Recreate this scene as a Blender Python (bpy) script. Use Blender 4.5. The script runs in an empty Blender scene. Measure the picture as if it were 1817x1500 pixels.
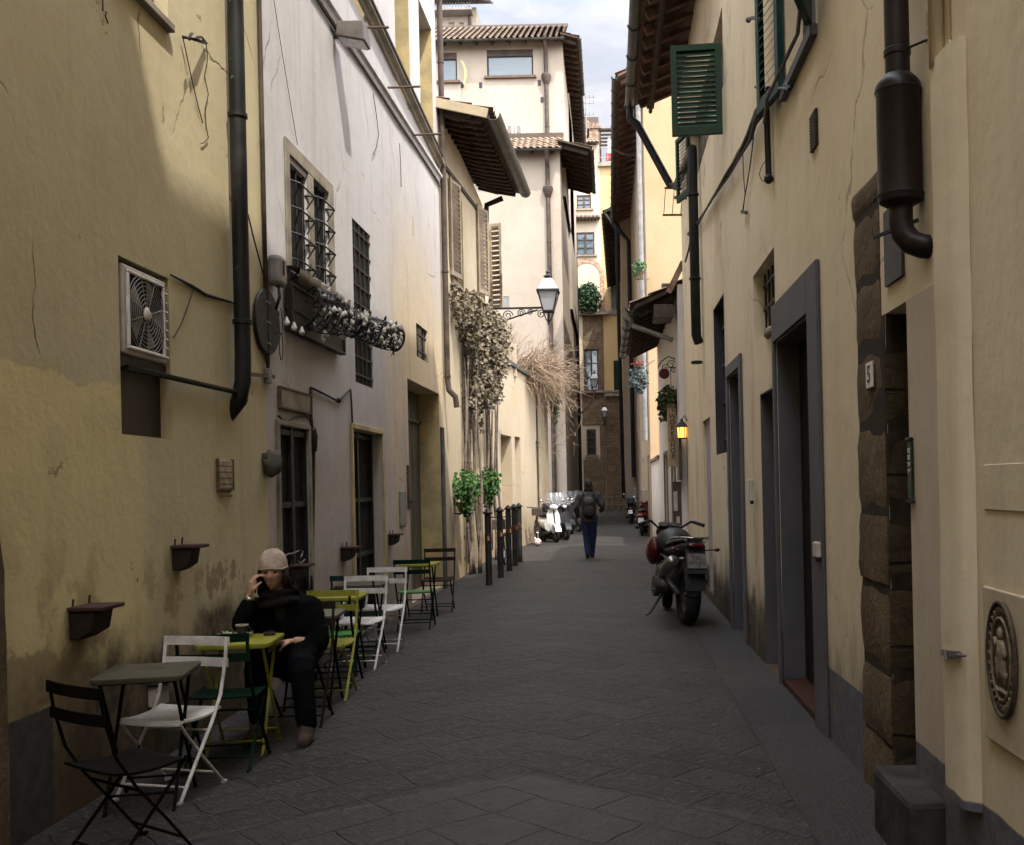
import bpy, bmesh, math, random
from mathutils import Vector, Matrix, noise as mnoise
R = math.radians
rnd = random.Random(7)
scene = bpy.context.scene
COL = scene.collection
UP = Vector((0, 0, 1))

# ---------------------------------------------------------------- camera model
FPX, UC, VC, ROLL, H = 1766.0, 1080.0, 860.0, 0.022, 1.68

def ray(u, v):
    du, dv = u - UC, v - VC
    return Vector(((du - dv * ROLL) / FPX, 1.0, -(dv + du * ROLL) / FPX))

CAM = Vector((0, 0, H))

def atY(u, v, Y):
    return CAM + ray(u, v) * Y

def atZ(u, v, z=0.0):
    r = ray(u, v)
    return CAM + r * ((z - H) / r.z)

# ---------------------------------------------------------------- mesh builder
class MB:
    def __init__(s):
        s.v = []; s.f = []; s.m = []; s.cur = 0

    def add(s, vs, fs):
        b = len(s.v)
        s.v.extend([Vector(p) for p in vs])
        for f in fs:
            s.f.append([b + i for i in f]); s.m.append(s.cur)

    def quad(s, a, b, c, d):
        s.add([a, b, c, d], [(0, 1, 2, 3)])

    def box(s, c, size, rot=None):
        c = Vector(c); hx, hy, hz = size[0] / 2, size[1] / 2, size[2] / 2
        vs = [Vector((x, y, z)) for x in (-hx, hx) for y in (-hy, hy) for z in (-hz, hz)]
        if rot is not None:
            vs = [rot @ p for p in vs]
        s.add([c + p for p in vs], [(0, 1, 3, 2), (4, 6, 7, 5), (0, 4, 5, 1), (2, 3, 7, 6), (0, 2, 6, 4), (1, 5, 7, 3)])

    def bar(s, p0, p1, w, h, up=UP):
        p0 = Vector(p0); p1 = Vector(p1)
        t = (p1 - p0); L = t.length; t.normalize()
        up = Vector(up)
        sd = t.cross(up)
        if sd.length < 1e-4:
            sd = t.cross(Vector((1, 0, 0)))
        sd.normalize(); un = sd.cross(t)
        a, b = sd * w / 2, un * h / 2
        vs = [p0 - a - b, p0 + a - b, p0 + a + b, p0 - a + b, p1 - a - b, p1 + a - b, p1 + a + b, p1 - a + b]
        s.add(vs, [(3, 2, 1, 0), (4, 5, 6, 7), (0, 1, 5, 4), (1, 2, 6, 5), (2, 3, 7, 6), (3, 0, 4, 7)])

    def tube(s, pts, r, n=8, cap=True):
        pts = [Vector(p) for p in pts]
        rs = r if isinstance(r, (list, tuple)) else [r] * len(pts)
        prev = None; base = len(s.v)
        for i, p in enumerate(pts):
            if i == 0: t = pts[1] - pts[0]
            elif i == len(pts) - 1: t = pts[-1] - pts[-2]
            else: t = pts[i + 1] - pts[i - 1]
            if t.length < 1e-9: t = Vector((0, 0, 1))
            t.normalize()
            if prev is None:
                a = t.cross(UP)
                if a.length < 1e-3: a = t.cross(Vector((1, 0, 0)))
            else:
                a = prev - t * prev.dot(t)
                if a.length < 1e-4: a = t.cross(UP)
            a.normalize(); b = t.cross(a); prev = a
            for k in range(n):
                q = 2 * math.pi * k / n
                s.v.append(p + (a * math.cos(q) + b * math.sin(q)) * rs[i])
        for i in range(len(pts) - 1):
            for k in range(n):
                k2 = (k + 1) % n
                s.f.append([base + i * n + k, base + i * n + k2, base + (i + 1) * n + k2, base + (i + 1) * n + k]); s.m.append(s.cur)
        if cap:
            s.f.append([base + k for k in range(n)][::-1]); s.m.append(s.cur)
            s.f.append([base + (len(pts) - 1) * n + k for k in range(n)]); s.m.append(s.cur)

    def lathe(s, prof, org, axis=UP, n=20, arc=None):
        """prof: list of (radius, height along axis)"""
        org = Vector(org); ax = Vector(axis).normalized()
        a = ax.cross(Vector((0, 1, 0)))
        if a.length < 1e-3: a = ax.cross(Vector((1, 0, 0)))
        a.normalize(); b = ax.cross(a)
        base = len(s.v)
        for (r, h) in prof:
            for k in range(n):
                q = 2 * math.pi * k / n
                s.v.append(org + ax * h + (a * math.cos(q) + b * math.sin(q)) * r)
        for i in range(len(prof) - 1):
            for k in range(n):
                k2 = (k + 1) % n
                s.f.append([base + i * n + k, base + i * n + k2, base + (i + 1) * n + k2, base + (i + 1) * n + k]); s.m.append(s.cur)
        s.f.append([base + k for k in range(n)][::-1]); s.m.append(s.cur)
        s.f.append([base + (len(prof) - 1) * n + k for k in range(n)]); s.m.append(s.cur)

    def sphere(s, c, r, nu=14, nv=9, fn=None):
        c = Vector(c)
        rr = r if isinstance(r, (tuple, list)) else (r, r, r)
        base = len(s.v)
        ring = []
        for j in range(1, nv):
            th = math.pi * j / nv
            for i in range(nu):
                ph = 2 * math.pi * i / nu
                p = Vector((math.sin(th) * math.cos(ph) * rr[0], math.sin(th) * math.sin(ph) * rr[1], math.cos(th) * rr[2]))
                if fn: p = fn(p)
                s.v.append(c + p)
        top = len(s.v); s.v.append(c + (fn(Vector((0, 0, rr[2]))) if fn else Vector((0, 0, rr[2]))))
        bot = len(s.v); s.v.append(c + (fn(Vector((0, 0, -rr[2]))) if fn else Vector((0, 0, -rr[2]))))
        for j in range(nv - 2):
            for i in range(nu):
                i2 = (i + 1) % nu
                s.f.append([base + j * nu + i, base + (j + 1) * nu + i, base + (j + 1) * nu + i2, base + j * nu + i2]); s.m.append(s.cur)
        for i in range(nu):
            i2 = (i + 1) % nu
            s.f.append([top, base + i, base + i2]); s.m.append(s.cur)
            s.f.append([bot, base + (nv - 2) * nu + i2, base + (nv - 2) * nu + i]); s.m.append(s.cur)

    def prism(s, poly, off):
        """poly: list of points, extruded by vector off"""
        off = Vector(off); n = len(poly)
        vs = [Vector(p) for p in poly] + [Vector(p) + off for p in poly]
        fs = [tuple(range(n))[::-1], tuple(range(n, 2 * n))]
        for i in range(n):
            j = (i + 1) % n
            fs.append((i, j, n + j, n + i))
        s.add(vs, fs)

    def grid(s, P):
        """P: rows of points"""
        base = len(s.v); nr, nc = len(P), len(P[0])
        for row in P: s.v.extend([Vector(p) for p in row])
        for i in range(nr - 1):
            for j in range(nc - 1):
                s.f.append([base + i * nc + j, base + i * nc + j + 1, base + (i + 1) * nc + j + 1, base + (i + 1) * nc + j]); s.m.append(s.cur)

    def leaf(s, p, d, nrm, L, w):
        """a folded pointed leaf: two quads"""
        d = Vector(d).normalized(); sd = d.cross(Vector(nrm))
        if sd.length < 1e-3: sd = d.cross(Vector((.3, .5, .8)))
        sd.normalize(); nn = sd.cross(d)
        p = Vector(p)
        a = p; m = p + d * L * .5 - nn * L * .06; e = p + d * L - nn * L * .12
        l = p + d * L * .45 + sd * w * .5 + nn * w * .18; r_ = p + d * L * .45 - sd * w * .5 + nn * w * .18
        s.add([a, l, e, r_, m], [(0, 4, 2, 1), (0, 3, 2, 4)])


def mk(name, mb, mats, parent=None, smooth=False, bevel=0, auto=None):
    """mesh vertices are in WORLD space when the parent is placed already"""
    me = bpy.data.meshes.new(name)
    off = Vector((0, 0, 0))
    if parent is not None:
        q = parent
        while q is not None:
            off = off + Vector(q.location); q = q.parent
    me.from_pydata([p - off for p in mb.v], [], mb.f)
    if not isinstance(mats, (list, tuple)): mats = [mats]
    for m in mats: me.materials.append(m)
    if len(mats) > 1:
        me.polygons.foreach_set('material_index', mb.m)
    if smooth:
        me.polygons.foreach_set('use_smooth', [True] * len(me.polygons))
    me.update()
    o = bpy.data.objects.new(name, me)
    COL.objects.link(o)
    if parent is not None: o.parent = parent
    if auto is not None:
        me.polygons.foreach_set('use_smooth', [True] * len(me.polygons))
        bm = bmesh.new(); bm.from_mesh(me)
        bmesh.ops.recalc_face_normals(bm, faces=bm.faces)
        for e in bm.edges:
            if len(e.link_faces) == 2 and e.calc_face_angle(0) > R(auto): e.smooth = False
        bm.to_mesh(me); bm.free()
    if bevel:
        md = o.modifiers.new('bevel', 'BEVEL'); md.width = bevel; md.segments = 2; md.limit_method = 'ANGLE'; md.angle_limit = R(40)
    return o


def tag(o, label=None, cat=None, group=None, kind=None):
    if label: o['label'] = label
    if cat: o['category'] = cat
    if group: o['group'] = group
    if kind: o['kind'] = kind
    return o


def thing(name, label, cat, loc=(0, 0, 0), group=None):
    o = bpy.data.objects.new(name, None)
    o.empty_display_size = .1
    COL.objects.link(o); o.location = loc
    return tag(o, label, cat, group)


def dup(o, parent=None):
    c = o.copy(); COL.objects.link(c)
    if parent is not None: c.parent = parent
    for ch in list(o.children): dup(ch, c)
    return c


def remesh(o, vox):
    md = o.modifiers.new('remesh', 'REMESH'); md.mode = 'VOXEL'; md.voxel_size = vox; md.use_smooth_shade = True
    sm = o.modifiers.new('smooth', 'SMOOTH'); sm.factor = .5; sm.iterations = 2
    return o

# ---------------------------------------------------------------- materials
def nodes(name):
    m = bpy.data.materials.new(name); m.use_nodes = True
    nt = m.node_tree; nt.nodes.clear()
    out = nt.nodes.new('ShaderNodeOutputMaterial')
    b = nt.nodes.new('ShaderNodeBsdfPrincipled')
    nt.links.new(b.outputs[0], out.inputs[0])
    return m, nt, b


def nd(nt, t, ins=None, **kw):
    n = nt.nodes.new('ShaderNode' + t)
    for k, v in kw.items(): setattr(n, k, v)
    for k, v in (ins or {}).items():
        if hasattr(v, 'is_output'): nt.links.new(v, n.inputs[k])
        else: n.inputs[k].default_value = v
    return n


def c4(c): return (c[0], c[1], c[2], 1)


def mixc(nt, fac, a, b, blend='MIX'):
    n = nt.nodes.new('ShaderNodeMix'); n.data_type = 'RGBA'; n.blend_type = blend
    for k, v in ((0, fac), (6, a), (7, b)):
        if hasattr(v, 'is_output'): nt.links.new(v, n.inputs[k])
        else: n.inputs[k].default_value = v if k == 0 else c4(v)
    return n.outputs[2]


def mth(nt, op, a, b=0.0, c=None, clamp=False):
    n = nt.nodes.new('ShaderNodeMath'); n.operation = op; n.use_clamp = clamp
    for k, v in ((0, a), (1, b), (2, c)):
        if v is None: continue
        if hasattr(v, 'is_output'): nt.links.new(v, n.inputs[k])
        else: n.inputs[k].default_value = v
    return n.outputs[0]


def mrange(nt, v, a, b, c=0.0, d=1.0, smooth=True):
    n = nd(nt, 'MapRange', {0: v, 1: a, 2: b, 3: c, 4: d})
    n.interpolation_type = 'SMOOTHSTEP' if smooth else 'LINEAR'; n.clamp = True
    return n.outputs[0]


def noise(nt, vec, scale, detail=5, rough=.55, dist=0.0):
    return nd(nt, 'TexNoise', {'Vector': vec, 'Scale': scale, 'Detail': detail, 'Roughness': rough, 'Distortion': dist}).outputs[0]


def wpos(nt): return nd(nt, 'NewGeometry').outputs[0]
def opos(nt): return nd(nt, 'TexCoord').outputs['Object']


def vscale(nt, vec, s, rot=(0, 0, 0)):
    return nd(nt, 'Mapping', {'Vector': vec, 'Scale': s, 'Rotation': rot}).outputs[0]


def bump(nt, bsdf, h, strength=.4, dist=.02):
    n = nd(nt, 'Bump', {'Height': h, 'Strength': strength, 'Distance': dist})
    nt.links.new(n.outputs[0], bsdf.inputs['Normal']); return n


def simple(name, c, rough=.6, metal=0.0, var=.25, scale=6, bmp=.15, c2=None, emit=None, spec=None, wear=None):
    """one material with grime, wear and micro relief"""
    m, nt, b = nodes(name)
    p = opos(nt)
    n1 = noise(nt, p, scale, 6); n2 = noise(nt, p, scale * 6, 5)
    lo = tuple(x * (1 - var) for x in c); hi = c2 if c2 else tuple(min(1, x * (1 + var)) for x in c)
    col = mixc(nt, mrange(nt, n1, .35, .65), lo, hi)
    col = mixc(nt, mrange(nt, n2, .3, .8, 0, var), col, tuple(x * .5 for x in c))
    if wear:
        col = mixc(nt, mrange(nt, noise(nt, p, scale * 3, 6, .7), .62, .7), col, wear)
    nt.links.new(col, b.inputs['Base Color'])
    nt.links.new(mrange(nt, n1, .3, .7, max(.02, rough - .12), min(1, rough + .12)), b.inputs['Roughness'])
    b.inputs['Metallic'].default_value = metal
    if spec is None and metal == 0 and max(c) < .09: spec = .22
    if spec is not None: b.inputs['Specular IOR Level'].default_value = spec
    if bmp: bump(nt, b, n2, bmp, .006)
    if emit:
        b.inputs['Emission Color'].default_value = c4(emit[:3]); b.inputs['Emission Strength'].default_value = emit[3]
    return m


def plaster(name, c, c2, dirt=(.16, .12, .08), dado=None, dcol=(.10, .10, .118), crack=.5, peel=.0, damp=1.0, dampz=1.3,
            peelc=(.36, .31, .25), extra=None, streak=.35, dado_y=None):
    m, nt, b = nodes(name)
    p = wpos(nt)
    z = nd(nt, 'SeparateXYZ', {0: p}).outputs[2]; y = nd(nt, 'SeparateXYZ', {0: p}).outputs[1]
    n1 = noise(nt, p, .45, 6, .6); n3 = noise(nt, p, 11, 8, .65); nm = noise(nt, p, 2.2, 6, .6)
    st = noise(nt, vscale(nt, p, (2.6, 2.6, .16)), 1.6, 6, .65)
    col = mixc(nt, mrange(nt, n1, .36, .64), c, c2)
    if extra: col = extra(nt, p, y, z, nm, col)
    col = mixc(nt, mrange(nt, st, .5, .78, 0, streak), col, dirt)
    col = mixc(nt, mrange(nt, nm, .52, .75, 0, .22), col, tuple(x * .62 for x in c))
    col = mixc(nt, mrange(nt, n3, .25, .75, 0, .28), col, tuple(min(1, x * 1.22) for x in c))
    if peel:
        pn = mth(nt, 'ADD', noise(nt, p, 1.3, 8, .68), mrange(nt, z, 0, 3.2, .16 * peel, 0))
        pm = mrange(nt, pn, .66, .675)
        col = mixc(nt, mth(nt, 'MULTIPLY', pm, .85), col, peelc)
    if damp:
        dz = mrange(nt, mth(nt, 'ADD', z, mth(nt, 'MULTIPLY', mth(nt, 'SUBTRACT', noise(nt, vscale(nt, p, (1.5, 1.5, .7)), 1.4, 7, .7), .5), 2.0)), 0, dampz, .8 * damp, 0)
        col = mixc(nt, dz, col, dirt)
    if dado:
        dn = mth(nt, 'ADD', z, mth(nt, 'MULTIPLY', mth(nt, 'SUBTRACT', noise(nt, p, 6, 6, .6), .5), .035))
        dm = mrange(nt, dn, dado - .006, dado + .006, 1, 0)
        if dado_y: dm = mth(nt, 'MULTIPLY', dm, mrange(nt, y, dado_y - .02, dado_y + .02, 1, 0))
        dc = mixc(nt, mrange(nt, n3, .35, .7), dcol, tuple(x * 1.5 for x in dcol))
        dc = mixc(nt, mrange(nt, noise(nt, p, 3.2, 8, .7), .56, .62, 0, .8), dc, tuple(x * .45 for x in peelc))
        col = mixc(nt, dm, col, dc)
    if crack:
        pw = nd(nt, 'VectorMath', {0: p, 1: nd(nt, 'VectorMath', {0: nd(nt, 'TexNoise', {'Vector': p, 'Scale': 3.0, 'Detail': 6}).outputs[1], 'Scale': .22}, operation='SCALE').outputs[0]}, operation='ADD').outputs[0]
        vd = nd(nt, 'TexVoronoi', {'Vector': pw, 'Scale': .55}, feature='DISTANCE_TO_EDGE').outputs[0]
        cm = mth(nt, 'MULTIPLY', mrange(nt, vd, .0015, .006, 1, 0), mrange(nt, noise(nt, p, .8, 3), .55, .62))
        col = mixc(nt, mth(nt, 'MULTIPLY', cm, crack), col, tuple(x * .25 for x in c))
        pv = nd(nt, 'TexVoronoi', {'Vector': p, 'Scale': 2.4}).outputs[0]
        pit = mth(nt, 'MULTIPLY', mrange(nt, pv, .03, .05, 1, 0), mrange(nt, noise(nt, p, 1.1, 3), .55, .6))
        col = mixc(nt, mth(nt, 'MULTIPLY', pit, crack), col, tuple(x * .3 for x in c))
    nt.links.new(col, b.inputs['Base Color'])
    b.inputs['Roughness'].default_value = .9; b.inputs['Specular IOR Level'].default_value = .15
    h = mth(nt, 'ADD', mth(nt, 'MULTIPLY', nm, 1.0), mth(nt, 'MULTIPLY', n3, .22))
    if peel: h = mth(nt, 'SUBTRACT', h, mth(nt, 'MULTIPLY', pm, .15))
    if crack: h = mth(nt, 'SUBTRACT', h, mth(nt, 'MULTIPLY', cm, .2))
    bump(nt, b, h, .42, .03)
    return m


def stonemat(name, c, c2, bw=.62, bh=.42, mortar=(.2, .17, .13), rough=.9, pos='w', msz=.012, plane='yz', bs=.7, mort=.6):
    m, nt, b = nodes(name)
    p = wpos(nt) if pos == 'w' else opos(nt)
    s = nd(nt, 'SeparateXYZ', {0: p})
    a = {'yz': (1, 2), 'xz': (0, 2), 'xy': (0, 1)}[plane]
    w = nd(nt, 'TexNoise', {'Vector': p, 'Scale': 2.0, 'Detail': 4}).outputs[1]
    cv = nd(nt, 'CombineXYZ', {0: s.outputs[a[0]], 1: s.outputs[a[1]]}).outputs[0]
    cv = nd(nt, 'VectorMath', {0: cv, 1: nd(nt, 'VectorMath', {0: w, 'Scale': .07}, operation='SCALE').outputs[0]}, operation='ADD').outputs[0]
    br = nd(nt, 'TexBrick', {'Vector': cv, 'Color1': c4(c), 'Color2': c4(c2), 'Mortar': c4(mortar), 'Scale': 1.0, 'Mortar Size': msz, 'Mortar Smooth': .6, 'Brick Width': bw, 'Row Height': bh, 'Bias': 0.0})
    n1 = noise(nt, p, 3, 7, .65); n2 = noise(nt, p, 22, 6, .7)
    col = mixc(nt, mrange(nt, n1, .3, .7, 0, .7), br.outputs[0], tuple(x * .45 for x in c))
    col = mixc(nt, mrange(nt, n2, .5, .85, 0, .5), col, tuple(min(1, x * 2.2) for x in c2))
    nt.links.new(col, b.inputs['Base Color']); b.inputs['Roughness'].default_value = rough; b.inputs['Specular IOR Level'].default_value = .2
    h = mth(nt, 'ADD', mth(nt, 'MULTIPLY', br.outputs[1], -mort), mth(nt, 'ADD', n1, mth(nt, 'MULTIPLY', n2, .4)))
    bump(nt, b, h, bs, .04)
    return m


def foliage(name, c, c2, rough=.6, trans=.15):
    m, nt, b = nodes(name)
    p = opos(nt)
    col = mixc(nt, mrange(nt, noise(nt, p, 5, 3), .35, .65), c, c2)
    col = mixc(nt, mrange(nt, noise(nt, p, 38, 2), .3, .7, 0, .6), col, tuple(x * .45 for x in c))
    nt.links.new(col, b.inputs['Base Color']); b.inputs['Roughness'].default_value = rough
    b.inputs['Specular IOR Level'].default_value = .25
    b.inputs['Subsurface Weight'].default_value = 0.0
    return m


def glassmat(name, c=(.02, .025, .03), rough=.06):
    m, nt, b = nodes(name)
    p = wpos(nt)
    b.inputs['Base Color'].default_value = c4(c)
    nt.links.new(mrange(nt, noise(nt, p, 4, 5), .4, .7, rough, rough + .15), b.inputs['Roughness'])
    b.inputs['Specular IOR Level'].default_value = .8 if rough < .1 else .3
    bump(nt, b, noise(nt, p, 1.2, 2), .15, .03)
    return m


# ---------------------------------------------------------------- facades
class Facade:
    """a vertical wall plane seen from the street; s runs from p0 to p1, n points to the street"""
    def __init__(s, p0, p1, n):
        s.p0 = Vector((p0[0], p0[1], 0)); s.p1 = Vector((p1[0], p1[1], 0))
        s.L = (s.p1 - s.p0).length; s.t = (s.p1 - s.p0) / s.L
        nn = UP.cross(s.t); nn.normalize()
        s.n = nn if nn.dot(Vector((n[0], n[1], 0))) > 0 else -nn

    def W(s, a, z, o=0.0): return s.p0 + s.t * a + UP * z + s.n * o

    def px(s, u, v, o=0.0):
        r = ray(u, v); q = s.p0 + s.n * o
        k = (q - CAM).dot(s.n) / r.dot(s.n)
        h = CAM + r * k
        return (h - s.p0).dot(s.t), h.z

    def P(s, u, v, o=0.0):
        a, z = s.px(u, v, o); return s.W(a, z, o)

    def rect(s, u0, v0t, u1, v1t, v0b, v1b):
        """opening from its four picture corners -> (s0, s1, z0, z1)"""
        a = s.px(u0, (v0t + v0b) / 2)[0]; b = s.px(u1, (v1t + v1b) / 2)[0]
        zt = (s.px(u0, v0t)[1] + s.px(u1, v1t)[1]) / 2; zb = (s.px(u0, v0b)[1] + s.px(u1, v1b)[1]) / 2
        return (min(a, b), max(a, b), zb, zt)


def wall_mesh(F, s0, s1, z0, z1, holes, back=.55, body=7.0, sub=1.6):
    """front sheet with real openings, reveals, closed body behind"""
    mb = MB()
    S = {round(s0, 5), round(s1, 5)}; Z = {round(z0, 5), round(z1, 5)}
    for h in holes:
        S |= {round(max(s0, h[0]), 5), round(min(s1, h[1]), 5)}; Z |= {round(max(z0, h[2]), 5), round(min(z1, h[3]), 5)}
    S = sorted(S); Z = sorted(Z)
    for i in range(len(S) - 1):
        for j in range(len(Z) - 1):
            cs, cz = (S[i] + S[i + 1]) / 2, (Z[j] + Z[j + 1]) / 2
            if any(h[0] < cs < h[1] and h[2] < cz < h[3] for h in holes): continue
            mb.quad(F.W(S[i], Z[j]), F.W(S[i + 1], Z[j]), F.W(S[i + 1], Z[j + 1]), F.W(S[i], Z[j + 1]))
    for h in holes:
        a, b, c, d = max(s0, h[0]), min(s1, h[1]), max(z0, h[2]), min(z1, h[3]); D = -h[4]
        mb.quad(F.W(a, c), F.W(a, d), F.W(a, d, D), F.W(a, c, D))
        mb.quad(F.W(b, c), F.W(b, c, D), F.W(b, d, D), F.W(b, d))
        mb.quad(F.W(a, d), F.W(b, d), F.W(b, d, D), F.W(a, d, D))
        mb.quad(F.W(a, c), F.W(a, c, D), F.W(b, c, D), F.W(b, c))
        mb.quad(F.W(a, c, D), F.W(a, d, D), F.W(b, d, D), F.W(b, c, D))
    # body: sides, back, top
    B = -body
    mb.quad(F.W(s0, z0), F.W(s0, z1), F.W(s0, z1, B), F.W(s0, z0, B))
    mb.quad(F.W(s1, z0), F.W(s1, z0, B), F.W(s1, z1, B), F.W(s1, z1))
    mb.quad(F.W(s0, z1), F.W(s1, z1), F.W(s1, z1, B), F.W(s0, z1, B))
    mb.quad(F.W(s0, z0, B), F.W(s0, z1, B), F.W(s1, z1, B), F.W(s1, z0, B))
    return mb


def fbox(mb, F, s0, s1, z0, z1, o0, o1):
    """box on a facade between offsets o0..o1 from the wall plane"""
    vs = [F.W(a, z, o) for a in (s0, s1) for z in (z0, z1) for o in (o0, o1)]
    mb.add(vs, [(0, 1, 3, 2), (4, 6, 7, 5), (0, 4, 5, 1), (2, 3, 7, 6), (0, 2, 6, 4), (1, 5, 7, 3)])


def frame_ring(mb, F, r, w, o0, o1, sill=True):
    a, b, c, d = r
    fbox(mb, F, a - w, a, c, d, o0, o1); fbox(mb, F, b, b + w, c, d, o0, o1)
    fbox(mb, F, a - w, b + w, d, d + w, o0, o1)
    if sill: fbox(mb, F, a - w, b + w, c - w, c, o0, o1)


def tiles(mb, e0, e1, up, n_course=6, course=.38, pitch=.24, amp=.045):
    """rows of barrel tiles; e0-e1 is the eave edge, up the slope direction (unit)"""
    e0 = Vector(e0); e1 = Vector(e1); up = Vector(up).normalized()
    t = e1 - e0; L = t.length; t.normalize(); nn = t.cross(up)
    if nn.z < 0: nn = -nn
    k = max(2, int(L / pitch)); per = 6
    for c in range(n_course):
        row0, row1 = [], []
        for i in range(k * per + 1):
            ph = (i % per) / per
            hgt = amp * (1.0 if ph in (1 / 6, 2 / 6) else .55 if ph in (0, .5) else -.3)
            j = .012 * mnoise.noise(Vector((i // per * 3.1, c * 1.7, 4.2)))
            a = e0 + t * (L * i / (k * per))
            row0.append(a + up * (c * course - .03 + j * 2) + nn * (hgt + .035 + j))
            row1.append(a + up * ((c + 1) * course + .02) + nn * (hgt * .8 + j))
        mb.grid([row0, row1])


def eave(F, s0, s1, zw, zo, over, bld, m_wood, m_tile, m_gut, n_raft=10, back=3.5, gut_r=.075, o_near=None, gutter=True, raft=(.09, .12), name='roof'):
    """projecting eave: boarded soffit, rafter ends, gutter, barrel tiles"""
    o_n = over if o_near is None else o_near
    slope = (zw - zo) / over
    pw0, pw1 = F.W(s0, zw), F.W(s1, zw); pe0, pe1 = F.W(s0, zo, o_n), F.W(s1, zo, over)
    bk0, bk1 = F.W(s0, zw + slope * back, -back), F.W(s1, zw + slope * back, -back)
    T = UP * .07
    mb = MB()
    mb.add([pe0, pe1, bk1, bk0, pe0 + T, pe1 + T, bk1 + T, bk0 + T], [(0, 1, 2, 3), (7, 6, 5, 4), (0, 4, 5, 1), (1, 5, 6, 2), (2, 6, 7, 3), (3, 7, 4, 0)])
    roof = mk(name, mb, m_wood, bld)
    for i in range(n_raft):
        rb = MB()
        k = (i + .5) / n_raft
        a = pw0.lerp(pw1, k) - UP * raft[1] * .5 - F.n * .05; b = pe0.lerp(pe1, k) - UP * raft[1] * .5 - F.n * .08
        rb.bar(a, b, raft[0], raft[1])
        mk('rafter', rb, m_wood, roof)
    tb = MB()
    upv = (F.W(0, zw, 0) - F.W(0, zo, over))
    ncs = int(((over + back) / .38)) - 1
    tiles(tb, pe0 + T + F.n * .04, pe1 + T + F.n * .04, upv, n_course=max(2, ncs))
    mk('roof_tiles', tb, m_tile, roof, smooth=True)
    if gutter:
        gb = MB()
        prof = [(gut_r * math.cos(q), gut_r * math.sin(q)) for q in [math.pi + math.pi * i / 8 for i in range(9)]]
        c0 = pe0 + F.n * gut_r + UP * .03; c1 = pe1 + F.n * gut_r + UP * .03
        rows = []
        N = max(2, int((c1 - c0).length / 1.0))
        for i in range(N + 1):
            c = c0.lerp(c1, i / N)
            rows.append([c + F.n * x + UP * y for x, y in prof] + [c + F.n * x * .86 + UP * (y * .86) for x, y in prof[::-1]])
        gb.grid(rows)
        for cc in (rows[0], rows[-1]): gb.add(cc, [tuple(range(len(cc)))])
        for i in range(N + 1):
            c = c0.lerp(c1, min(.995, max(.005, i / N)))
            gb.tube([c + F.n * gut_r * 1.12 * math.cos(q) + UP * gut_r * 1.12 * math.sin(q) for q in [math.pi + math.pi * k / 8 for k in range(9)]], .012, 5)
        mk('gutter', gb, m_gut, bld, auto=50)
    return roof


def louvre(F_or_axes, mat, parent, name='shutter', org=None, ax=None, w=.5, h=1.4, th=.04, n=16, rot=0, lap=.40):
    """a louvred leaf standing on axes: ax = along-width unit vector, thickness = ax x up"""
    ax = Vector(ax).normalized(); nn = ax.cross(UP)
    org = Vector(org)
    mb = MB()
    st = min(.07, w * .2)
    def B(a0, a1, z0, z1, t0, t1):
        vs = [org + ax * a + UP * z + nn * t for a in (a0, a1) for z in (z0, z1) for t in (t0, t1)]
        mb.add(vs, [(0, 1, 3, 2), (4, 6, 7, 5), (0, 4, 5, 1), (2, 3, 7, 6), (0, 2, 6, 4), (1, 5, 7, 3)])
    B(0, st, 0, h, -th / 2, th / 2); B(w - st, w, 0, h, -th / 2, th / 2)
    B(st, w - st, 0, st * 1.3, -th / 2, th / 2); B(st, w - st, h - st, h, -th / 2, th / 2)
    leaf = mk(name, mb, mat, parent, bevel=.003)
    sb = MB()
    z0, z1 = st * 1.3, h - st
    for i in range(n):
        z = z0 + (z1 - z0) * (i + .5) / n; dz = (z1 - z0) / n * lap
        p = [org + ax * a + UP * (z + sg * dz) + nn * (sg * th * .42) for a in (st, w - st) for sg in (-1, 1)]
        o2 = UP * .006
        sb.add([p[0], p[1], p[3], p[2], p[0] + o2, p[1] + o2, p[3] + o2, p[2] + o2], [(0, 1, 2, 3), (7, 6, 5, 4), (0, 4, 5, 1), (1, 5, 6, 2), (2, 6, 7, 3), (3, 7, 4, 0)])
    mk('louvres', sb, mat, leaf)
    return leaf


def text_obj(name, body, size, mat, M, parent=None, extrude=.002, spacing=1.0, align='CENTER'):
    cu = bpy.data.curves.new(name, 'FONT'); cu.body = body; cu.size = size; cu.extrude = extrude
    cu.align_x = align; cu.align_y = 'CENTER'; cu.space_line = spacing
    t = bpy.data.objects.new(name, cu); COL.objects.link(t)
    dg = bpy.context.evaluated_depsgraph_get(); dg.update()
    me = bpy.data.meshes.new_from_object(t.evaluated_get(dg))
    bpy.data.objects.remove(t, do_unlink=True)
    me.materials.clear(); me.materials.append(mat); me.name = name
    off = Vector((0, 0, 0)); q = parent
    while q is not None:
        off = off + Vector(q.location); q = q.parent
    me.transform(Matrix.Translation(-off) @ M)
    o = bpy.data.objects.new(name, me); COL.objects.link(o)
    if parent is not None: o.parent = parent
    return o


def axes(org, x, y):
    x = Vector(x).normalized(); y = Vector(y).normalized(); z = x.cross(y)
    return Matrix(((x.x, y.x, z.x, org[0]), (x.y, y.y, z.y, org[1]), (x.z, y.z, z.z, org[2]), (0, 0, 0, 1)))


def sag(a, b, d, n=10):
    a = Vector(a); b = Vector(b)
    return [a.lerp(b, i / n) - UP * (4 * d * (i / n) * (1 - i / n)) for i in range(n + 1)]
EXPOSURE, SUN_E, SKY_S = 1.36, 2.4, 0.135
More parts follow.
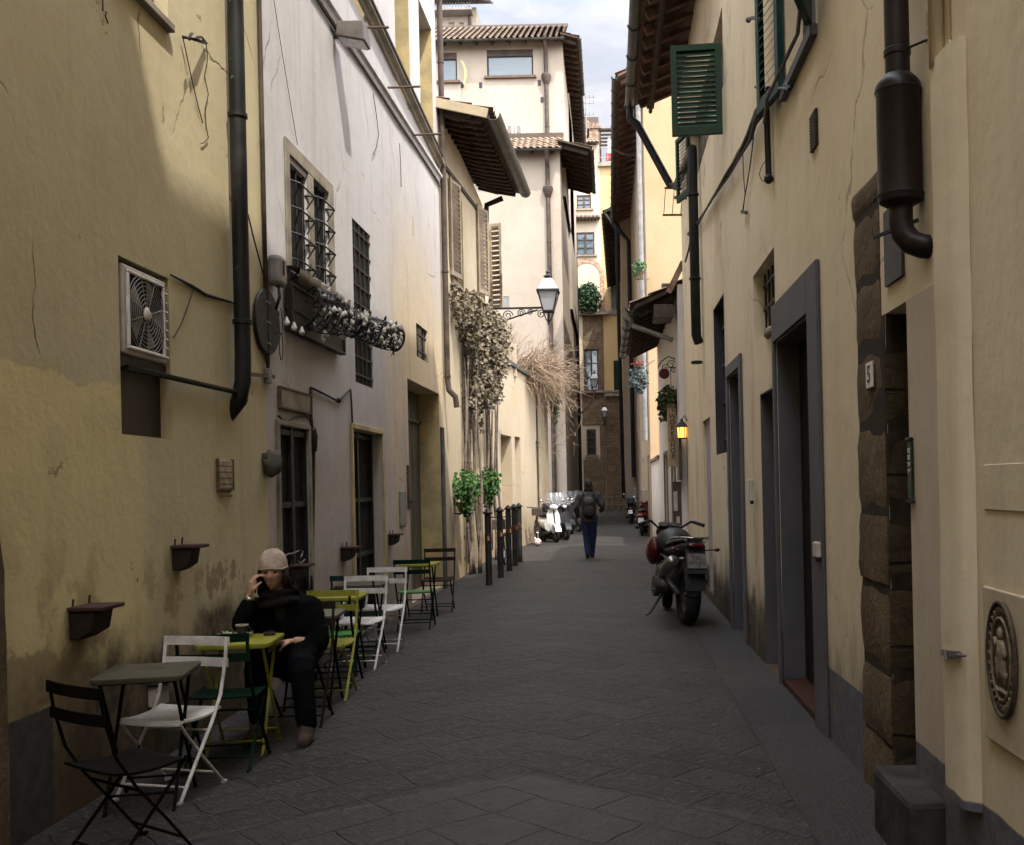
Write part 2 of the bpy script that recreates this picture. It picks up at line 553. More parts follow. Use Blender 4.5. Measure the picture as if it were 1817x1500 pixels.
# ---------------------------------------------------------------- camera, sky, sun
cam = bpy.data.cameras.new('camera'); co = bpy.data.objects.new('camera', cam); COL.objects.link(co)
cam.sensor_width = 36; cam.lens = 36 * FPX / 1817
cam.shift_x = -(UC - 908.5) / 1817; cam.shift_y = (VC - 750) / 1817
cam.clip_start = .05; cam.clip_end = 2000
co.matrix_world = Matrix.Translation(CAM) @ Matrix.Rotation(R(90), 4, 'X') @ Matrix.Rotation(-ROLL, 4, 'Z')
scene.camera = co
scene.view_settings.view_transform = 'Standard'; scene.view_settings.look = 'None'
scene.view_settings.exposure = EXPOSURE; scene.view_settings.gamma = 1
scene.cycles.max_bounces = 8; scene.cycles.diffuse_bounces = 5; scene.cycles.use_denoising = True
scene.cycles.use_adaptive_sampling = True

SUN = Vector((.355, -.50, 1.0)).normalized()
sl = bpy.data.lights.new('sun', 'SUN'); sl.energy = SUN_E; sl.angle = R(.6); sl.color = (1, .93, .82)
so = bpy.data.objects.new('sun', sl); COL.objects.link(so); so.location = (20, -30, 60)
so.rotation_euler = (-SUN).to_track_quat('-Z', 'Y').to_euler()

w = bpy.data.worlds.new('World'); scene.world = w; w.use_nodes = True
nt = w.node_tree; nt.nodes.clear()
wo = nt.nodes.new('ShaderNodeOutputWorld'); bg = nt.nodes.new('ShaderNodeBackground'); nt.links.new(bg.outputs[0], wo.inputs[0])
sky = nt.nodes.new('ShaderNodeTexSky'); sky.sky_type = 'NISHITA'; sky.sun_disc = False
sky.sun_elevation = math.asin(SUN.z); sky.sun_rotation = math.atan2(SUN.x, SUN.y); sky.altitude = 50; sky.dust_density = 1.5
gen = nd(nt, 'TexCoord').outputs['Generated']
sp = nd(nt, 'SeparateXYZ', {0: gen})
zz = mth(nt, 'MAXIMUM', sp.outputs[2], .12)
pl = nd(nt, 'CombineXYZ', {0: mth(nt, 'DIVIDE', sp.outputs[0], zz), 1: mth(nt, 'DIVIDE', sp.outputs[1], zz), 2: 0.0}).outputs[0]
cl = noise(nt, pl, 1.15, 9, .58, .3); cl2 = noise(nt, pl, .5, 5, .5)
cf = mrange(nt, mth(nt, 'ADD', cl, mth(nt, 'MULTIPLY', cl2, .35)), .43, .70)
ds = nd(nt, 'VectorMath', {0: gen, 1: tuple(SUN)}, operation='DOT_PRODUCT').outputs['Value']
lum = mrange(nt, ds, -.12, .75, 2.75, 23.0)
shade = mixc(nt, mrange(nt, noise(nt, pl, 2.4, 7, .6), .35, .7), (.74, .75, .83), (1.10, 1.07, 1.06))
shade = nd(nt, 'VectorMath', {0: shade, 'Scale': lum}, operation='SCALE').outputs[0]
skyc = mixc(nt, mth(nt, 'MULTIPLY', cf, .9), sky.outputs[0], shade)
nt.links.new(skyc, bg.inputs[0]); bg.inputs[1].default_value = SKY_S

# ---------------------------------------------------------------- materials
def l1_extra(nt, p, y, z, nm, col):
    zz = mth(nt, 'ADD', z, mth(nt, 'MULTIPLY', mth(nt, 'SUBTRACT', noise(nt, p, 1.6, 5), .5), .5))
    mk_ = mth(nt, 'MULTIPLY', mrange(nt, zz, 2.36, 2.38, 1, 0), mrange(nt, y, 6.05, 6.35, 1, 0))
    col = mixc(nt, mth(nt, 'MULTIPLY', mk_, .85), col, (.65, .55, .285))
    # grey patched render low on the wall
    low = mrange(nt, mth(nt, 'ADD', z, mth(nt, 'MULTIPLY', mth(nt, 'SUBTRACT', noise(nt, p, 1.7, 7, .65), .5), 1.6)), .50, .95, 1, 0)
    rub = mixc(nt, mrange(nt, noise(nt, p, 9, 6, .7), .35, .65), (.022, .017, .012), (.085, .064, .043))
    col = mixc(nt, mth(nt, 'MULTIPLY', low, mrange(nt, y, 4.9, 5.3)), col, rub)
    g = mth(nt, 'MULTIPLY', mrange(nt, noise(nt, p, 1.5, 8, .65), .5, .56), mrange(nt, z, .75, 1.7, 1, 0))
    return mixc(nt, mth(nt, 'MULTIPLY', g, .8), col, (.22, .155, .09))

def r2_extra(nt, p, y, z, nm, col):
    low = mrange(nt, mth(nt, 'ADD', z, mth(nt, 'MULTIPLY', mth(nt, 'SUBTRACT', noise(nt, vscale(nt, p, (1, 1, .5)), 2.2, 7, .65), .5), 1.3)), .38, .62, 1, 0)
    rub = mixc(nt, mrange(nt, noise(nt, p, 8, 6, .7), .35, .65), (.014, .012, .010), (.07, .055, .038))
    col = mixc(nt, mth(nt, 'MULTIPLY', low, mrange(nt, y, 7.6, 8.0)), col, rub)
    rs_ = mth(nt, 'MULTIPLY', mrange(nt, noise(nt, vscale(nt, p, (1, 1, .4)), 1.3, 7, .65), .52, .66, 0, .5), mrange(nt, y, 7.5, 9.5))
    return mixc(nt, rs_, col, (.36, .25, .16))

def l2_extra(nt, p, y, z, nm, col):
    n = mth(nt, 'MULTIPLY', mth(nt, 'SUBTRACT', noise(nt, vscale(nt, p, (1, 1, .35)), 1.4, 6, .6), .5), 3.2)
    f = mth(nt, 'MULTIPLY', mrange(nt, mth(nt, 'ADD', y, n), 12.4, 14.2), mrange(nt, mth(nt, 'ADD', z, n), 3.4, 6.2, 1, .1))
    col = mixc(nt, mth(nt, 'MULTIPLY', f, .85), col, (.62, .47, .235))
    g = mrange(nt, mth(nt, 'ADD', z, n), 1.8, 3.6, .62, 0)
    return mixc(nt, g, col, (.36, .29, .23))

M = {}
M['l1'] = plaster('yellow_plaster', (.455, .39, .245), (.52, .455, .30), dirt=(.05, .037, .022), streak=.22, dado=.60, dado_y=5.15, dcol=(.055, .05, .052), crack=.8, peel=.55, damp=1.0, dampz=1.0, extra=l1_extra, peelc=(.26, .19, .12))
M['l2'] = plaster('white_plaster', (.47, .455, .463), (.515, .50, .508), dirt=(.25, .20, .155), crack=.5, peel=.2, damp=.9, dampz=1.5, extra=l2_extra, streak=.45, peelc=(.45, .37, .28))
M['l3'] = plaster('ochre_plaster', (.44, .37, .25), (.51, .435, .31), dirt=(.24, .17, .10), crack=.4, peel=.45, damp=.9, dampz=1.6)
M['gw'] = plaster('garden_wall_plaster', (.385, .32, .225), (.42, .355, .262), dirt=(.30, .22, .13), crack=.6, peel=.3, damp=.7, dampz=1.4, streak=.4)
M['l4'] = plaster('cream_plaster', (.335, .285, .228), (.37, .32, .262), dirt=(.42, .34, .26), crack=.25, damp=0, streak=.3)
M['r2'] = plaster('warm_yellow_plaster', (.62, .53, .375), (.68, .595, .435), dirt=(.05, .038, .026), dado=.47, dado_y=7.0, extra=r2_extra, crack=.5, peel=.3, damp=1.0, dampz=1.0, streak=.15)
M['r1'] = plaster('pale_yellow_plaster', (.66, .575, .425), (.70, .62, .465), dirt=(.24, .17, .10), dado=.47, crack=1.0, peel=.1, damp=.3, streak=.2)
M['r3'] = plaster('whitewash', (.62, .59, .58), (.70, .66, .64), dirt=(.3, .25, .2), crack=.3, damp=.8, dampz=1.5)
M['r4'] = plaster('golden_plaster', (.31, .222, .125), (.34, .25, .15), dirt=(.45, .32, .18), crack=.1, damp=0, streak=.15)
M['r5'] = plaster('brown_plaster', (.30, .23, .16), (.36, .28, .2), dirt=(.14, .1, .07), crack=.3, damp=.6)
M['e'] = plaster('far_cream_plaster', (.46, .39, .29), (.50, .435, .34), dirt=(.4, .3, .2), crack=.2, damp=.3)
M['ey'] = plaster('far_yellow_plaster', (.45, .33, .16), (.48, .365, .19), dirt=(.4, .28, .14), crack=.1, damp=.2)
M['lilac'] = plaster('white_band_plaster', (.50, .43, .35), (.54, .47, .39), dirt=(.24, .18, .12), dado=.47, crack=.2, damp=.2)
M['quoin'] = stonemat('brown_stone_blocks', (.14, .10, .058), (.20, .145, .085), bw=9.0, bh=9.0, mortar=(.03, .022, .016), msz=.012, bs=1.0, mort=.9)
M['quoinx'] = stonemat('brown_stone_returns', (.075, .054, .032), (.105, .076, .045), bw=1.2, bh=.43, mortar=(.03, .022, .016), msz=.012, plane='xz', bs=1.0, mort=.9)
M['brick'] = stonemat('dark_rubble_stone', (.16, .115, .075), (.22, .16, .10), bw=.5, bh=.2, mortar=(.09, .07, .05), plane='xz')
M['pietra'] = simple('grey_sandstone', (.23, .20, .155), .9, var=.3, scale=3, bmp=.5, c2=(.30, .26, .2))
M['pietrad'] = simple('dark_sandstone', (.085, .08, .074), .9, var=.4, scale=4, bmp=.6)
M['slate'] = simple('slate_grey_paint', (.085, .084, .095), .8, var=.15, scale=2, bmp=.2)
M['slated'] = simple('dark_slate_paint', (.045, .045, .055), .65, var=.2, scale=2, bmp=.2)
M['dark'] = simple('dark_door_paint', (.017, .015, .014), .5, var=.5, scale=3, bmp=.2)
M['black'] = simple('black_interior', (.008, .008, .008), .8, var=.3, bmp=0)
M['iron'] = simple('wrought_iron', (.018, .018, .019), .55, metal=.3, var=.4, scale=20, bmp=.3, wear=(.06, .04, .028))
M['pipe'] = simple('black_painted_pipe', (.014, .0145, .0145), .5, var=.4, scale=5, bmp=.15, wear=(.055, .05, .042))
M['copper'] = simple('patinated_pipe', (.014, .0145, .0145), .5, var=.4, scale=3, bmp=.2, wear=(.06, .2, .16))
M['bpipe'] = simple('brown_pipe', (.075, .056, .045), .55, var=.3, scale=4, bmp=.2)
M['gpipe'] = simple('grey_zinc_pipe', (.21, .2, .185), .5, metal=.3, var=.25, scale=5)
M['gut'] = simple('weathered_copper_gutter', (.045, .047, .041), .55, metal=.2, var=.35, scale=4, wear=(.12, .17, .14))
M['flue'] = simple('brown_metal_flue', (.022, .0145, .014), .5, metal=.0, var=.3, scale=3, bmp=.15)
M['wood'] = simple('dark_eave_wood', (.05, .034, .024), .85, var=.45, scale=5, bmp=.4)
M['woodr'] = simple('reddish_eave_boards', (.11, .055, .034), .85, var=.45, scale=4, bmp=.4)
M['tile'] = simple('terracotta_tiles', (.23, .14, .09), .9, var=.4, scale=5, bmp=.4, c2=(.30, .225, .155), wear=(.20, .17, .13))
M['green'] = simple('green_shutter_paint', (.009, .036, .018), .55, var=.3, scale=4, bmp=.1)
M['teal'] = simple('dark_teal_shutter_paint', (.012, .042, .042), .5, var=.3, scale=4, bmp=.1)
M['beige'] = simple('beige_shutter_paint', (.34, .265, .185), .7, var=.2, scale=4, bmp=.1)
M['olive'] = simple('olive_door_paint', (.075, .075, .05), .55, var=.25, scale=3)
M['white'] = simple('white_enamel', (.66, .64, .62), .45, var=.1, scale=8, bmp=.05, wear=(.42, .36, .3))
M['greybox'] = simple('grey_plastic', (.2, .19, .18), .5, var=.2, scale=8)
M['acgrey'] = simple('beige_metal_casing', (.46, .42, .37), .5, var=.15, scale=6)
M['redmat'] = simple('red_brown_mat', (.045, .016, .009), .9, var=.3, scale=8, bmp=.5)
M['glass'] = glassmat('window_glass', (.012, .013, .015), .2)
M['skyglass'] = glassmat('reflecting_glass', (.10, .14, .16), .03)
M['cable'] = simple('dark_cable', (.035, .03, .027), .6, var=.4, scale=12)
M['rust'] = simple('rusty_iron', (.10, .062, .042), .75, var=.4, scale=12, bmp=.3)
M['ivory'] = simple('ochre_reveal', (.42, .33, .17), .85, var=.2, scale=3, bmp=.3)

# ---------------------------------------------------------------- ground
def paving_mat():
    m, nt, b = nodes('street_slabs')
    p = wpos(nt); s = nd(nt, 'SeparateXYZ', {0: p})
    ax_ = mth(nt, 'ABSOLUTE', mth(nt, 'ADD', s.outputs[0], .62))
    pm_ = nd(nt, 'CombineXYZ', {0: ax_, 1: s.outputs[1], 2: 0.0}).outputs[0]
    q = vscale(nt, pm_, (1, 1, 1), (0, 0, R(40)))
    wq = nd(nt, 'VectorMath', {0: q, 1: nd(nt, 'VectorMath', {0: nd(nt, 'TexNoise', {'Vector': p, 'Scale': 1.3, 'Detail': 4}).outputs[1], 'Scale': .16}, operation='SCALE').outputs[0]}, operation='ADD').outputs[0]
    br = nd(nt, 'TexBrick', {'Vector': wq, 'Color1': c4((.010, .0095, .009)), 'Color2': c4((.038, .0355, .033)), 'Mortar': c4((.018, .016, .014)), 'Scale': 1.0, 'Mortar Size': .010, 'Mortar Smooth': .7, 'Brick Width': .70, 'Row Height': .33})
    n1 = noise(nt, p, .9, 6, .6); n2 = noise(nt, p, 7, 7, .65); n3 = noise(nt, p, 27, 4, .7)
    # chiselled lines across each slab
    ch = noise(nt, vscale(nt, q, (55, 7, 7)), 1.0, 4, .6)
    # smoother flags near the crossing
    zz = mth(nt, 'ADD', s.outputs[1], mth(nt, 'MULTIPLY', mth(nt, 'ABSOLUTE', mth(nt, 'ADD', s.outputs[0], .55)), .62))
    near = mrange(nt, mth(nt, 'ADD', zz, mth(nt, 'MULTIPLY', noise(nt, p, 2, 4), .3)), 5.82, 5.98, 1, 0)
    n4 = noise(nt, p, 46, 3, .75); n5 = noise(nt, vscale(nt, q, (16, 60, 16)), 1.0, 3, .6)
    col = mixc(nt, mrange(nt, n1, .38, .7, 0, .5), br.outputs[0], (.047, .043, .039))
    col = mixc(nt, mrange(nt, n2, .48, .68, 0, .7), col, (.016, .015, .014))
    col = mixc(nt, mrange(nt, n5, .5, .62, 0, .55), col, (.012, .011, .010))
    col = mixc(nt, mrange(nt, n3, .53, .66, 0, .75), col, (.105, .1, .093))
    col = mixc(nt, mrange(nt, n4, .5, .62, 0, .65), col, (.010, .009, .009))
    spot = mth(nt, 'MULTIPLY', mrange(nt, nd(nt, 'TexVoronoi', {'Vector': p, 'Scale': 1.6}).outputs[0], .018, .03, 1, 0), .8)
    col = mixc(nt, spot, col, (.22, .21, .2))
    stain = mrange(nt, noise(nt, vscale(nt, p, (1, .45, 1)), 1.1, 6, .62), .56, .66, 0, .55)
    col = mixc(nt, stain, col, (.022, .02, .019))
    col = mixc(nt, mth(nt, 'MULTIPLY', near, .8), col, mixc(nt, mrange(nt, n2, .35, .65), (.012, .0118, .0115), (.026, .025, .0245)))
    nt.links.new(col, b.inputs['Base Color'])
    nt.links.new(mixc(nt, near, (.56, .56, .56), (.5, .5, .5)), b.inputs['Roughness'])
    b.inputs['Specular IOR Level'].default_value = .42
    rough = mth(nt, 'MULTIPLY', mth(nt, 'ADD', mth(nt, 'MULTIPLY', ch, .55), mth(nt, 'ADD', mth(nt, 'MULTIPLY', n2, .9), mth(nt, 'MULTIPLY', n3, .55))), mrange(nt, near, 0, 1, 1, .4))
    h = mth(nt, 'ADD', mth(nt, 'MULTIPLY', br.outputs[1], mrange(nt, near, 0, 1, -.9, -.35)), mth(nt, 'ADD', rough, mth(nt, 'MULTIPLY', n1, 1.2)))
    bump(nt, b, h, 1.0, .04)
    return m

def curb_mat():
    m, nt, b = nodes('side_flagstones')
    p = wpos(nt); s = nd(nt, 'SeparateXYZ', {0: p})
    cv = nd(nt, 'CombineXYZ', {0: s.outputs[0], 1: s.outputs[1]}).outputs[0]
    br = nd(nt, 'TexBrick', {'Vector': cv, 'Color1': c4((.011, .0105, .0105)), 'Color2': c4((.034, .032, .030)), 'Mortar': c4((.02, .018, .016)), 'Scale': 1.0, 'Mortar Size': .01, 'Mortar Smooth': .4, 'Brick Width': 3.0, 'Row Height': .62})
    n2 = noise(nt, p, 9, 7, .65); n3 = noise(nt, p, 46, 4, .7)
    ch = noise(nt, vscale(nt, p, (70, 9, 9)), 1.0, 4, .6)
    col = mixc(nt, mrange(nt, n2, .4, .75, 0, .7), br.outputs[0], (.024, .022, .021))
    col = mixc(nt, mrange(nt, n3, .52, .66, 0, .6), col, (.07, .066, .062))
    col = mixc(nt, mrange(nt, noise(nt, p, 85, 3, .75), .5, .62, 0, .7), col, (.006, .006, .006))
    nt.links.new(col, b.inputs['Base Color']); b.inputs['Roughness'].default_value = .7
    h = mth(nt, 'ADD', mth(nt, 'MULTIPLY', br.outputs[1], -.9), mth(nt, 'ADD', mth(nt, 'MULTIPLY', ch, .7), mth(nt, 'ADD', n2, mth(nt, 'MULTIPLY', n3, .3))))
    bump(nt, b, h, .9, .022)
    return m

gm = MB(); gm.quad((-300, -300, -.03), (300, -300, -.03), (300, 300, -.03), (-300, 300, -.03))
tag(mk('ground', gm, simple('bare_ground', (.06, .053, .046), .9, scale=.3)), kind='structure')
gm = MB(); P_ = []
for i in range(90):
    y = -20 + i * 1.0
    P_.append([(x, y, .0 + .035 * math.cos((x + .75) * math.pi / 4.4) - .012 + .006 * mnoise.noise(Vector((x * .9, y * .9, 0)))) for x in [-3.4 + .34 * k for k in range(16)]])
gm.grid([list(r) for r in P_])
tag(mk('street', gm, paving_mat(), smooth=True), kind='structure')
gm = MB(); P_ = []
for i in range(60):
    y = -14 + i * .68
    P_.append([(x, y, .008 + .003 * mnoise.noise(Vector((x * 2, y * 2, 3)))) for x in (.93, 1.1, 1.25, 1.5)])
gm.grid(P_)
tag(mk('pavement', gm, curb_mat(), smooth=True), kind='structure')
# ================================================================ LEFT SIDE
XL = -2.90
yc = FPX * 2.90 / 605                       # corner yellow / white house
F1 = Facade((XL, -14), (XL, yc), (1, 0))
ye = FPX * 2.80 / 290
F2 = Facade((XL, yc), (-2.80, ye), (1, 0))
F3 = Facade((-2.80, ye), (-2.84, 23.6), (1, 0))
FGW = Facade((-2.83, 23.6), (-1.98, 33.2), (1, 0))

def panel(F, r, depth, mat, name, bld, inset=0.0, planks=0):
    a, b, c, d = r; mb = MB()
    if planks:
        k = (b - a) / planks
        for i in range(planks): fbox(mb, F, a + i * k + .004, a + (i + 1) * k - .004, c + .01, d - .01, -depth + .004, -depth + .05 + (.006 if i % 2 else 0))
    else:
        fbox(mb, F, a + inset, b - inset, c + .002, d - inset, -depth + .004, -depth + .05)
    return mk(name, mb, mat, bld, bevel=.004 if planks else 0)

def bars(F, r, off, nv, nh, mat, name, parent, rad=.009):
    a, b, c, d = r; mb = MB()
    for i in range(nv):
        s = a + (b - a) * (i + .5) / nv; mb.tube([F.W(s, c, off), F.W(s, d, off)], rad, 6)
    for j in range(nh):
        z = c + (d - c) * (j + .5) / nh; mb.bar(F.W(a - .02, z, off), F.W(b + .02, z, off), rad * 1.2, rad * 2.6)
    return mk(name, mb, mat, parent)

# ---------------------------------------------------------------- yellow house
b1 = thing('yellow_house', 'mottled yellow plastered house at the near left with an air conditioner niche', 'house', (XL, 3, 0))
niche = F1.rect(213, 463, 302, 488, 775, 775)
wtop = F1.rect(170, -60, 298, 0, -40, 44); wtop = (wtop[0], wtop[1], F1.px(298, 44)[1], 6.6)
arch_s = F1.px(14, 1250)[0]
holes = [niche + (.34,), wtop + (.22,)]
mk('wall', wall_mesh(F1, 0, F1.L, -.3, 13.5, holes), M['l1'], b1)
panel(F1, wtop, .14, M['slated'], 'window_shutter', b1, planks=3)
mb = MB(); fbox(mb, F1, wtop[0], wtop[1], wtop[2] - .06, wtop[2] - .002, -.1, .05); mk('window_sill', mb, M['pietra'], b1, bevel=.01)
# stone arch springing at the picture edge
mb = MB()
rows = []
for k in range(16):
    z = -.2 + k * .17
    s = arch_s - .02 - max(0, z - 1.1) ** 2 * .22 + .02 * mnoise.noise(Vector((0, k * .7, 1)))
    rows.append([F1.W(s - .6, z, .02), F1.W(s - .02, z, .025), F1.W(s, z, .004)])
mb.grid(rows); mk('stone_jamb', mb, M['quoin'], b1)
# roof edge above the picture
eave(F1, F1.L - 9, F1.L + .1, 13.3, 13.1, .5, b1, M['wood'], M['tile'], M['gut'], n_raft=12)

# downpipe with swan neck and clips
def dpipe(F, pts, r, mat, parent, name='downpipe', clips=(), n=12):
    mb = MB(); mb.tube(pts, r, n)
    for c in clips:
        mb.lathe([(r * 1.02, -.02), (r * 1.2, -.015), (r * 1.2, .015), (r * 1.02, .02)], c, n=n)
    return mk(name, mb, mat, parent, auto=40)
pt = F1.P(424, 300, .09); sdp = (pt - F1.p0).dot(F1.t)
zt = F1.P(438, 690, .09).z
dpipe(F1, [F1.W(sdp, 13, .09), F1.W(sdp, zt + .25, .09), F1.W(sdp, zt + .05, .085), F1.W(sdp, zt - .1, .05), F1.W(sdp, zt - .22, -.05)], .062, M['copper'], b1,
      clips=[F1.W(sdp, z, .09) for z in (3.0, 4.6, 6.2, 8, 10)])
mb = MB()
s2 = F1.L - .03
mb.tube([F1.W(s2, 13, .03), F1.W(s2, 8, .028), F1.W(s2, 5, .03), F1.W(s2, F2.P(468, 640, .03).z, .03)], .02, 8)
mk('conduit', mb, M['bpipe'], b1, smooth=True)

# air conditioner sitting in the niche
ac_r = (niche[0] + .06, niche[1] - .03, F1.px(260, 637)[1], niche[3] - .03)
t = thing('air_conditioner', 'beige air conditioner with a round fan grille set in the wall niche', 'air conditioner', F1.W(ac_r[0], ac_r[2], -.1))
mb = MB(); fbox(mb, F1, ac_r[0], ac_r[1], ac_r[2], ac_r[3], -.32, -.004); mk('casing', mb, M['acgrey'], t, bevel=.015)
gc = F1.px(262, 562); gs, gz = (ac_r[0] + (ac_r[1] - ac_r[0]) * .47), (ac_r[2] + ac_r[3]) / 2
gw, gh = (ac_r[1] - ac_r[0]) * .40, (ac_r[3] - ac_r[2]) * .42
mb = MB(); frame_ring(mb, F1, (gs - gw + .01, gs + gw - .01, gz - gh + .01, gz + gh - .01), .022, -.003, .016); mk('grille_frame', mb, M['white'], t, bevel=.006)
mb = MB(); fbox(mb, F1, gs - gw + .01, gs + gw - .01, gz - gh + .01, gz + gh - .01, -.003, .001); mk('fan_recess', mb, M['black'], t)
mb = MB()
for k in range(9):
    r_ = .05 + k * .026
    mb.tube([F1.W(gs + min(gw - .012, max(-gw + .012, r_ * math.cos(q))), gz + min(gh - .012, max(-gh + .012, r_ * math.sin(q))), .012) for q in [2 * math.pi * i / 36 for i in range(37)]], .0028, 5)
for k in range(8):
    q = math.pi * k / 4 + .3; rr = min(gw / max(.01, abs(math.cos(q))), gh / max(.01, abs(math.sin(q)))) - .012
    mb.tube([F1.W(gs, gz, .012), F1.W(gs + rr * math.cos(q), gz + rr * math.sin(q), .012)], .0028, 5)
mk('fan_grille', mb, M['greybox'], t)
mb = MB(); mb.lathe([(.045, 0), (.05, .008), (.03, .02), (.005, .022)], F1.W(gs, gz, .006), F1.n, 18); mk('fan_hub', mb, M['acgrey'], t, smooth=True)
mb = MB()
for k in range(5):
    q = 2 * math.pi * k / 5
    mb.add([F1.W(gs + .05 * math.cos(q), gz + .05 * math.sin(q), .003), F1.W(gs + gw * .92 * math.cos(q - .25), gz + gw * .92 * math.sin(q - .25), .003), F1.W(gs + gw * .92 * math.cos(q + .28), gz + gw * .92 * math.sin(q + .28), .005)], [(0, 1, 2)])
mk('fan_blades', mb, M['greybox'], t)
mb = MB()
for k in range(8):
    z = ac_r[2] + .05 + k * .06; s = ac_r[1] - .035
    mb.tube([F1.W(s - .03, z, -.002), F1.W(s - .015, z - .012, .012), F1.W(s + .012, z - .012, .012), F1.W(s + .025, z, -.002)], .006, 6)
mk('side_louvres', mb, M['acgrey'], t, smooth=True)
mb = MB(); fbox(mb, F1, niche[0] + .002, niche[1] - .002, ac_r[2] - .07, ac_r[2] - .002, -.33, -.03); mk('bracket', mb, M['iron'], t)
mb = MB(); fbox(mb, F1, niche[0] + .004, niche[1] - .004, niche[2] + .004, ac_r[2] - .075, -.2, -.07); mk('niche_board', mb, simple('dark_varnished_board', (.026, .021, .015), .4, var=.5, scale=4), b1)

# drain pipe from the niche to the downpipe
mb = MB(); a, bq = F1.P(224, 652, .03), F1.P(432, 699, .05)
mb.tube([F1.W(niche[0] + .03, a.z, -.1), a, bq, bq + Vector((0, .05, -.05))], .019, 8)
tag(mk('drain_pipe', mb, M['pipe'], smooth=True), 'thin black drain pipe running from the niche to the downpipe', 'pipe')
# cable along a crack
mb = MB(); mb.tube([F1.P(u, v, .012) for u, v in ((303, 488), (315, 494), (340, 507), (365, 523), (395, 532), (425, 541))], [.006, .008, .012, .012, .01, .008], 6)
mb.tube([F1.P(u, v, .012) for u, v in ((345, 508), (335, 540), (322, 575), (308, 600))], .004, 5)
tag(mk('cable', mb, M['cable'], smooth=True), 'ragged dark cable between the air conditioner and the downpipe', 'cable')
# iron hook with dangling wires
t = thing('wall_hook', 'black wrought iron hook high on the yellow wall with wires hanging', 'hook', F1.P(345, 70))
mb = MB(); mb.tube([F1.P(324, 66, .02), F1.P(345, 70, .10), F1.P(366, 77, .02)], .012, 6)
mb.tube([F1.P(u, v, .1) for u, v in ((336, 71), (338, 62), (341, 60))], .01, 6)
mb.tube([F1.P(345 + 0, 72, .09), F1.P(350, 66, .1), F1.P(358, 66, .09), F1.P(364, 74, .04)], .009, 6)
mk('hook', mb, M['iron'], t, smooth=True)
mb = MB(); mb.tube([F1.P(325, 68, .02), F1.P(338, 130, .015), F1.P(352, 190, .012), F1.P(360, 219, .01)], .004, 5)
mb.tube([F1.P(u, v, .012) for u, v in ((366, 80), (369, 105), (363, 135), (370, 168), (364, 195), (366, 225), (370, 245), (362, 254), (357, 255))], .0035, 5)
mk('wires', mb, M['cable'], t)
mb = MB(); mb.tube([F1.P(u, v, .012) for u, v in ((182, -20), (183, 20), (190, 22), (187, 28), (192, 42))], .004, 5)
tag(mk('loose_wire', mb, M['cable']), 'loose wire end at the upper left beside the dark shutter', 'wire')

# memorial plaque
t = thing('stone_plaque', 'small upright stone plaque with carved lines on the yellow wall', 'plaque', F1.P(395, 840))
pr = F1.rect(384, 818, 409, 812, 866, 868)
mb = MB(); fbox(mb, F1, pr[0], pr[1], pr[2], pr[3] - .01, 0.002, .02); mk('slab', mb, simple('plaque_stone', (.33, .27, .17), .9, var=.3, scale=14, bmp=.5), t, bevel=.006)
mb = MB(); w_ = .012
fbox(mb, F1, pr[0] - w_, pr[0], pr[2] - w_, pr[3], .002, .026); fbox(mb, F1, pr[1], pr[1] + w_, pr[2] - w_, pr[3], .002, .026); fbox(mb, F1, pr[0], pr[1], pr[2] - w_, pr[2], .002, .026)
mk('rim', mb, M['rust'], t)
mb = MB()
for k in range(6):
    z = pr[3] - .06 - k * .045
    s = pr[0] + .02
    while s < pr[1] - .03:
        l = rnd.uniform(.015, .04); fbox(mb, F1, s, min(s + l, pr[1] - .012), z, z + .011, .019, .0215); s += l + .012
mk('carved_lines', mb, M['rust'], t)

M['ledge'] = simple('dark_ledge_iron', (.022, .014, .013), .75, var=.4, scale=10, bmp=.3)
M['ledge2'] = simple('reddish_ledge_slab', (.045, .022, .019), .7, var=.4, scale=10, bmp=.3)
# small wall ledges (cast shelves)
def ledge(F, u0, v0, u1, v1, ub, vb, label, size=1.0):
    """slab from (u0,v0) near top to (u1,v1) far top, box under it"""
    a = F.P(u0, v0, .02); s0 = (a - F.p0).dot(F.t); z = a.z
    s1 = F.px(u1, v1, .16)[0]
    if s1 < s0 + .12: s1 = s0 + .2
    t = thing('wall_ledge', label, 'wall ledge', F.W(s0, z), 'iron ledges fixed along the left walls')
    mb = MB(); fbox(mb, F, s0 - .02, s1 + .02, z - .022, z, 0.002, .19 * size); mk('shelf', mb, M['ledge2'], t, bevel=.005)
    mb = MB()
    hb = .17 * size
    pr_ = [F.W(s0, z - .023, .003), F.W(s0, z - .023, .14 * size), F.W(s0, z - hb * .75, .12 * size), F.W(s0, z - hb, .05), F.W(s0, z - hb, .003)]
    mb.prism(pr_, F.t * (s1 - s0)); mk('box', mb, M['ledge'], t, bevel=.008)
    mb = MB(); mb.tube([F.W(s0 + .01, z, .02), F.W(s0 + .02, z + .04, .02)], .006, 6); mb.tube([F.W(s1 - .02, z, .02), F.W(s1 - .01, z + .045, .02)], .006, 6)
    mk('fixing_pins', mb, M['iron'], t)
    return t
ledge(F1, 127, 1078, 190, 1066, 0, 0, 'dark rusty wall ledge low on the yellow wall above the near black chair', 1.05)
ledge(F1, 309, 968, 362, 962, 0, 0, 'dark rusty wall ledge on the yellow wall left of the seated person', 1.0)
ledge(F2, 517, 1003, 548, 1000, 0, 0, 'dark wall ledge in front of the graffitied black doorway', .9)
ledge(F2, 607, 971, 630, 967, 0, 0, 'dark wall ledge left of the narrow black double doorway', .9)
ledge(F2, 691, 948, 712, 944, 0, 0, 'dark wall ledge under the flat grey panel', .85)
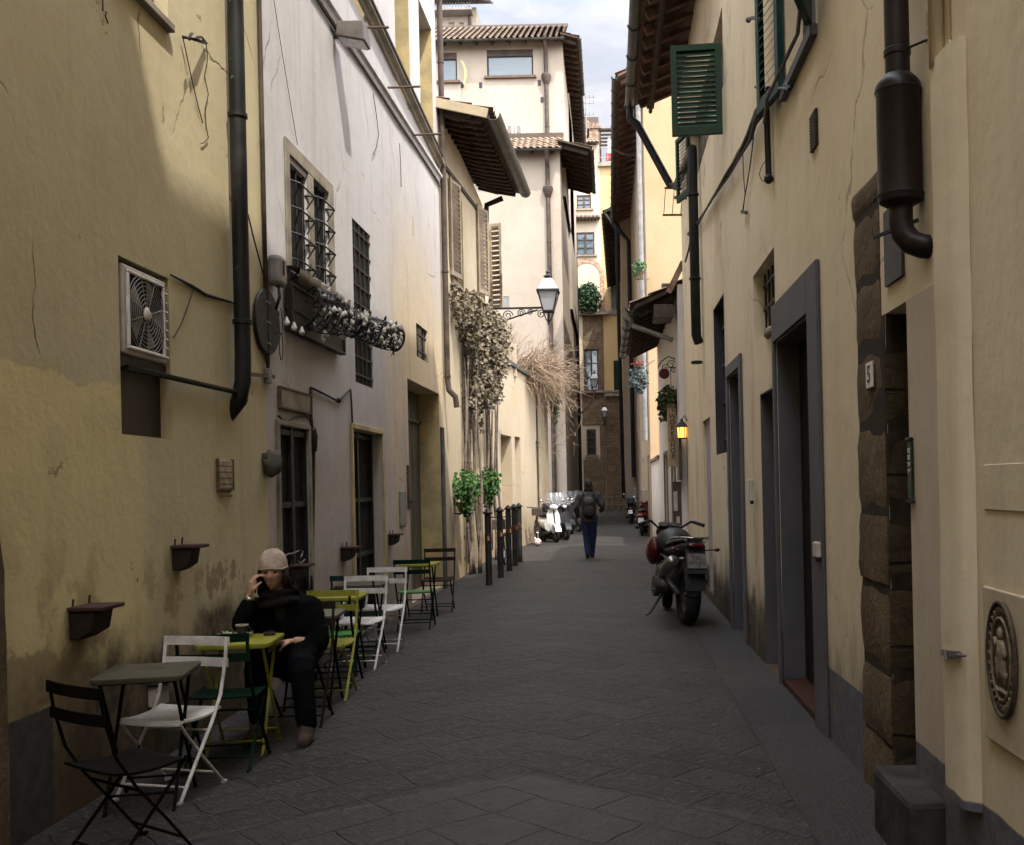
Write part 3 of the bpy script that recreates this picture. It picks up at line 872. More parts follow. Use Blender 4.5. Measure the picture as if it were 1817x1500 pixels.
# pale utility box low on wall behind the tables
t = thing('utility_box', 'small pale utility box low on the wall behind the grey table', 'box', F1.P(272, 1235))
ur = F1.rect(262, 1216, 284, 1214, 1252, 1250)
mb = MB(); fbox(mb, F1, ur[0], ur[1], ur[2], ur[3], .002, .06); mk('cover', mb, M['acgrey'], t, bevel=.006)
mb = MB(); fbox(mb, F1, ur[0] - .015, ur[1] + .015, ur[3] + .001, ur[3] + .02, .002, .08); mk('cap', mb, M['iron'], t)

# round sign on its pole between the two houses
t = thing('round_sign', 'round black sign standing off the corner pipe, parallel to the wall', 'sign', F1.W(F1.L - .05, 2.4, .12))
c = atY(474, 572, yc - .02); rr = .27
ax = Vector((1, -.03, 0)).normalized()
mb = MB(); mb.lathe([(rr, -.012), (rr + .008, 0), (rr, .012)], c, ax, 32); mk('disc', mb, M['iron'], t, auto=30)
mb = MB()
for dz, l in ((.17, .12), (-.18, .12), (.0, .1)):
    mb.bar(c + ax * .014 + Vector((0, -l / 2, dz)), c + ax * .014 + Vector((0, l / 2, dz)), .004, .012)
mk('pale_marks', mb, M['greybox'], t)
pz = atY(466, 660, yc).z
mb = MB(); mb.tube([c + Vector((0, 0, rr)), c + Vector((0, 0, rr + .14))], .012, 8); mb.tube([c - Vector((0, 0, rr)), Vector((c.x, c.y, pz))], .016, 8); mk('pole', mb, M['pipe'], t)
mb = MB(); mb.box((c.x, c.y, pz - .04), (.05, .06, .13)); mk('junction_box', mb, M['greybox'], t, bevel=.008)
mb = MB(); mb.tube([Vector((c.x, c.y, pz - .09)), Vector((XL - .02, c.y - .02, pz - .09))], .012, 6); mb.bar(Vector((c.x, c.y + .15, pz - .03)), Vector((c.x, c.y - .55, pz - .08)), .018, .03); mk('arm', mb, M['rust'], t)
mb = MB(); mb.tube([atY(440, 380, yc - .4), atY(452, 430, yc - .3), atY(468, 490, yc - .06), c + Vector((0, 0, rr + .12))], .007, 6)
mk('cord', mb, M['cable'], t)

# ---------------------------------------------------------------- white house
b2 = thing('white_house', 'tall lilac white house with dark doorways behind the cafe tables', 'house', (XL, yc, 0))
W1a = F2.rect(513, 288, 546, 318, 485, 492); W1b = F2.rect(555, 322, 582, 342, 497, 500)
W2 = F2.rect(628, 396, 660, 416, 682, 684)
W3 = F2.rect(739, 574, 759, 588, 636, 641)
D1 = F2.rect(498, 758, 549, 762, 1300, 1200); D1 = (D1[0], D1[1], .06, D1[3])
D2 = F2.rect(627, 766, 679, 768, 1100, 1090); D2 = (D2[0], D2[1], .06, D2[3])
D3 = F2.rect(727, 680, 783, 696, 1060, 1050); D3 = (D3[0], D3[1], .05, D3[3])
UW1 = F2.rect(625, -40, 650, 20, 20, 44); UW1 = (UW1[0], UW1[1], F2.px(650, 44)[1], 9.6)
UW2 = F2.rect(701, -40, 727, -10, 155, 190); UW2 = (UW2[0], UW2[1], F2.px(727, 192)[1], 9.6)
UW3 = F2.rect(745, 8, 768, 55, 240, 265)
hs = [W1a + (.12,), W1b + (.12,), W2 + (.08,), W3 + (.1,), D1 + (.1,), D2 + (.22,), D3 + (.42,), UW1 + (.42,), UW2 + (.42,), UW3 + (.42,)]
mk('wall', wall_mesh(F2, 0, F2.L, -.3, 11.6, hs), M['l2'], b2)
eave(F2, 0, F2.L, 11.6, 11.4, .45, b2, M['wood'], M['tile'], M['gut'], n_raft=14)
# stone framed two light window
zt = max(W1a[3], W1b[3]); zb = min(W1a[2], W1b[2])
mb = MB()
fa = F2.px(504, 300)[0]; fb = F2.px(590, 400)[0]
ztl = F2.px(504, 254)[1]; ztr = F2.px(590, 322)[1]; ztop = (ztl + ztr) / 2
O = .022
fbox(mb, F2, fa, W1a[0] - .001, zb, ztop, .001, O); fbox(mb, F2, W1a[1] + .001, W1b[0] - .001, zb, zt, .001, O)
fbox(mb, F2, W1b[1] + .001, fb, zb, ztop, .001, O); fbox(mb, F2, W1a[0], W1b[1], max(W1a[3], W1b[3]) + .001, ztop, .001, O)
wf = mk('window', mb, M['pietra'], b2, bevel=.008); wf['label'] = 'two light window with a stone surround'
for r in (W1a, W1b):
    panel(F2, r, .10, M['black'], 'pane', wf)
    mb = MB()
    n = 6
    for s in (r[0] + .05, (r[0] + r[1]) / 2, r[1] - .05):
        zz_ = [r[3] - (r[3] - r[2]) * i / n for i in range(n + 1)]
        mb.tube([F2.W(s, z, -.02) for z in zz_], .009, 5)
    for j in range(4):
        z = r[3] - (r[3] - r[2]) * (j + .7) / 4.2
        mb.tube([F2.W(r[0], z, -.02), F2.W(r[0] + .05, z - .03, .09), F2.W(r[1] - .05, z - .03, .09), F2.W(r[1], z, -.02)], .009, 5)
        mb.tube([F2.W(r[0] + .05, z - .03, .09), F2.W(r[0] + .09, z - .16, .02)], .008, 5); mb.tube([F2.W(r[1] - .05, z - .03, .09), F2.W(r[1] - .09, z - .16, .02)], .008, 5)
    mk('iron_grille', mb, M['iron'], wf)
mb = MB(); zs = zb
rows = []
for i in range(15):
    s = fa - .06 + (fb - fa + .12) * i / 14; j = .03 * mnoise.noise(Vector((i * .9, 2, 0))); k = .04 * mnoise.noise(Vector((i * 1.3, 7, 0)))
    rows.append([F2.W(s, zs - .14 + k, .003), F2.W(s, zs - .12 + k, .13 + j), F2.W(s, zs - .03 + j, .15 + j), F2.W(s, zs - .002 + j * .6, .1), F2.W(s, zs + .004, .003)])
mb.grid(rows); mk('window_sill', mb, M['pietra'], wf, smooth=True)
# tall barred window
pn = panel(F2, W2, .07, M['black'], 'window', b2); pn['label'] = 'tall window closed by a dark grille'
bars(F2, W2, -.008, 4, 9, M['iron'], 'grille', pn, .008)
pn = panel(F2, W3, .09, M['glass'], 'window', b2); pn['label'] = 'small window with a cross bar'
bars(F2, W3, -.03, 2, 2, M['slated'], 'grille', pn, .01)
for r in (UW1, UW2, UW3):
    w_ = panel(F2, r, .4, M['glass'], 'window', b2)
    mb = MB(); fbox(mb, F2, r[1] - .012, r[1] - .002, r[2] + .001, r[3], -.4, -.006); mk('ochre_jamb', mb, M['ivory'], w_)
# string courses
def course(F, pts, h, o, mat, name, bld):
    mb = MB(); A = [F.P(u, v, 0) for u, v in pts]
    for i in range(len(A) - 1):
        p, q = A[i], A[i + 1]
        pr_ = [(0, .001), (0, o), (-h * .4, o), (-h * .55, o * .55), (-h, o * .4), (-h, .001)]
        mb.grid([[p + UP * dz + F.n * oo for dz, oo in pr_], [q + UP * dz + F.n * oo for dz, oo in pr_]])
    return mk(name, mb, mat, bld)
def line_on(F, u0, v0, u1, v1):
    a = F.px(u0, v0); b = F.px(u1, v1); k = (b[1] - a[1]) / (b[0] - a[0])
    return lambda s: a[1] + k * (s - a[0])
l_low = line_on(F2, 600, 35, 782, 318); l_up = line_on(F2, 662, 45, 779, 292)
def course2(F, ln, h, o, mat, name, bld):
    mb = MB(); pr_ = [(0, .001), (0, o), (-h * .35, o), (-h * .5, o * .5), (-h, o * .35), (-h, .001)]
    mb.grid([[F.W(s, ln(s) + dz, oo) for dz, oo in pr_] for s in [F.L * i / 12 for i in range(13)]])
    return mk(name, mb, mat, bld)
course2(F2, l_low, .13, .07, M['l2'], 'string_course', b2)
course2(F2, l_up, .10, .11, M['pietra'], 'sill_course', b2)
mb = MB(); mb.tube([F2.W(s, l_up(s) + .03, .10) for s in (0, 2, 4, 6, F2.L - .2)], .035, 8); mk('sill_pipe', mb, M['gut'], b2, smooth=True)
mb = MB(); mb.tube([F2.W(s, l_low(s) - .17 + .02 * math.sin(s * 2), .02) for s in [F2.L * i / 14 for i in range(15)]], .012, 5); mk('wall_cable', mb, M['cable'], b2)
for (u0, v0, u1, v1) in ((638, 49, 690, 49), (690, 156, 746, 154), (735, 240, 784, 238)):
    s, z = F2.px(u0, v0, .06); e = atY(u1, v1, F2.W(s, 0).y + .05)
    mb = MB(); mb.tube([F2.W(s, z, 0), e], .016, 8); mk('flag_rod', mb, M['rust'], b2)
# doors
def doorset(F, r, depth, bld, mat, frame=None, mull=1, name='door', fw=.05, lbl=None):
    d = panel(F, r, depth, mat, name, bld)
    if lbl: d['label'] = lbl
    mb = MB(); a, b, c, e = r
    o0, o1 = -depth + .051, -depth + .09
    for i in range(mull + 2):
        s = a + (b - a) * i / (mull + 1); fbox(mb, F, max(a, s - .035), min(b, s + .035), c, e, o0, o1)
    for z in (c + .1, c + .85, c + 1.5, e - .05): fbox(mb, F, a + .036, b - .036, z - .025, z + .025, o0, o1 - .006)
    mk('door_rails', mb, M['iron'] if mat is M['glass'] or mat is M['black'] else mat, d)
    if frame:
        mb = MB(); frame_ring(mb, F, (a - .001, b + .001, c, e + .001), fw, .001, .03, sill=False); mk('door_frame', mb, frame, d, bevel=.006)
    mb = MB(); fbox(mb, F, a - .02, b + .02, -.05, c, -depth, .04); mk('threshold', mb, M['pietrad'], d, bevel=.01)
    return d
d1 = doorset(F2, D1, .095, b2, M['black'], M['pietra'], fw=.05, lbl='near black doorway with white graffiti')
mb = MB()
gz = lambda u, v: F2.P(u, v, -.002)
for pts in (((505, 987), (512, 983), (520, 982), (527, 979), (531, 977)), ((537, 977), (537, 982), (534, 989)), ((530, 996), (535, 999), (541, 993)), ((516, 1001), (518, 1003))):
    mb.tube([gz(*q) for q in pts], .006, 5)
mk('graffiti', mb, M['greybox'], d1)
d2 = doorset(F2, D2, .2, b2, M['black'], M['ivory'], mull=1, fw=.06, lbl='far black glazed doorway with an ochre frame')
# big portal: far jamb plastered yellow, recessed dark green door
mb = MB(); k = D3[0] + (D3[1] - D3[0]) * .02
a_, b_ = D3[0], D3[1]
d3 = panel(F2, D3, .4, M['olive'], 'door', b2, planks=4); d3['label'] = 'tall olive door inside the deep portal'
mb = MB(); fbox(mb, F2, D3[0] + .01, D3[1] - .01, D3[3] - .5, D3[3] - .45, -.36, -.3); mk('transom', mb, M['olive'], d3)
mb = MB(); fbox(mb, F2, D3[1] + .002, D3[1] + .24, -.05, D3[3] - .55, .001, .035); mk('stone_jamb', mb, M['pietrad'], d3, bevel=.012)
mb = MB(); fbox(mb, F2, D3[1] - .014, D3[1] - .002, .05, D3[3], -.39, -.006); mk('plaster_jamb', mb, M['ivory'], d3)
# stone panel over first door, grey panel
t = thing('stone_tablet', 'blank weathered stone tablet above the near black doorway', 'tablet', F2.P(518, 712))
r = F2.rect(493, 692, 545, 700, 724, 731)
mb = MB(); fbox(mb, F2, r[0], r[1], r[2], r[3], .002, .03); mk('slab', mb, M['pietra'], t, bevel=.006)
mb = MB(); frame_ring(mb, F2, r, .016, .002, .036); mk('rim', mb, M['rust'], t)
t = thing('grey_panel', 'flat grey metal panel on the wall beside the tall portal', 'panel', F2.P(714, 902))
r = F2.rect(708, 872, 719, 872, 933, 934)
mb = MB(); fbox(mb, F2, r[0], r[1], r[2], r[3], .002, .02); mk('plate', mb, M['greybox'], t, bevel=.004)
mb = MB(); [mb.lathe([(.012, 0), (.008, .006)], F2.W(s, z, .02), F2.n, 8) for s in (r[0] + .03, r[1] - .03) for z in (r[2] + .03, r[3] - .03)]; mk('screw', mb, M['iron'], t)
t = thing('letter_plate', 'narrow dark upright plate on the near edge of the tall portal', 'plate', F2.P(726, 862))
r = F2.rect(723, 826, 727, 826, 900, 901)
mb = MB(); fbox(mb, F2, r[0] - .03, r[1] + .02, r[2], r[3], .002, .03); mk('plate', mb, M['rust'], t, bevel=.004)
mb = MB(); fbox(mb, F2, r[0] - .02, r[1] + .01, r[2] + .06, r[2] + .09, .031, .034); mk('slot', mb, M['black'], t)
# cables around the doors
mb = MB()
mb.tube([F2.P(u, v, .015) for u, v in ((553, 1046), (556, 900), (557, 800), (555, 770), (552, 740), (552, 688))], .016, 6)
mb.tube([F2.P(u, v, .02) for u, v in ((552, 688), (575, 699), (598, 711), (606, 707), (622, 691))], .011, 6)
mb.tube([F2.P(u, v, .02) for u, v in ((622, 691), (624, 720), (626, 764))], .011, 6)
mb.tube([F2.P(u, v, .015) for u, v in ((494, 738), (500, 744), (512, 747), (524, 741), (540, 738), (552, 742))], .009, 6)
mb.tube([F2.P(u, v, .03) for u, v in ((556, 800), (558, 775), (555, 762))], .035, 8)
mb.sphere(F2.P(601, 711, .03), .03, 10, 7)
tag(mk('door_cables', mb, M['cable'], smooth=True), 'brown cables looping around the two black doorways', 'cable')
# thin hanging wires higher up
t = thing('hanging_wires', 'thin loose wires hanging down the upper white wall', 'wire', F2.P(690, 240))
for pts, r_ in ((((662, 165), (668, 205), (672, 240), (668, 262), (662, 275)), .005), (((709, 255), (711, 290), (712, 332)), .005), (((486, 0), (500, 90), (515, 180), (528, 258)), .003)):
    mb = MB(); mb.tube([F2.P(u, v, .02) for u, v in pts], r_, 5); mk('wire', mb, M['cable'], t)
# end downpipe
p_ = F2.P(787, 300, .08); s = (p_ - F2.p0).dot(F2.t)
ze = F2.P(800, 695, .08).z
dpipe(F2, [F2.W(s, 11.4, .07), F2.W(s, ze + .2, .07), F2.W(s, ze, .09), F2.W(s, ze - .12, .2), F2.W(s, ze - .3, .22)], .05, M['bpipe'], b2, clips=[F2.W(s, z, .07) for z in (3.6, 5.4, 7.2, 9)])

# floodlight
p = F2.P(592, 62, 0); s = (p - F2.p0).dot(F2.t); z = p.z
t = thing('floodlight', 'square brown floodlight jutting from the white wall near the string course', 'lamp', F2.W(s, z))
c = atY(606, 66, F2.W(s, 0).y + .05)
outv = (c - F2.W(s, z)); outv.z = 0; outv = F2.n
hw, hd, hh = .145, .12, .20
cc = F2.W(s, c.z, .21)
def fl(x, y, zz): return cc + F2.n * x + F2.t * y + UP * zz
mb = MB()
mb.add([fl(-hw, -hd, .1), fl(hw, -hd, .1), fl(hw, hd, .1), fl(-hw, hd, .1), fl(-hw * 1.05, -hd * 1.1, -.06), fl(hw * 1.1, -hd * 1.1, -.12), fl(hw * 1.1, hd * 1.1, -.12), fl(-hw * 1.05, hd * 1.1, -.06)],
       [(3, 2, 1, 0), (0, 1, 5, 4), (1, 2, 6, 5), (2, 3, 7, 6), (3, 0, 4, 7), (4, 5, 6, 7)])
mk('housing', mb, simple('lamp_housing', (.10, .085, .075), .5, var=.2), t, bevel=.012)
mb = MB(); mb.add([fl(-hw * .9, -hd * .95, -.068), fl(hw * .96, -hd * .95, -.124), fl(hw * .96, hd * .95, -.124), fl(-hw * .9, hd * .95, -.068), fl(-hw * .9, -hd * .95, -.075), fl(hw * .96, -hd * .95, -.131), fl(hw * .96, hd * .95, -.131), fl(-hw * .9, hd * .95, -.075)], [(0, 1, 2, 3), (7, 6, 5, 4), (0, 4, 5, 1), (1, 5, 6, 2), (2, 6, 7, 3), (3, 7, 4, 0)])
mk('lamp_glass', mb, simple('frosted_glass', (.5, .48, .47), .3, var=.1), t)
mb = MB(); mb.bar(F2.W(s, c.z, 0), F2.W(s, c.z, .1), .06, .06); mk('bracket', mb, M['iron'], t)
# siren box at the corner
t = thing('alarm_box', 'grey rounded alarm box at the corner above the round sign', 'alarm box', atY(486, 480, yc + .1))
c = atY(484, 482, yc + .16); c.x = XL + .07
mb = MB(); mb.box(c, (.12, .2, .26)); mk('cover', mb, M['greybox'], t, bevel=.035)
mb = MB(); mb.box(c + Vector((.062, -.02, .02)), (.008, .03, .12)); mk('vent', mb, M['black'], t)
mb = MB(); mb.tube([c + Vector((.02, -.03, -.13)), c + Vector((.04, -.08, -.24)), c + Vector((.0, -.06, -.34))], .014, 6)
for k in range(2):
    mb.tube([c + Vector((-.02, .12 + .05 * math.sin(q), -.42 + .12 * math.cos(q) - k * .22)) for q in [i * .7 for i in range(9)]], .004, 5)
mk('cable_coil', mb, M['cable'], t, smooth=True)

# framed board under the stone window
t = thing('wall_board', 'dark brown framed board under the two light stone window', 'board', F2.P(545, 560))
sa, sb = F2.px(504, 550)[0], F2.px(597, 580)[0]
za, zb_ = F2.px(504, 582)[1], F2.px(504, 508)[1]
mb = MB(); fbox(mb, F2, sa, sb, za, zb_, .03, .07); mk('panel', mb, simple('dark_board', (.045, .034, .026), .7, var=.4, scale=6), t)
mb = MB(); frame_ring(mb, F2, (sa, sb, za, zb_), .03, .02, .09); mk('frame', mb, M['cable'], t, bevel=.005)
mb = MB()
for q in ((515, 545), (540, 560), (560, 575)): mb.bar(F2.P(q[0], q[1], .075), F2.P(q[0] + 25, q[1] + 14, .075), .006, .02)
mk('battens', mb, M['iron'], t)
# wire fish trap full of glass bulbs
t = thing('wire_trap_lamp', 'wire basket lamp crowded with clear glass bulbs, jutting from the white wall', 'lamp', F2.P(560, 545))
A = F2.P(548, 545, .1); sA = (A - F2.p0).dot(F2.t)
B = atY(705, 604, A.y + .75)
dirv = (B - A); Lb = dirv.length; dirv.normalize(); e1 = dirv.cross(UP).normalized(); e2 = e1.cross(dirv)
rad = lambda k: .195 * (1 - k) + .105 * k + .02 * math.sin(k * 9)
mb = MB()
for i in range(15):
    k = i / 14; c = A + dirv * Lb * k
    mb.tube([c + (e1 * math.cos(q) + e2 * math.sin(q)) * rad(k) for q in [2 * math.pi * j / 18 for j in range(19)]], .006 if i % 7 else .013, 5, cap=False)
for j in range(14):
    q0 = 2 * math.pi * j / 14
    for sg in (-1, 1):
        mb.tube([A + dirv * Lb * (i / 10) + (e1 * math.cos(q0 + sg * i * .12) + e2 * math.sin(q0 + sg * i * .12)) * rad(i / 10) for i in range(11)], .0042, 4, cap=False)
mk('wire_basket', mb, M['iron'], t)
mb = MB()
for j in range(240):
    k = rnd.random() ** .8; q = rnd.uniform(0, 6.28); r_ = rad(k) * rnd.uniform(.2, 1.0)
    c = A + dirv * Lb * k + (e1 * math.cos(q) + e2 * math.sin(q)) * r_
    d = Vector((rnd.uniform(-1, 1), rnd.uniform(-1, 1), rnd.uniform(-1, 1)))
    mb.leaf(c, d, UP, rnd.uniform(.05, .12), .03)
lf = tag(mk('dark_foil', mb, simple('dark_foil', (.03, .03, .028), .3, metal=.6, var=.4), t), kind='stuff')
bm_ = simple('clear_bulb_glass', (.62, .60, .55), .12, var=.3, scale=20, bmp=0); 
for j in range(92):
    k = .12 + .9 * (j / 92) + rnd.uniform(-.03, .03); k = min(k, 1.0)
    q = rnd.uniform(-.4, 6.6); r_ = rad(k) * rnd.uniform(.8, 1.15)
    c = A + dirv * Lb * k + (e1 * math.cos(q) + e2 * math.sin(q)) * r_
    mb = MB(); s_ = rnd.uniform(.016, .030)
    mb.lathe([(.004, s_ * 1.9), (s_ * .35, s_ * 1.6), (s_ * .5, s_), (s_ * .95, s_ * .3), (s_, -.2 * s_), (s_ * .75, -.75 * s_), (.004, -s_)], c, UP + Vector((rnd.uniform(-.4, .4), rnd.uniform(-.4, .4), 0)), 10)
    mk('glass_bulb', mb, bm_, t, smooth=True)
for q in ((509, 573), (522, 582), (536, 590), (573, 603)):
    mb = MB(); s_ = .028; mb.lathe([(.004, s_ * 1.9), (s_ * .35, s_ * 1.6), (s_ * .5, s_), (s_ * .95, s_ * .3), (s_, -.2 * s_), (s_ * .75, -.75 * s_), (.004, -s_)], F2.P(q[0], q[1], .15), UP, 10)
    mk('glass_bulb', mb, bm_, t, smooth=True)

# carved corbel head near first door
t = thing('stone_corbel', 'small weathered carved corbel beside the near black doorway', 'corbel', F2.P(480, 822))
c = F2.P(483, 822, .06)
mb = MB(); mb.sphere(c, (.10, .09, .11), 14, 10, fn=lambda p: p * (1 + .35 * mnoise.noise(p * 16))); mk('head', mb, M['pietrad'], t, smooth=True)
mb = MB(); mb.box(c + Vector((-.06, 0, .06)), (.1, .16, .05)); mk('cap', mb, M['pietrad'], t, bevel=.01)
# ---------------------------------------------------------------- ochre house with the deep eave
b3 = thing('ochre_house', 'ochre house under a deep tiled eave, with beige shutters and a vine', 'house', (-2.8, ye, 0))
fl_ = thing  # alias
zw3, zn3 = 8.35, 8.1
g0 = atY(866, 198, ye + .05); g1 = atY(922, 326, 23.0)
Wd = F3.rect(834, 733, 842, 735, 765, 765)
SW1 = F3.rect(800, 338, 818, 352, 500, 506)
SW2 = F3.rect(848, 388, 866, 402, 534, 536)
mk('wall', wall_mesh(F3, 0, F3.L, -.3, zw3, [Wd + (.2,), SW2 + (.15,), SW1 + (.15,)]), M['l3'], b3)
panel(F3, Wd, .18, M['black'], 'window', b3)
# eave: sloping slightly along the street, so built from its own corner points
ov0 = (g0 - F3.W(0, 0)).dot(F3.n); ov1 = (g1 - F3.W(F3.L, 0)).dot(F3.n)
g0.z -= .1; g1.z -= .1
pw0 = F3.W(-.05, g0.z + .2); pw1 = F3.W(F3.L - .1, g1.z + .22)
pe0 = F3.W(-.05, g0.z, ov0); pe1 = F3.W(F3.L - .1, g1.z, ov1)
up3 = (pw0 - pe0).normalized()
bk0 = pe0 + up3 * 5; bk1 = pe1 + (pw1 - pe1).normalized() * 5
mb = MB(); T = UP * .08
mb.add([pe0, pe1, bk1, bk0, pe0 + T, pe1 + T, bk1 + T, bk0 + T], [(0, 1, 2, 3), (7, 6, 5, 4), (0, 4, 5, 1), (1, 5, 6, 2), (2, 6, 7, 3), (3, 7, 4, 0)])
rf = mk('roof', mb, M['wood'], b3)
for i in range(17):
    mb = MB(); k = (i + .4) / 17
    a = pw0.lerp(pw1, k) - UP * .07 - F3.n * .05; b = pe0.lerp(pe1, k) - UP * .05 - F3.n * .12
    m_ = a.lerp(b, .55) - UP * .02
    mb.bar(a, m_, .10, .13); mb.bar(m_, b, .095, .10)
    mk('rafter', mb, M['wood'], rf, bevel=.01)
mb = MB(); mb.bar(pw0 + F3.n * .55 - UP * .2 , pw1 + F3.n * .55 - UP * .2, .06, .05); mk('batten', mb, M['wood'], rf)
mb = MB(); tiles(mb, pe0 + T + F3.n * .05, pe1 + T + F3.n * .05, up3, n_course=11); mk('roof_tiles', mb, M['tile'], rf, smooth=True)
# verge board at the near end
mb = MB(); mb.bar(pe0 - F3.t * .03 + UP * .02, bk0 - F3.t * .03 + UP * .02, .05, .16); mk('verge_board', mb, M['l3'], rf)
# gutter
mb = MB(); gr = .13; rows = []
for i in range(9):
    c = (pe0 + F3.n * gr * .7 + UP * .04).lerp(pe1 + F3.n * gr * .7 + UP * .04, i / 8)
    pr_ = [(gr * math.cos(q), gr * math.sin(q)) for q in [math.pi + math.pi * k / 10 for k in range(11)]]
    rows.append([c + F3.n * x + UP * y for x, y in pr_] + [c + F3.n * x * .88 + UP * y * .88 for x, y in pr_[::-1]])
mb.grid(rows); mb.add(rows[0], [tuple(range(22))]); mb.add(rows[-1], [tuple(range(22))])
mk('gutter', mb, M['gut'], b3, auto=50)
a = F3.P(871, 345, .12); mbz = F3.P(868, 400, .1).z
dpipe(F3, [F3.W(F3.L - .25, pw1.z - .35, .5), F3.W(F3.L - .25, pw1.z - .5, .12), F3.W(F3.L - .25, mbz - .1, .1)], .065, M['pipe'], b3)
# string course + shutters
mb = MB(); ln3 = line_on(F3, 800, 310, 862, 392)
mb.grid([[F3.W(s, ln3(s), .001), F3.W(s, ln3(s), .05), F3.W(s, ln3(s) - .06, .04), F3.W(s, ln3(s) - .06, .001)] for s in [F3.L * i / 6 for i in range(7)]])
mk('string_course', mb, M['cable'], b3)
for r, lb in ((SW1, 'near beige louvred shutter swung slightly off the wall'), (SW2, 'far beige louvred shutter leaf swung off the wall')):
    half = (r[1] - r[0]) / 2
    u_ = 800 if r is SW1 else 848
    a_ = F3.P(u_, 440 if r is SW1 else 460, .03); tip = atY(u_ + 18, 440, a_.y + .5); ax = tip - a_; ax.z = 0
    l_ = louvre(None, M['beige'], b3, 'shutter', Vector((a_.x, a_.y, r[2])), ax, ax.length, r[3] - r[2], .045, 18, lap=.3); l_['label'] = lb
    w_ = panel(F3, r, .14, M['black'], 'window', b3)
    mb = MB(); frame_ring(mb, F3, r, .09, .002, .035); mk('window_frame', mb, M['ivory'], w_)
hp = F3.P(869, 475, .03); zb_ = F3.P(869, 546, .03).z; zt_ = F3.P(869, 402, .03).z
tip = atY(891, 475, hp.y - .12); ax = (tip - hp); ax.z = 0
l_ = louvre(None, M['beige'], b3, 'shutter', Vector((hp.x, hp.y, zb_)), ax, ax.length, zt_ - zb_, .045, 16, lap=.32); l_['label'] = 'open beige louvred shutter facing the street'
mb = MB()
mb.box(F3.P(812, 512, .08), (.16, .8, .05)); mk('window_sill', mb, M['pietra'], b3, bevel=.01)

# vine
M['bark'] = simple('grey_vine_bark', (.16, .13, .105), .9, var=.4, scale=6, bmp=.7)
def vine_leaves(mb, c, r, n, L=(.07, .13), flat=.5):
    for i in range(n):
        q = Vector((rnd.gauss(0, 1), rnd.gauss(0, 1), rnd.gauss(0, 1))); q.normalize(); k = rnd.random() ** .45
        p = c + Vector((q.x * r[0], q.y * r[1], q.z * r[2])) * k
        d = Vector((rnd.uniform(-1, 1), rnd.uniform(-1, 1), rnd.uniform(-1.2, .4))); nn = Vector((rnd.uniform(0, 1), -1, rnd.uniform(-.2, 1)))
        l = rnd.uniform(*L); mb.leaf(p, d, nn, l, l * rnd.uniform(.6, .95))
t = thing('climbing_vine', 'dry grey green climbing vine hanging over the ochre house below its shutters', 'vine', F3.W(1.5, 0))
mb = MB()
blobs = [(812, 540, .55, .4, .35, 170), (828, 560, .65, .5, .5, 260), (838, 590, .55, .5, .5, 260), (858, 590, .7, .6, .55, 360), (880, 600, .6, .5, .6, 330), (868, 640, .65, .6, .55, 360), (845, 640, .45, .5, .5, 230),
         (885, 640, .4, .5, .5, 200), (858, 680, .4, .5, .45, 200), (874, 690, .35, .4, .4, 130), (842, 680, .3, .4, .35, 90), (832, 545, .5, .4, .3, 150), (850, 560, .6, .5, .35, 220), (866, 715, .22, .3, .25, 50), (838, 715, .18, .3, .2, 30)]
for (u, v, rx, ry, rz, n) in blobs:
    Y = 17.6 + (u - 800) / 100 * 5.0
    c = atY(u, v, min(22.9, Y)); c.x = max(c.x, F3.W(min(F3.L, c.y - ye), 0).x + .12)
    vine_leaves(mb, c, (rx * .62, ry, rz), int(n * 1.5))
for k in range(14):
    u = rnd.uniform(812, 890); c = atY(u, 690 + rnd.uniform(-20, 20), 20.5 + (u - 850) * .04); L_ = rnd.uniform(.2, .9)
    for j in range(int(L_ * 26)):
        p = c - UP * rnd.uniform(0, L_) + Vector((rnd.gauss(0, .05), rnd.gauss(0, .08), 0)); l = rnd.uniform(.05, .11)
        mb.leaf(p, (rnd.uniform(-1, 1), rnd.uniform(-1, 1), -1), (0, -1, .3), l, l * .7)
mk('foliage', mb, foliage('dry_vine_leaves', (.15, .125, .083), (.29, .24, .168)), t)
for (u, base) in ((822, 0), (860, 1)):
    mb = MB(); s = F3.px(u, 780)[0]
    for j in range(5):
        o = .08 + .05 * j; ph = rnd.uniform(0, 6)
        mb.tube([F3.W(s + .12 * math.sin(z * 1.3 + ph) + (j - 2) * .09, z, o + .03 * math.sin(z * 2 + ph)) for z in [i * .3 for i in range(15)]], [.035 - .001 * i for i in range(15)], 6)
    mk('trunk', mb, M['bark'], t, smooth=True)
for u in (824, 862):
    mb = MB(); s = F3.px(u, 780)[0]
    for j in range(-2, 3): mb.tube([F3.W(s + j * .2, .2, .06), F3.W(s + j * .2, 4.6, .06)], .012, 5)
    for k in range(10): mb.tube([F3.W(s - .5, .5 + k * .42, .07), F3.W(s + .5, .5 + k * .42, .07)], .011, 5)
    mk('trellis', mb, M['bpipe'], t)
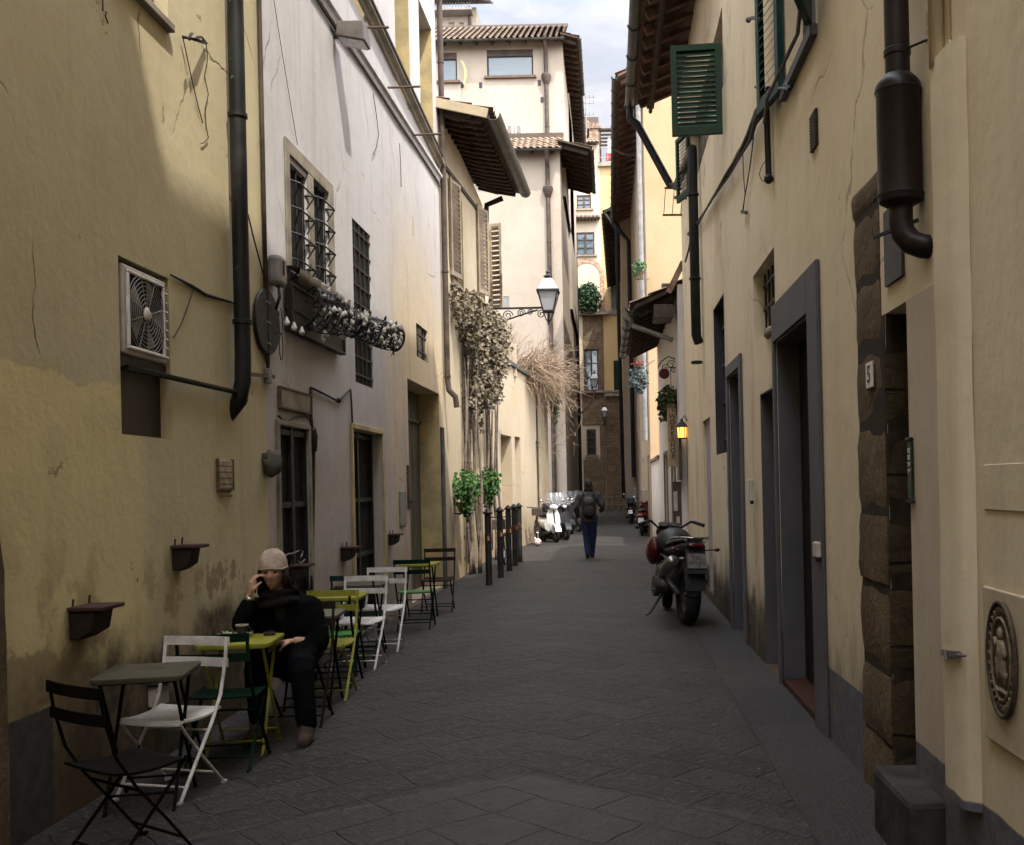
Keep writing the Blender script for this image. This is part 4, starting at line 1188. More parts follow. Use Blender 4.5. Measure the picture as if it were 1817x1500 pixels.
# two green wall plants
for (u, v, rr, lb) in ((827, 868, .36, 'bushy green plant in a wall pot, nearer one beside the first trellis'), (866, 858, .34, 'bushy green plant in a wall pot, farther one beside the bollards')):
    c = F3.P(u, v, .22); t = thing('wall_plant', lb, 'plant', c, 'green plants hanging low on the ochre house')
    mb = MB(); vine_leaves(mb, c, (.26, rr, rr * 1.1), 330, (.06, .12)); vine_leaves(mb, c - UP * .3, (.15, .2, .25), 70, (.05, .1))
    mk('foliage', mb, foliage('bright_green_leaves', (.03, .085, .018), (.07, .16, .035)), t)
    mb = MB(); mb.lathe([(.07, 0), (.11, .16), (.12, .17), (.12, .19), (.1, .19)], c - UP * .42 - F3.n * .07, UP, 14); mk('pot', mb, M['tile'], t, auto=40)
    mb = MB(); mb.bar(c - UP * .44 - F3.n * .22, c - UP * .44 + F3.n * .1, .03, .02); mk('bracket', mb, M['iron'], t)

# ---------------------------------------------------------------- street lantern on scroll bracket
def lantern(name, label, base, hgt, mats, bracket=None, lit=False):
    """base: centre of the lantern foot; four sided tapering lantern"""
    t = thing(name, label, 'street lamp', base)
    s = hgt / 1.15
    def ring(h, r): return [base + Vector((r * math.cos(q), r * math.sin(q), h)) for q in [math.pi / 4 + math.pi / 2 * i for i in range(4)]]
    mb = MB(); r0, r1 = ring(.30 * s, .15 * s), ring(.72 * s, .30 * s)
    for i in range(4):
        mb.tube([r0[i], r1[i]], .016 * s, 6); mb.bar(r0[i], r0[(i + 1) % 4], .03 * s, .03 * s); mb.bar(r1[i], r1[(i + 1) % 4], .05 * s, .04 * s)
        q = base + Vector((0, 0, .05 * s)); mb.tube([r0[i], (r0[i] + q) / 2 - UP * .05 * s + (r0[i] - q) * .1, q], .012 * s, 6)
    mk('frame', mb, mats[0], t)
    mb = MB(); i0, i1 = ring(.31 * s, .14 * s), ring(.71 * s, .285 * s)
    for i in range(4): mb.quad(i0[i], i0[(i + 1) % 4], i1[(i + 1) % 4], i1[i])
    mk('glass_panes', mb, mats[1], t)
    mb = MB(); a0, a1, a2 = ring(.73 * s, .31 * s), ring(.96 * s, .15 * s), ring(1.0 * s, .08 * s)
    for x, y in ((a0, a1), (a1, a2)):
        for i in range(4): mb.quad(x[i], x[(i + 1) % 4], y[(i + 1) % 4], y[i])
    mb.add(a2, [(0, 1, 2, 3)]); mb.add(a0, [(3, 2, 1, 0)])
    mk('lid', mb, mats[2], t)
    mb = MB(); mb.lathe([(.05 * s, 1.0 * s), (.1 * s, 1.04 * s), (.05 * s, 1.07 * s), (.03 * s, 1.11 * s), (.05 * s, 1.13 * s), (.008, 1.17 * s)], base, UP, 12); mk('finial', mb, mats[0], t, auto=40)
    mb = MB(); mb.lathe([(.07 * s, .31 * s), (.06 * s, .36 * s), (.11 * s, .42 * s), (.11 * s, .55 * s), (.03 * s, .62 * s)], base, UP, 12); mk('bulb', mb, mats[3], t, smooth=True)
    return t
lid = simple('lantern_lid', (.36, .38, .42), .5, var=.2)
pane = glassmat('lantern_pane', (.36, .38, .40), .25)
milk = simple('milk_glass', (.5, .49, .46), .4, var=.1)
lb_ = atY(974, 578, 23.4)
t = lantern('street_lamp', 'four sided street lantern on a scrolled iron bracket before the cream facade', lb_, 1.28, (M['iron'], pane, lid, milk))
wa = F3.W(F3.L - .1, 0); zA = atY(930, 547, 23.4).z
mb = MB()
mb.bar(Vector((wa.x, 23.4, zA)), Vector((lb_.x - .03, 23.4, zA)), .03, .045)
mb.tube([Vector((lb_.x, 23.4, zA - .03)), lb_ + UP * .02, lb_ + UP * .3], .03, 8)
x0 = wa.x + .35; x1 = lb_.x - .25
mb.tube([Vector((wa.x, 23.4, zA - .45)), Vector((x0, 23.4, zA - .33)), Vector(((x0 + x1) / 2, 23.4, zA - .18)), Vector((x1, 23.4, zA - .05))], .02, 6)
for (cx, cz, r_) in ((x0 + .2, zA - .17, .13), (x0 + .52, zA - .12, .1), (x1 - .18, zA - .1, .075), (x1 + .08, zA - .15, .11)):
    mb.tube([Vector((cx + r_ * (1 - i / 26) * math.cos(i * .5), 23.4, cz + r_ * (1 - i / 26) * math.sin(i * .5))) for i in range(22)], .013, 5)
mk('scroll_bracket', mb, M['iron'], t)

# ---------------------------------------------------------------- garden wall with niches and dry shrubs
tw = thing('garden_wall', 'sunlit cream garden wall with blocked niches and a stone coping', 'wall', (-2.8, 23.6, 0))
N1 = FGW.rect(890, 772, 909, 774, 930, 925); N1 = (N1[0], N1[1], .1, N1[3])
N2 = FGW.rect(915, 776, 925, 776, 940, 935); N2 = (N2[0], N2[1], .1, N2[3])
N3 = FGW.rect(952, 784, 960, 784, 935, 930); N3 = (N3[0], N3[1], .05, N3[3])
zt = 4.9
mk('wall', wall_mesh(FGW, 0, FGW.L, -.3, zt, [N1 + (.4,), N2 + (.25,), N3 + (.25,)], body=.75), M['gw'], tw)
for r, d, m_ in ((N1, .4, 'gw'), (N2, .25, 'gw'), (N3, .25, 'l3')): panel(FGW, r, d - .02, M[m_], 'niche_panel', tw)
mb = MB(); fbox(mb, FGW, 0, FGW.L + .05, zt + .002, zt + .12, -.5, .09); mk('coping', mb, M['pietrad'], tw, bevel=.015)
mb = MB(); s = FGW.px(951, 740)[0]; mb.tube([FGW.W(s, 0, .03), FGW.W(s, zt - .05, .03)], .03, 8); mk('conduit', mb, M['bpipe'], tw)
mb = MB(); c = atY(908, 640, 27.2); mb.box(c, (.25, .25, .9)); mk('pier', mb, M['gw'], tw)
# dry brushwood
straw = simple('dry_straw_twigs', (.235, .165, .105), .9, var=.5, scale=3, bmp=0)
def twigs(mb, n, src, dst, droop, w=(.006, .014)):
    for i in range(n):
        a = src(); b = dst(a)
        m_ = a.lerp(b, .5) + UP * droop * rnd.uniform(.3, 1.0) + Vector((rnd.gauss(0, .08), rnd.gauss(0, .12), 0))
        b = b - UP * droop * rnd.uniform(.2, .9)
        q = a.lerp(m_, .55) + UP * droop * .2
        mb.tube([a, q, m_, b], [rnd.uniform(*w), rnd.uniform(*w), .006, .003], 3, cap=False)
t = thing('dry_shrub', 'straw coloured dry shrub spilling over the far end of the garden wall', 'shrub', (-2, 31, zt))
mb = MB()
ctr = atY(1000, 690, 31.4)
for i in range(1150):
    a = Vector((-2.25 + rnd.uniform(-.5, .35), rnd.uniform(29.0, 33.2), zt + rnd.uniform(-.15, .5)))
    L_ = rnd.uniform(.4, 1.6) * (1 if rnd.random() < .8 else 1.25); d = Vector((rnd.uniform(.15, 1), rnd.gauss(0, .55), rnd.gauss(.18, .5))).normalized(); pts = [a]; q = a.copy()
    for k in range(5):
        q = q + d * L_ / 5; pts.append(q.copy()); d = (d + Vector((rnd.gauss(0, .26), rnd.gauss(0, .3), rnd.gauss(-.18, .24)))).normalized()
    mb.tube(pts, [rnd.uniform(.006, .013)] * 2 + [.007, .006, .004, .003], 3, cap=False)
    for k in range(2):
        j = rnd.randint(1, 4); e = Vector((rnd.gauss(.2, .6), rnd.gauss(0, .6), rnd.gauss(0, .6))).normalized() * rnd.uniform(.1, .35)
        mb.tube([pts[j], pts[j] + e * .5 + UP * .02, pts[j] + e], [.005, .004, .002], 3, cap=False)
for i in range(110):
    a = Vector((ctr.x + rnd.gauss(-.15, .3), rnd.uniform(30.5, 33.1), zt - rnd.uniform(.1, 2.2))); b = a + Vector((rnd.gauss(.05, .2), rnd.gauss(0, .2), rnd.uniform(-.5, .4)))
    mb.tube([a, a.lerp(b, .5) + Vector((rnd.gauss(0, .05), 0, .04)), b], [.007, .005, .002], 3, cap=False)
mk('twigs', mb, straw, t)
mb = MB()
for i in range(9):
    a = Vector((-2.3 + rnd.uniform(-.2, .3), rnd.uniform(29.4, 33), zt - .1)); b = a + Vector((rnd.uniform(.4, 1.1), rnd.gauss(0, .4), rnd.uniform(.1, .7)))
    mb.tube([a, a.lerp(b, .5) + UP * .2, b], [.03, .022, .012], 6)
mk('trunk', mb, M['bpipe'], t, smooth=True)
t = thing('bare_shrub', 'bare reddish twiggy shrub growing behind the garden wall coping', 'shrub', (-3, 27, zt))
mb = MB()
def src2(): return Vector((-2.95 + rnd.uniform(-.35, .15), rnd.uniform(26.0, 31.0), zt + rnd.uniform(0, .15)))
def dst2(a): return a + Vector((rnd.gauss(.1, .3), rnd.gauss(0, .45), rnd.uniform(.3, 1.25)))
twigs(mb, 620, src2, dst2, .06, (.005, .01))
mk('twigs', mb, simple('grey_twigs', (.27, .20, .14), .9, var=.4, scale=3, bmp=0), t)
mb = MB()
for i in range(7):
    a = Vector((-2.95, 26.4 + i * .7, zt)); mb.tube([a, a + Vector((rnd.gauss(0, .1), rnd.gauss(0, .2), .5)), a + Vector((rnd.gauss(0, .2), rnd.gauss(0, .4), .9))], [.02, .015, .008], 5)
mk('stems', mb, M['bpipe'], t, smooth=True)
c = atY(984, 705, 32.4); t = thing('ivy_clump', 'dark green ivy clump hanging at the end of the garden wall', 'ivy', c)
mb = MB(); vine_leaves(mb, c, (.17, .4, .55), 360, (.07, .12)); vine_leaves(mb, c - UP * .55, (.1, .3, .35), 120, (.06, .1))
mk('leaves', mb, foliage('ivy_leaves', (.028, .05, .02), (.07, .11, .05)), t)
mb = MB(); mb.tube([c - UP * .9, c, c + UP * .5 - Vector((.1, 0, 0))], .015, 5); mk('stem', mb, M['bpipe'], t)

# ---------------------------------------------------------------- cream tall house behind, two stepped blocks
b4 = thing('cream_house', 'tall sunlit cream house facing down the alley under stepped tiled roofs', 'house', (-5, 39, 0))
YA, YB = 39.0, 41.2
xa = atY(998, 500, YA).x; xb = atY(1000, 160, YB).x
za_e = atY(950, 268, YA - .5).z; zb_e = atY(900, 72, YB - .6).z
FA = Facade((xa - 9, YA), (xa, YA), (0, -1)); FB = Facade((xb - 9, YB), (xb, YB), (0, -1))
lw = FA.rect(893, 526, 904, 526, 548, 548)
mk('wall', wall_mesh(FA, 0, FA.L, -.3, za_e + .34, [lw + (.12,)], body=17), M['l4'], b4)
BW = FB.rect(864, 90, 946, 87, 137, 135); BW2 = FB.rect(780, 95, 811, 93, 145, 144); SWd = FB.rect(901, 222, 909, 222, 262, 262)
mk('upper_wall', wall_mesh(FB, 0, FB.L, za_e - 1, zb_e + .36, [BW + (.18,), BW2 + (.18,)], body=11), M['l4'], b4)
for r, lb in ((BW, 'wide attic window reflecting the sky'), (BW2, 'small attic window at the left')):
    wn = panel(FB, r, .16, M['skyglass'], 'window', b4); wn['label'] = lb
    mb = MB(); frame_ring(mb, FB, (r[0] + .06, r[1] - .06, r[2] + .06, r[3] - .06), .06, -.11, -.05); mk('window_frame', mb, M['cable'], wn)
    mb = MB(); fbox(mb, FB, r[0] + .002, r[1] - .002, r[3] - .26, r[3] - .002, -.1, -.02); mk('roller_blind', mb, M['bpipe'], wn)
    mb = MB(); fbox(mb, FB, r[0] - .12, r[1] + .12, r[2] - .1, r[2] - .002, -.05, .14); mk('window_sill', mb, M['rust'], wn)
for u in (905, 921):
    r = FB.rect(u - 7, 222, u + 6, 222, 262, 262)
    l_ = louvre(None, M['acgrey'], b4, 'shutter', FB.W(r[0], r[2], .03), FB.t, r[1] - r[0], r[3] - r[2], .05, 10)
l_ = panel(FA, lw, .06, M['greybox'], 'shutter', b4)
eave(FA, -.2, FA.L + .1, za_e + .32, za_e, .55, b4, M['wood'], M['tile'], M['gut'], n_raft=12, back=2.1, raft=(.12, .14), name='lower_roof')
eave(FB, -.2, FB.L + .1, zb_e + .34, zb_e, .6, b4, M['wood'], M['tile'], M['gut'], n_raft=14, back=5, raft=(.12, .16))
# side eaves over the alley
def side_eave(x, y0, y1, z, over, name, bld, thick=.16):
    Fs = Facade((x, y0), (x, y1), (1, 0))
    eave(Fs, 0, Fs.L, z + over * .28, z, over, bld, M['wood'], M['tile'], M['gut'], n_raft=int((y1 - y0) * 1.8), back=.06, name=name, raft=(.11, .15))
side_eave(xa, YA - .5, 44.3, za_e + .02, atY(1047, 262, YA - .4).x - xa, 'lower_side_roof', b4)
side_eave(xb, YB - .6, 46.5, zb_e + .02, atY(1025, 66, YB - .4).x - xb, 'side_roof', b4)
Fc = Facade((xb - 8, 47.0), (xb, 47.0), (0, -1)); zc_e = atY(1015, 138, 46.8).z
mk('rear_wall', wall_mesh(Fc, 0, Fc.L, 10, zc_e + .2, [], body=9), M['l4'], b4)
side_eave(xb, 46.8, 56, zc_e, atY(1027, 142, 46.8).x - xb, 'rear_side_roof', b4)
for F_, ut, vt, vb, nm in ((FB, 968, 88, 258, 'upper'), (FA, 971, 285, 690, 'lower')):
    a = F_.P(ut, vt, .1); s = (a - F_.p0).dot(F_.t); zb2 = F_.P(ut, vb, .1).z if nm == 'upper' else .3
    dpipe(F_, [F_.W(s, a.z + .35, .62), F_.W(s, a.z + .2, .6), F_.W(s, a.z - .25, .12), F_.W(s, a.z - 1, .1), F_.W(s, zb2, .1)], .085, M['bpipe'], b4, clips=[F_.W(s, a.z - 1.2 - k * 2.0, .1) for k in range(4)])
    mb = MB(); mb.lathe([(.1, -.35), (.12, -.3), (.2, -.08), (.2, .05), (.1, .12)], F_.W(s, a.z - 1.1, .1), UP, 10); mk('hopper', mb, M['bpipe'], b4, auto=40)
for (u, v) in ((853, 152), (957, 148), (962, 178), (820, 152)):
    mb = MB(); p = FB.P(u, v, 0); mb.bar(p - UP * .1, p + UP * .12, .05, .12); mk('wall_tie', mb, M['iron'], b4)
# side downpipe of the cream house, at the alley
mb = MB(); mb.tube([Vector((xa + .08, 55.5, za_e)), Vector((xa + .08, 55.5, .2))], .09, 8); mk('downpipe', mb, M['pipe'], b4)
t = thing('yellow_streamer', 'thin curved yellow streamer beside the small attic window', 'streamer', FB.P(822, 130))
mb = MB(); pts = [FB.P(u, v, .25) for u, v in ((819, 108), (823, 115), (826, 125), (826, 137), (823, 150))]
mb.grid([[p - FB.t * .04 + FB.n * .02 * math.sin(i), p + FB.t * .04] for i, p in enumerate(pts)]); mb.grid([[p - FB.t * .04 + FB.n * (.02 * math.sin(i) + .012), p + FB.t * .04 + FB.n * .012] for i, p in enumerate(pts)])
mk('ribbon', mb, simple('yellow_cloth', (.5, .46, .16), .8, var=.1), t)
mb = MB(); mb.bar(FB.P(822, 152, 0), FB.P(822, 152, .26), .04, .1); mk('hook', mb, M['iron'], t)

# far tower house
b0 = thing('tower_house', 'distant cream rooftop storey with a balcony above the cream house, top left', 'house', (-9, 60, 0))
FT = Facade((-14, 60), (atY(846, 40, 60).x, 60), (0, -1)); zt0 = atY(820, 14, 60).z
wr = FT.rect(796, 40, 806, 40, 62, 62); wr2 = FT.rect(815, 40, 823, 40, 62, 62)
mk('wall', wall_mesh(FT, 0, FT.L, -.3, zt0, [wr + (.2,), wr2 + (.2,)], body=8), M['l4'], b0)
for r in (wr, wr2): panel(FT, r, .18, M['beige'], 'shutter', b0)
eave(FT, -.2, FT.L + .5, zt0 + .4, zt0, .9, b0, M['wood'], M['tile'], M['gut'], n_raft=10, back=5)
mb = MB(); z = atY(815, 30, 60).z; fbox(mb, FT, FT.L - 2.6, FT.L - .2, z, z + .15, .002, .9)
for k in range(14): mb.tube([FT.W(FT.L - 2.5 + k * .17, z + .15, .8), FT.W(FT.L - 2.5 + k * .17, z + .95, .8)], .02, 5)
mb.bar(FT.W(FT.L - 2.6, z + .98, .8), FT.W(FT.L - .2, z + .98, .8), .06, .06); mk('balcony', mb, M['gpipe'], b0)
mb = MB(); mb.tube([FT.W(FT.L - .4, zt0, .1), FT.W(FT.L - .4, 20, .1)], .09, 8); mk('downpipe', mb, M['bpipe'], b0)

# ---------------------------------------------------------------- end of the alley
YE = 67.0
xm = atY(1067, 450, YE).x
be = thing('arched_house', 'far cream and stone house closing the alley, with a brick arch and planted terrace', 'house', (-1, YE, 0))
FE = Facade((-4.5, YE), (xm, YE), (0, -1)); ze_ = atY(1045, 258, YE).z
e1 = FE.rect(1023, 347, 1049, 346, 371, 371); e2 = FE.rect(1023, 413, 1055, 412, 453, 453)
al = FE.px(1019, 510)[0]; ar = FE.px(1065, 510)[0]; az0 = FE.px(1045, 560)[1]; az1 = FE.px(1045, 498)[1]
loggia = (al, ar, az0, az1)
ed = FE.rect(1037, 620, 1062, 620, 694, 694); eg = FE.rect(1041, 762, 1058, 762, 808, 808)
mk('wall', wall_mesh(FE, 0, FE.L, -.3, ze_, [e1 + (.2,), e2 + (.2,), ed + (.25,), eg + (.25,)], body=8), M['e'], be)
for r, n_, m_ in ((e1, 2, 'skyglass'), (e2, 2, 'skyglass'), (ed, 2, 'skyglass'), (eg, 1, 'glass')):
    wn = panel(FE, r, .18, M[m_], 'window', be)
    mb = MB(); frame_ring(mb, FE, (r[0] + .09, r[1] - .09, r[2] + .09, r[3] - .09), .085, -.12, -.04)
    for k in range(1, n_): s = r[0] + (r[1] - r[0]) * k / n_; fbox(mb, FE, s - .06, s + .06, r[2] + .1, r[3] - .1, -.115, -.05)
    for k in range(1, 3): z = r[2] + (r[3] - r[2]) * k / 3; fbox(mb, FE, r[0] + .1, r[1] - .1, z - .03, z + .03, -.11, -.06)
    mk('window_frame', mb, M['bpipe'], wn)
    mb = MB(); fbox(mb, FE, r[0] - .15, r[1] + .15, r[2] - .12, r[2] - .002, -.05, .16); mk('window_sill', mb, M['pietra'], wn)
# brick arch: real ring, white back wall behind the opening
mb = MB(); cx = (al + ar) / 2; R1_ = (ar - al) / 2; n = 16
zc = FE.px(1045, 490)[1]
for i in range(n):
    q0, q1 = math.pi * i / n, math.pi * (i + .92) / n
    pts = [(cx + R1_ * math.cos(q), zc + R1_ * math.sin(q)) for q in (q0, q1)] + [(cx + (R1_ + .3) * math.cos(q), zc + (R1_ + .3) * math.sin(q)) for q in (q1, q0)]
    mb.prism([FE.W(a, b, .002) for a, b in pts], FE.n * .05)
for s in (al - .3, ar): fbox(mb, FE, s, s + .3, az0, zc, .002, .052)
mk('brick_arch', mb, simple('arch_bricks', (.40, .25, .16), .9, var=.4, scale=6), be)
mb = MB(); mb.prism([FE.W(cx + (R1_ - .004) * math.cos(math.pi * i / 20), zc + (R1_ - .004) * math.sin(math.pi * i / 20), .002) for i in range(21)] + [FE.W(al + .004, az0, .002), FE.W(ar - .004, az0, .002)], FE.n * .012); mk('arch_infill', mb, M['e'], be)
mb = MB(); r = FE.rect(1040, 512, 1060, 512, 552, 552); fbox(mb, FE, r[0], r[1], az0, r[3], .015, .04); mk('loggia_door', mb, M['bpipe'], be)
# stone lower front and pent roof
mb = MB(); zs = FE.px(1045, 560)[1]
sA_ = FE.px(1035, 630)[0]
for (a, b, c, d) in ((sA_, ed[0] - .001, ed[2], zs), (ed[1] + .001, FE.L - .002, ed[2], zs), (ed[0], ed[1], ed[3] + .001, zs), (FE.px(1036, 800)[0], eg[0] - .25, 0, ed[2] - .15), (eg[1] + .25, FE.L - .002, 0, ed[2] - .15), (eg[0] - .25, eg[1] + .25, 0, eg[2] - .3), (eg[0] - .25, eg[1] + .25, eg[3] + .3, ed[2] - .15)):
    if b > a and d > c: fbox(mb, FE, a, b, c, d, .002, .06)
mk('stone_front', mb, M['brick'], be)
mb = MB(); fbox(mb, FE, sA_ - .2, FE.L + .3, zs - .02, zs + .14, .003, .5); fbox(mb, FE, sA_ - .2, FE.L + 1.2, ed[2] - .14, ed[2] - .01, .003, .35); mk('stone_ledge', mb, M['pietra'], be)
zp = FE.px(1042, 392)[1]; Fp = FE
eave(FE, FE.px(1016, 385)[0], FE.L - .02, zp + .25, zp, .5, be, M['wood'], M['tile'], M['gut'], n_raft=8, back=0.02, name='pent_roof')
eave(FE, 0, FE.L, ze_ + .3, ze_, .4, be, M['wood'], M['tile'], M['gut'], n_raft=8, back=4)
mb = MB()
for (u, v, w_, h_) in ((1036, 238, .9, 1.6), (1053, 240, 1.1, 1.4)):
    c = atY(u, v, YE + .5); mb.box(c - UP * h_ * .3, (w_ * .8, .7, h_)); mb.box(c + UP * h_ * .27, (w_, .9, .15))
    for k in range(3): mb.lathe([(.14, 0), (.12, .3), (.04, .34)], c + Vector((-.25 + .25 * k, 0, h_ * .35)), UP, 8)
mk('chimney', mb, M['tile'], be)
# neighbouring yellow house
by = thing('yellow_far_house', 'far yellow house with a roof terrace at the end of the alley', 'house', (1, YE, 0))
FY = Facade((xm + .002, YE - .004), (4.5, YE - .004), (0, -1)); zy = atY(1080, 297, YE).z
y1 = FY.rect(1086, 405, 1098, 405, 434, 434); y2 = FY.rect(1084, 506, 1097, 506, 551, 551); y3 = FY.rect(1089, 640, 1102, 640, 694, 694)
mk('wall', wall_mesh(FY, 0, FY.L, -.3, zy, [y1 + (.12,), y2 + (.12,), y3 + (.12,)], body=8), M['ey'], by)
for r, m_ in ((y1, 'greybox'), (y2, 'greybox'), (y3, 'green')):
    wn = panel(FY, r, .08, M['black'], 'window', by)
    w_ = (r[1] - r[0]) / 2
    for k in range(2): louvre(None, M[m_], wn, 'shutter', FY.W(r[0] + k * w_, r[2], -.02), FY.t, w_ - .01, r[3] - r[2], .04, 12)
    mb = MB(); fbox(mb, FY, r[0] - .15, r[1] + .15, r[2] - .13, r[2] - .002, -.02, .15); mk('window_sill', mb, M['pietra'], wn)
mb = MB(); z1 = FY.px(1085, 556)[1]; z2 = FY.px(1085, 700)[1]
fbox(mb, FY, 0.02, FY.L, z1 - .1, z1 + .1, .002, .14); mk('string_course', mb, M['pietra'], by)
mb = MB(); fbox(mb, FY, 0.02, FY.L, z2 - .15, z2 + .1, .002, .3); mk('string_course', mb, M['pietra'], by)
mb = MB(); fbox(mb, FY, 0.02, FY.L, 0, z2 - .16, .002, .07); mk('stone_base', mb, M['brick'], by)
mb = MB(); fbox(mb, FY, -.1, FY.L, zy, zy + .25, -.4, .3); mk('cornice', mb, M['pietra'], by)
mb = MB()
for k in range(16): mb.tube([FY.W(k * .28, zy + .25, .15), FY.W(k * .28, zy + 1.25, .15)], .03, 5)
for h in (.6, 1.25): mb.bar(FY.W(0, zy + h, .15), FY.W(FY.L, zy + h, .15), .05, .05)
mk('railing', mb, M['gpipe'], by)
mb = MB(); fbox(mb, FY, .6, FY.L, zy + .25, zy + 2.4, -3, -1.0); mk('roof_room', mb, M['r3'], by)
mb = MB()
for k in range(5): mb.bar(FY.W(0, zy + 2.5, -.2 - k * .7), FY.W(FY.L, zy + 2.5, -.2 - k * .7), .1, .12)
for s in (.1, 1.6, 3): mb.bar(FY.W(s, zy + .2, -.2), FY.W(s, zy + 2.5, -.2), .1, .1)
mb.bar(FY.W(0, zy + 2.6, -.2), FY.W(FY.L, zy + 2.6, -.2), .18, .12)
mk('pergola', mb, M['wood'], by)
mb = MB(); mb.box(FY.W(.9, zy + .7, -.1), (.9, .15, .5)); mk('red_awning', mb, simple('red_cloth', (.4, .05, .06), .8), by)
# terrace shrub
c = atY(1043, 530, YE - .6); t = thing('terrace_shrub', 'rounded dark green shrub on the far terrace under the brick arch', 'shrub', c)
mb = MB(); vine_leaves(mb, c, (.95, .5, .95), 900, (.14, .26)); vine_leaves(mb, c + Vector((.2, 0, .55)), (.45, .4, .6), 240, (.12, .22)); vine_leaves(mb, c + Vector((-.55, 0, .35)), (.5, .4, .6), 240, (.12, .22))
mk('crown', mb, foliage('dark_shrub_leaves', (.014, .036, .012), (.035, .08, .025)), t)
mb = MB(); mb.tube([c - UP * 1.1, c], .06, 6); mk('trunk', mb, M['bpipe'], t)
# television aerial
t = thing('tv_aerial', 'thin television aerial against the sky in the gap between roofs', 'aerial', atY(1040, 238, 60))
b_ = atY(1041, 240, 60); tp = atY(1039, 166, 60)
mb = MB(); mb.tube([b_, tp], .035, 6); mk('mast', mb, M['gpipe'], t)
mb = MB()
for v, L_ in ((172, .55), (183, .45), (203, .4), (224, .6)):
    c = atY(1040, v, 60); mb.tube([c - Vector((L_ * .6, 0, .02)), c + Vector((L_, 0, -.05))], .018, 5)
    for k in range(4): mb.tube([c + Vector((-.3 + k * .25, -.25, 0)), c + Vector((-.3 + k * .25, .25, 0))], .014, 4)
mk('elements', mb, M['gpipe'], t)
# iron railing across the far end
t = thing('iron_railing', 'low pale iron railing across the far end of the alley', 'railing', atZ(1085, 905))
a = atZ(1058, 903); b = atZ(1115, 905); a.y = b.y = 58.0
a = Vector((a.x * 58 / 60, 58, 0)); b = Vector((b.x * 58 / 60, 58, 0))
mb = MB()
for h in (.5, .95): mb.bar(a + UP * h, b + UP * h, .05, .05)
mk('rails', mb, M['gpipe'], t)
mb = MB()
for k in range(7): p = a.lerp(b, k / 6); mb.tube([p, p + UP * 1.0], .035, 6)
mk('posts', mb, M['gpipe'], t)
# far lanterns
lantern('street_lamp', 'far white topped street lantern in front of the tall stone framed window', atY(1055, 697, 44), .95, (M['iron'], pane, simple('white_lamp_lid', (.7, .7, .72), .5, var=.1), milk))
mb = MB(); o = bpy.data.objects['street_lamp.001']; p = Vector(o.location); mb.tube([p + UP * .05, p + Vector((-.1, .2, -.35)), p + Vector((-.5, .6, -.75)), Vector((xa, 45.5, p.z - 1.1))], .035, 6); mk('arm', mb, M['gpipe'], o)
lantern('street_lamp', 'small dark wall lantern with a white lid low on the far rubble wall', atY(1073, 748, YE - .6), 1.1, (M['iron'], pane, simple('white_lamp_cap', (.7, .7, .72), .5, var=.1), milk))
mb = MB(); o = bpy.data.objects['street_lamp.002']; p = Vector(o.location); mb.tube([p + UP * .05, p + Vector((0, .2, -.2)), p + Vector((0, .75, -.1))], .035, 6); mk('arm', mb, M['iron'], o)
# ================================================================ RIGHT SIDE
XR = 1.40
yR1 = FPX * 1.30 / 582                       # near corner (pilaster)
yR2 = FPX * XR / 139                         # far end of the long yellow house
F5 = Facade((XR, yR1), (XR, yR2), (-1, 0))
F6 = Facade((1.36, -14), (1.36, yR1), (-1, 0))
b5 = thing('long_yellow_house', 'long warm yellow house with grey doors and green shutters along the right', 'house', (XR, yR1, 0))
G1 = F5.rect(1384, 600, 1446, 553, 1215, 1312); G1 = (G1[0], G1[1], .05, G1[3])
WB = F5.rect(1337, 484, 1375, 443, 602, 590)
O3 = F5.rect(1353, 696, 1376, 686, 1150, 1165); O3 = (O3[0], O3[1], .01, O3[3])
G2 = F5.rect(1298, 664, 1319, 650, 1080, 1095); G2 = (G2[0], G2[1], .0, G2[3])
TW = F5.rect(1268, 541, 1287, 521, 806, 806)
NW = F5.rect(1250, 744, 1263, 740, 1040, 1052)
q0 = F5.px(1526, 860)[0]; q1 = F5.px(1577, 860)[0]; q2 = F5.px(1618, 860)[0]
zq = F5.px(1535, 326)[1]; zdoor = F5.px(1588, 547)[1]
s_near = q2; s_far = q1
SD = (min(s_near, s_far), max(s_near, s_far), .2, zdoor)
SL = F5.rect(1574, 395, 1604, 330, 512, 490)
SH1 = F5.rect(1226, 200, 1284, 60, 282, 245); 
UWb = F5.rect(1394, -40, 1447, -40, 165, 52); UWb = (UWb[0], UWb[1], F5.px(1420, 108)[1], 8.3)
hs = [G1 + (.25,), WB + (.3,), O3 + (.26,), G2 + (.2,), TW + (.22,), NW + (.1,), SD + (.75,), SL + (.03,), SH1 + (.2,), UWb + (.22,)]
ZW = 8.62
mk('wall', wall_mesh(F5, 0, F5.L, -.3, ZW, hs), M['r2'], b5)
zo = atY(1116, 190, yR2 - .05).z; xo = atY(1113, 190, yR2 - .05).x; ov = XR - xo - .13
s_tall = 11.6 - yR1
eave(F5, s_tall, F5.L - .02, zo + .33, zo + .02, ov, b5, M['woodr'], M['tile'], M['gut'], n_raft=13, gut_r=.085, raft=(.10, .13))
mb = MB(); c0 = F5.W(s_tall, zo + .02, ov - .28); c1 = F5.W(F5.L - .05, zo + .02, ov - .28); mb.bar(c0 - UP * .02, c1 - UP * .02, .13, .09); mb.tube([c0 - UP * .12, c1 - UP * .12], .035, 6)
mk('eave_beam', mb, M['wood'], b5)
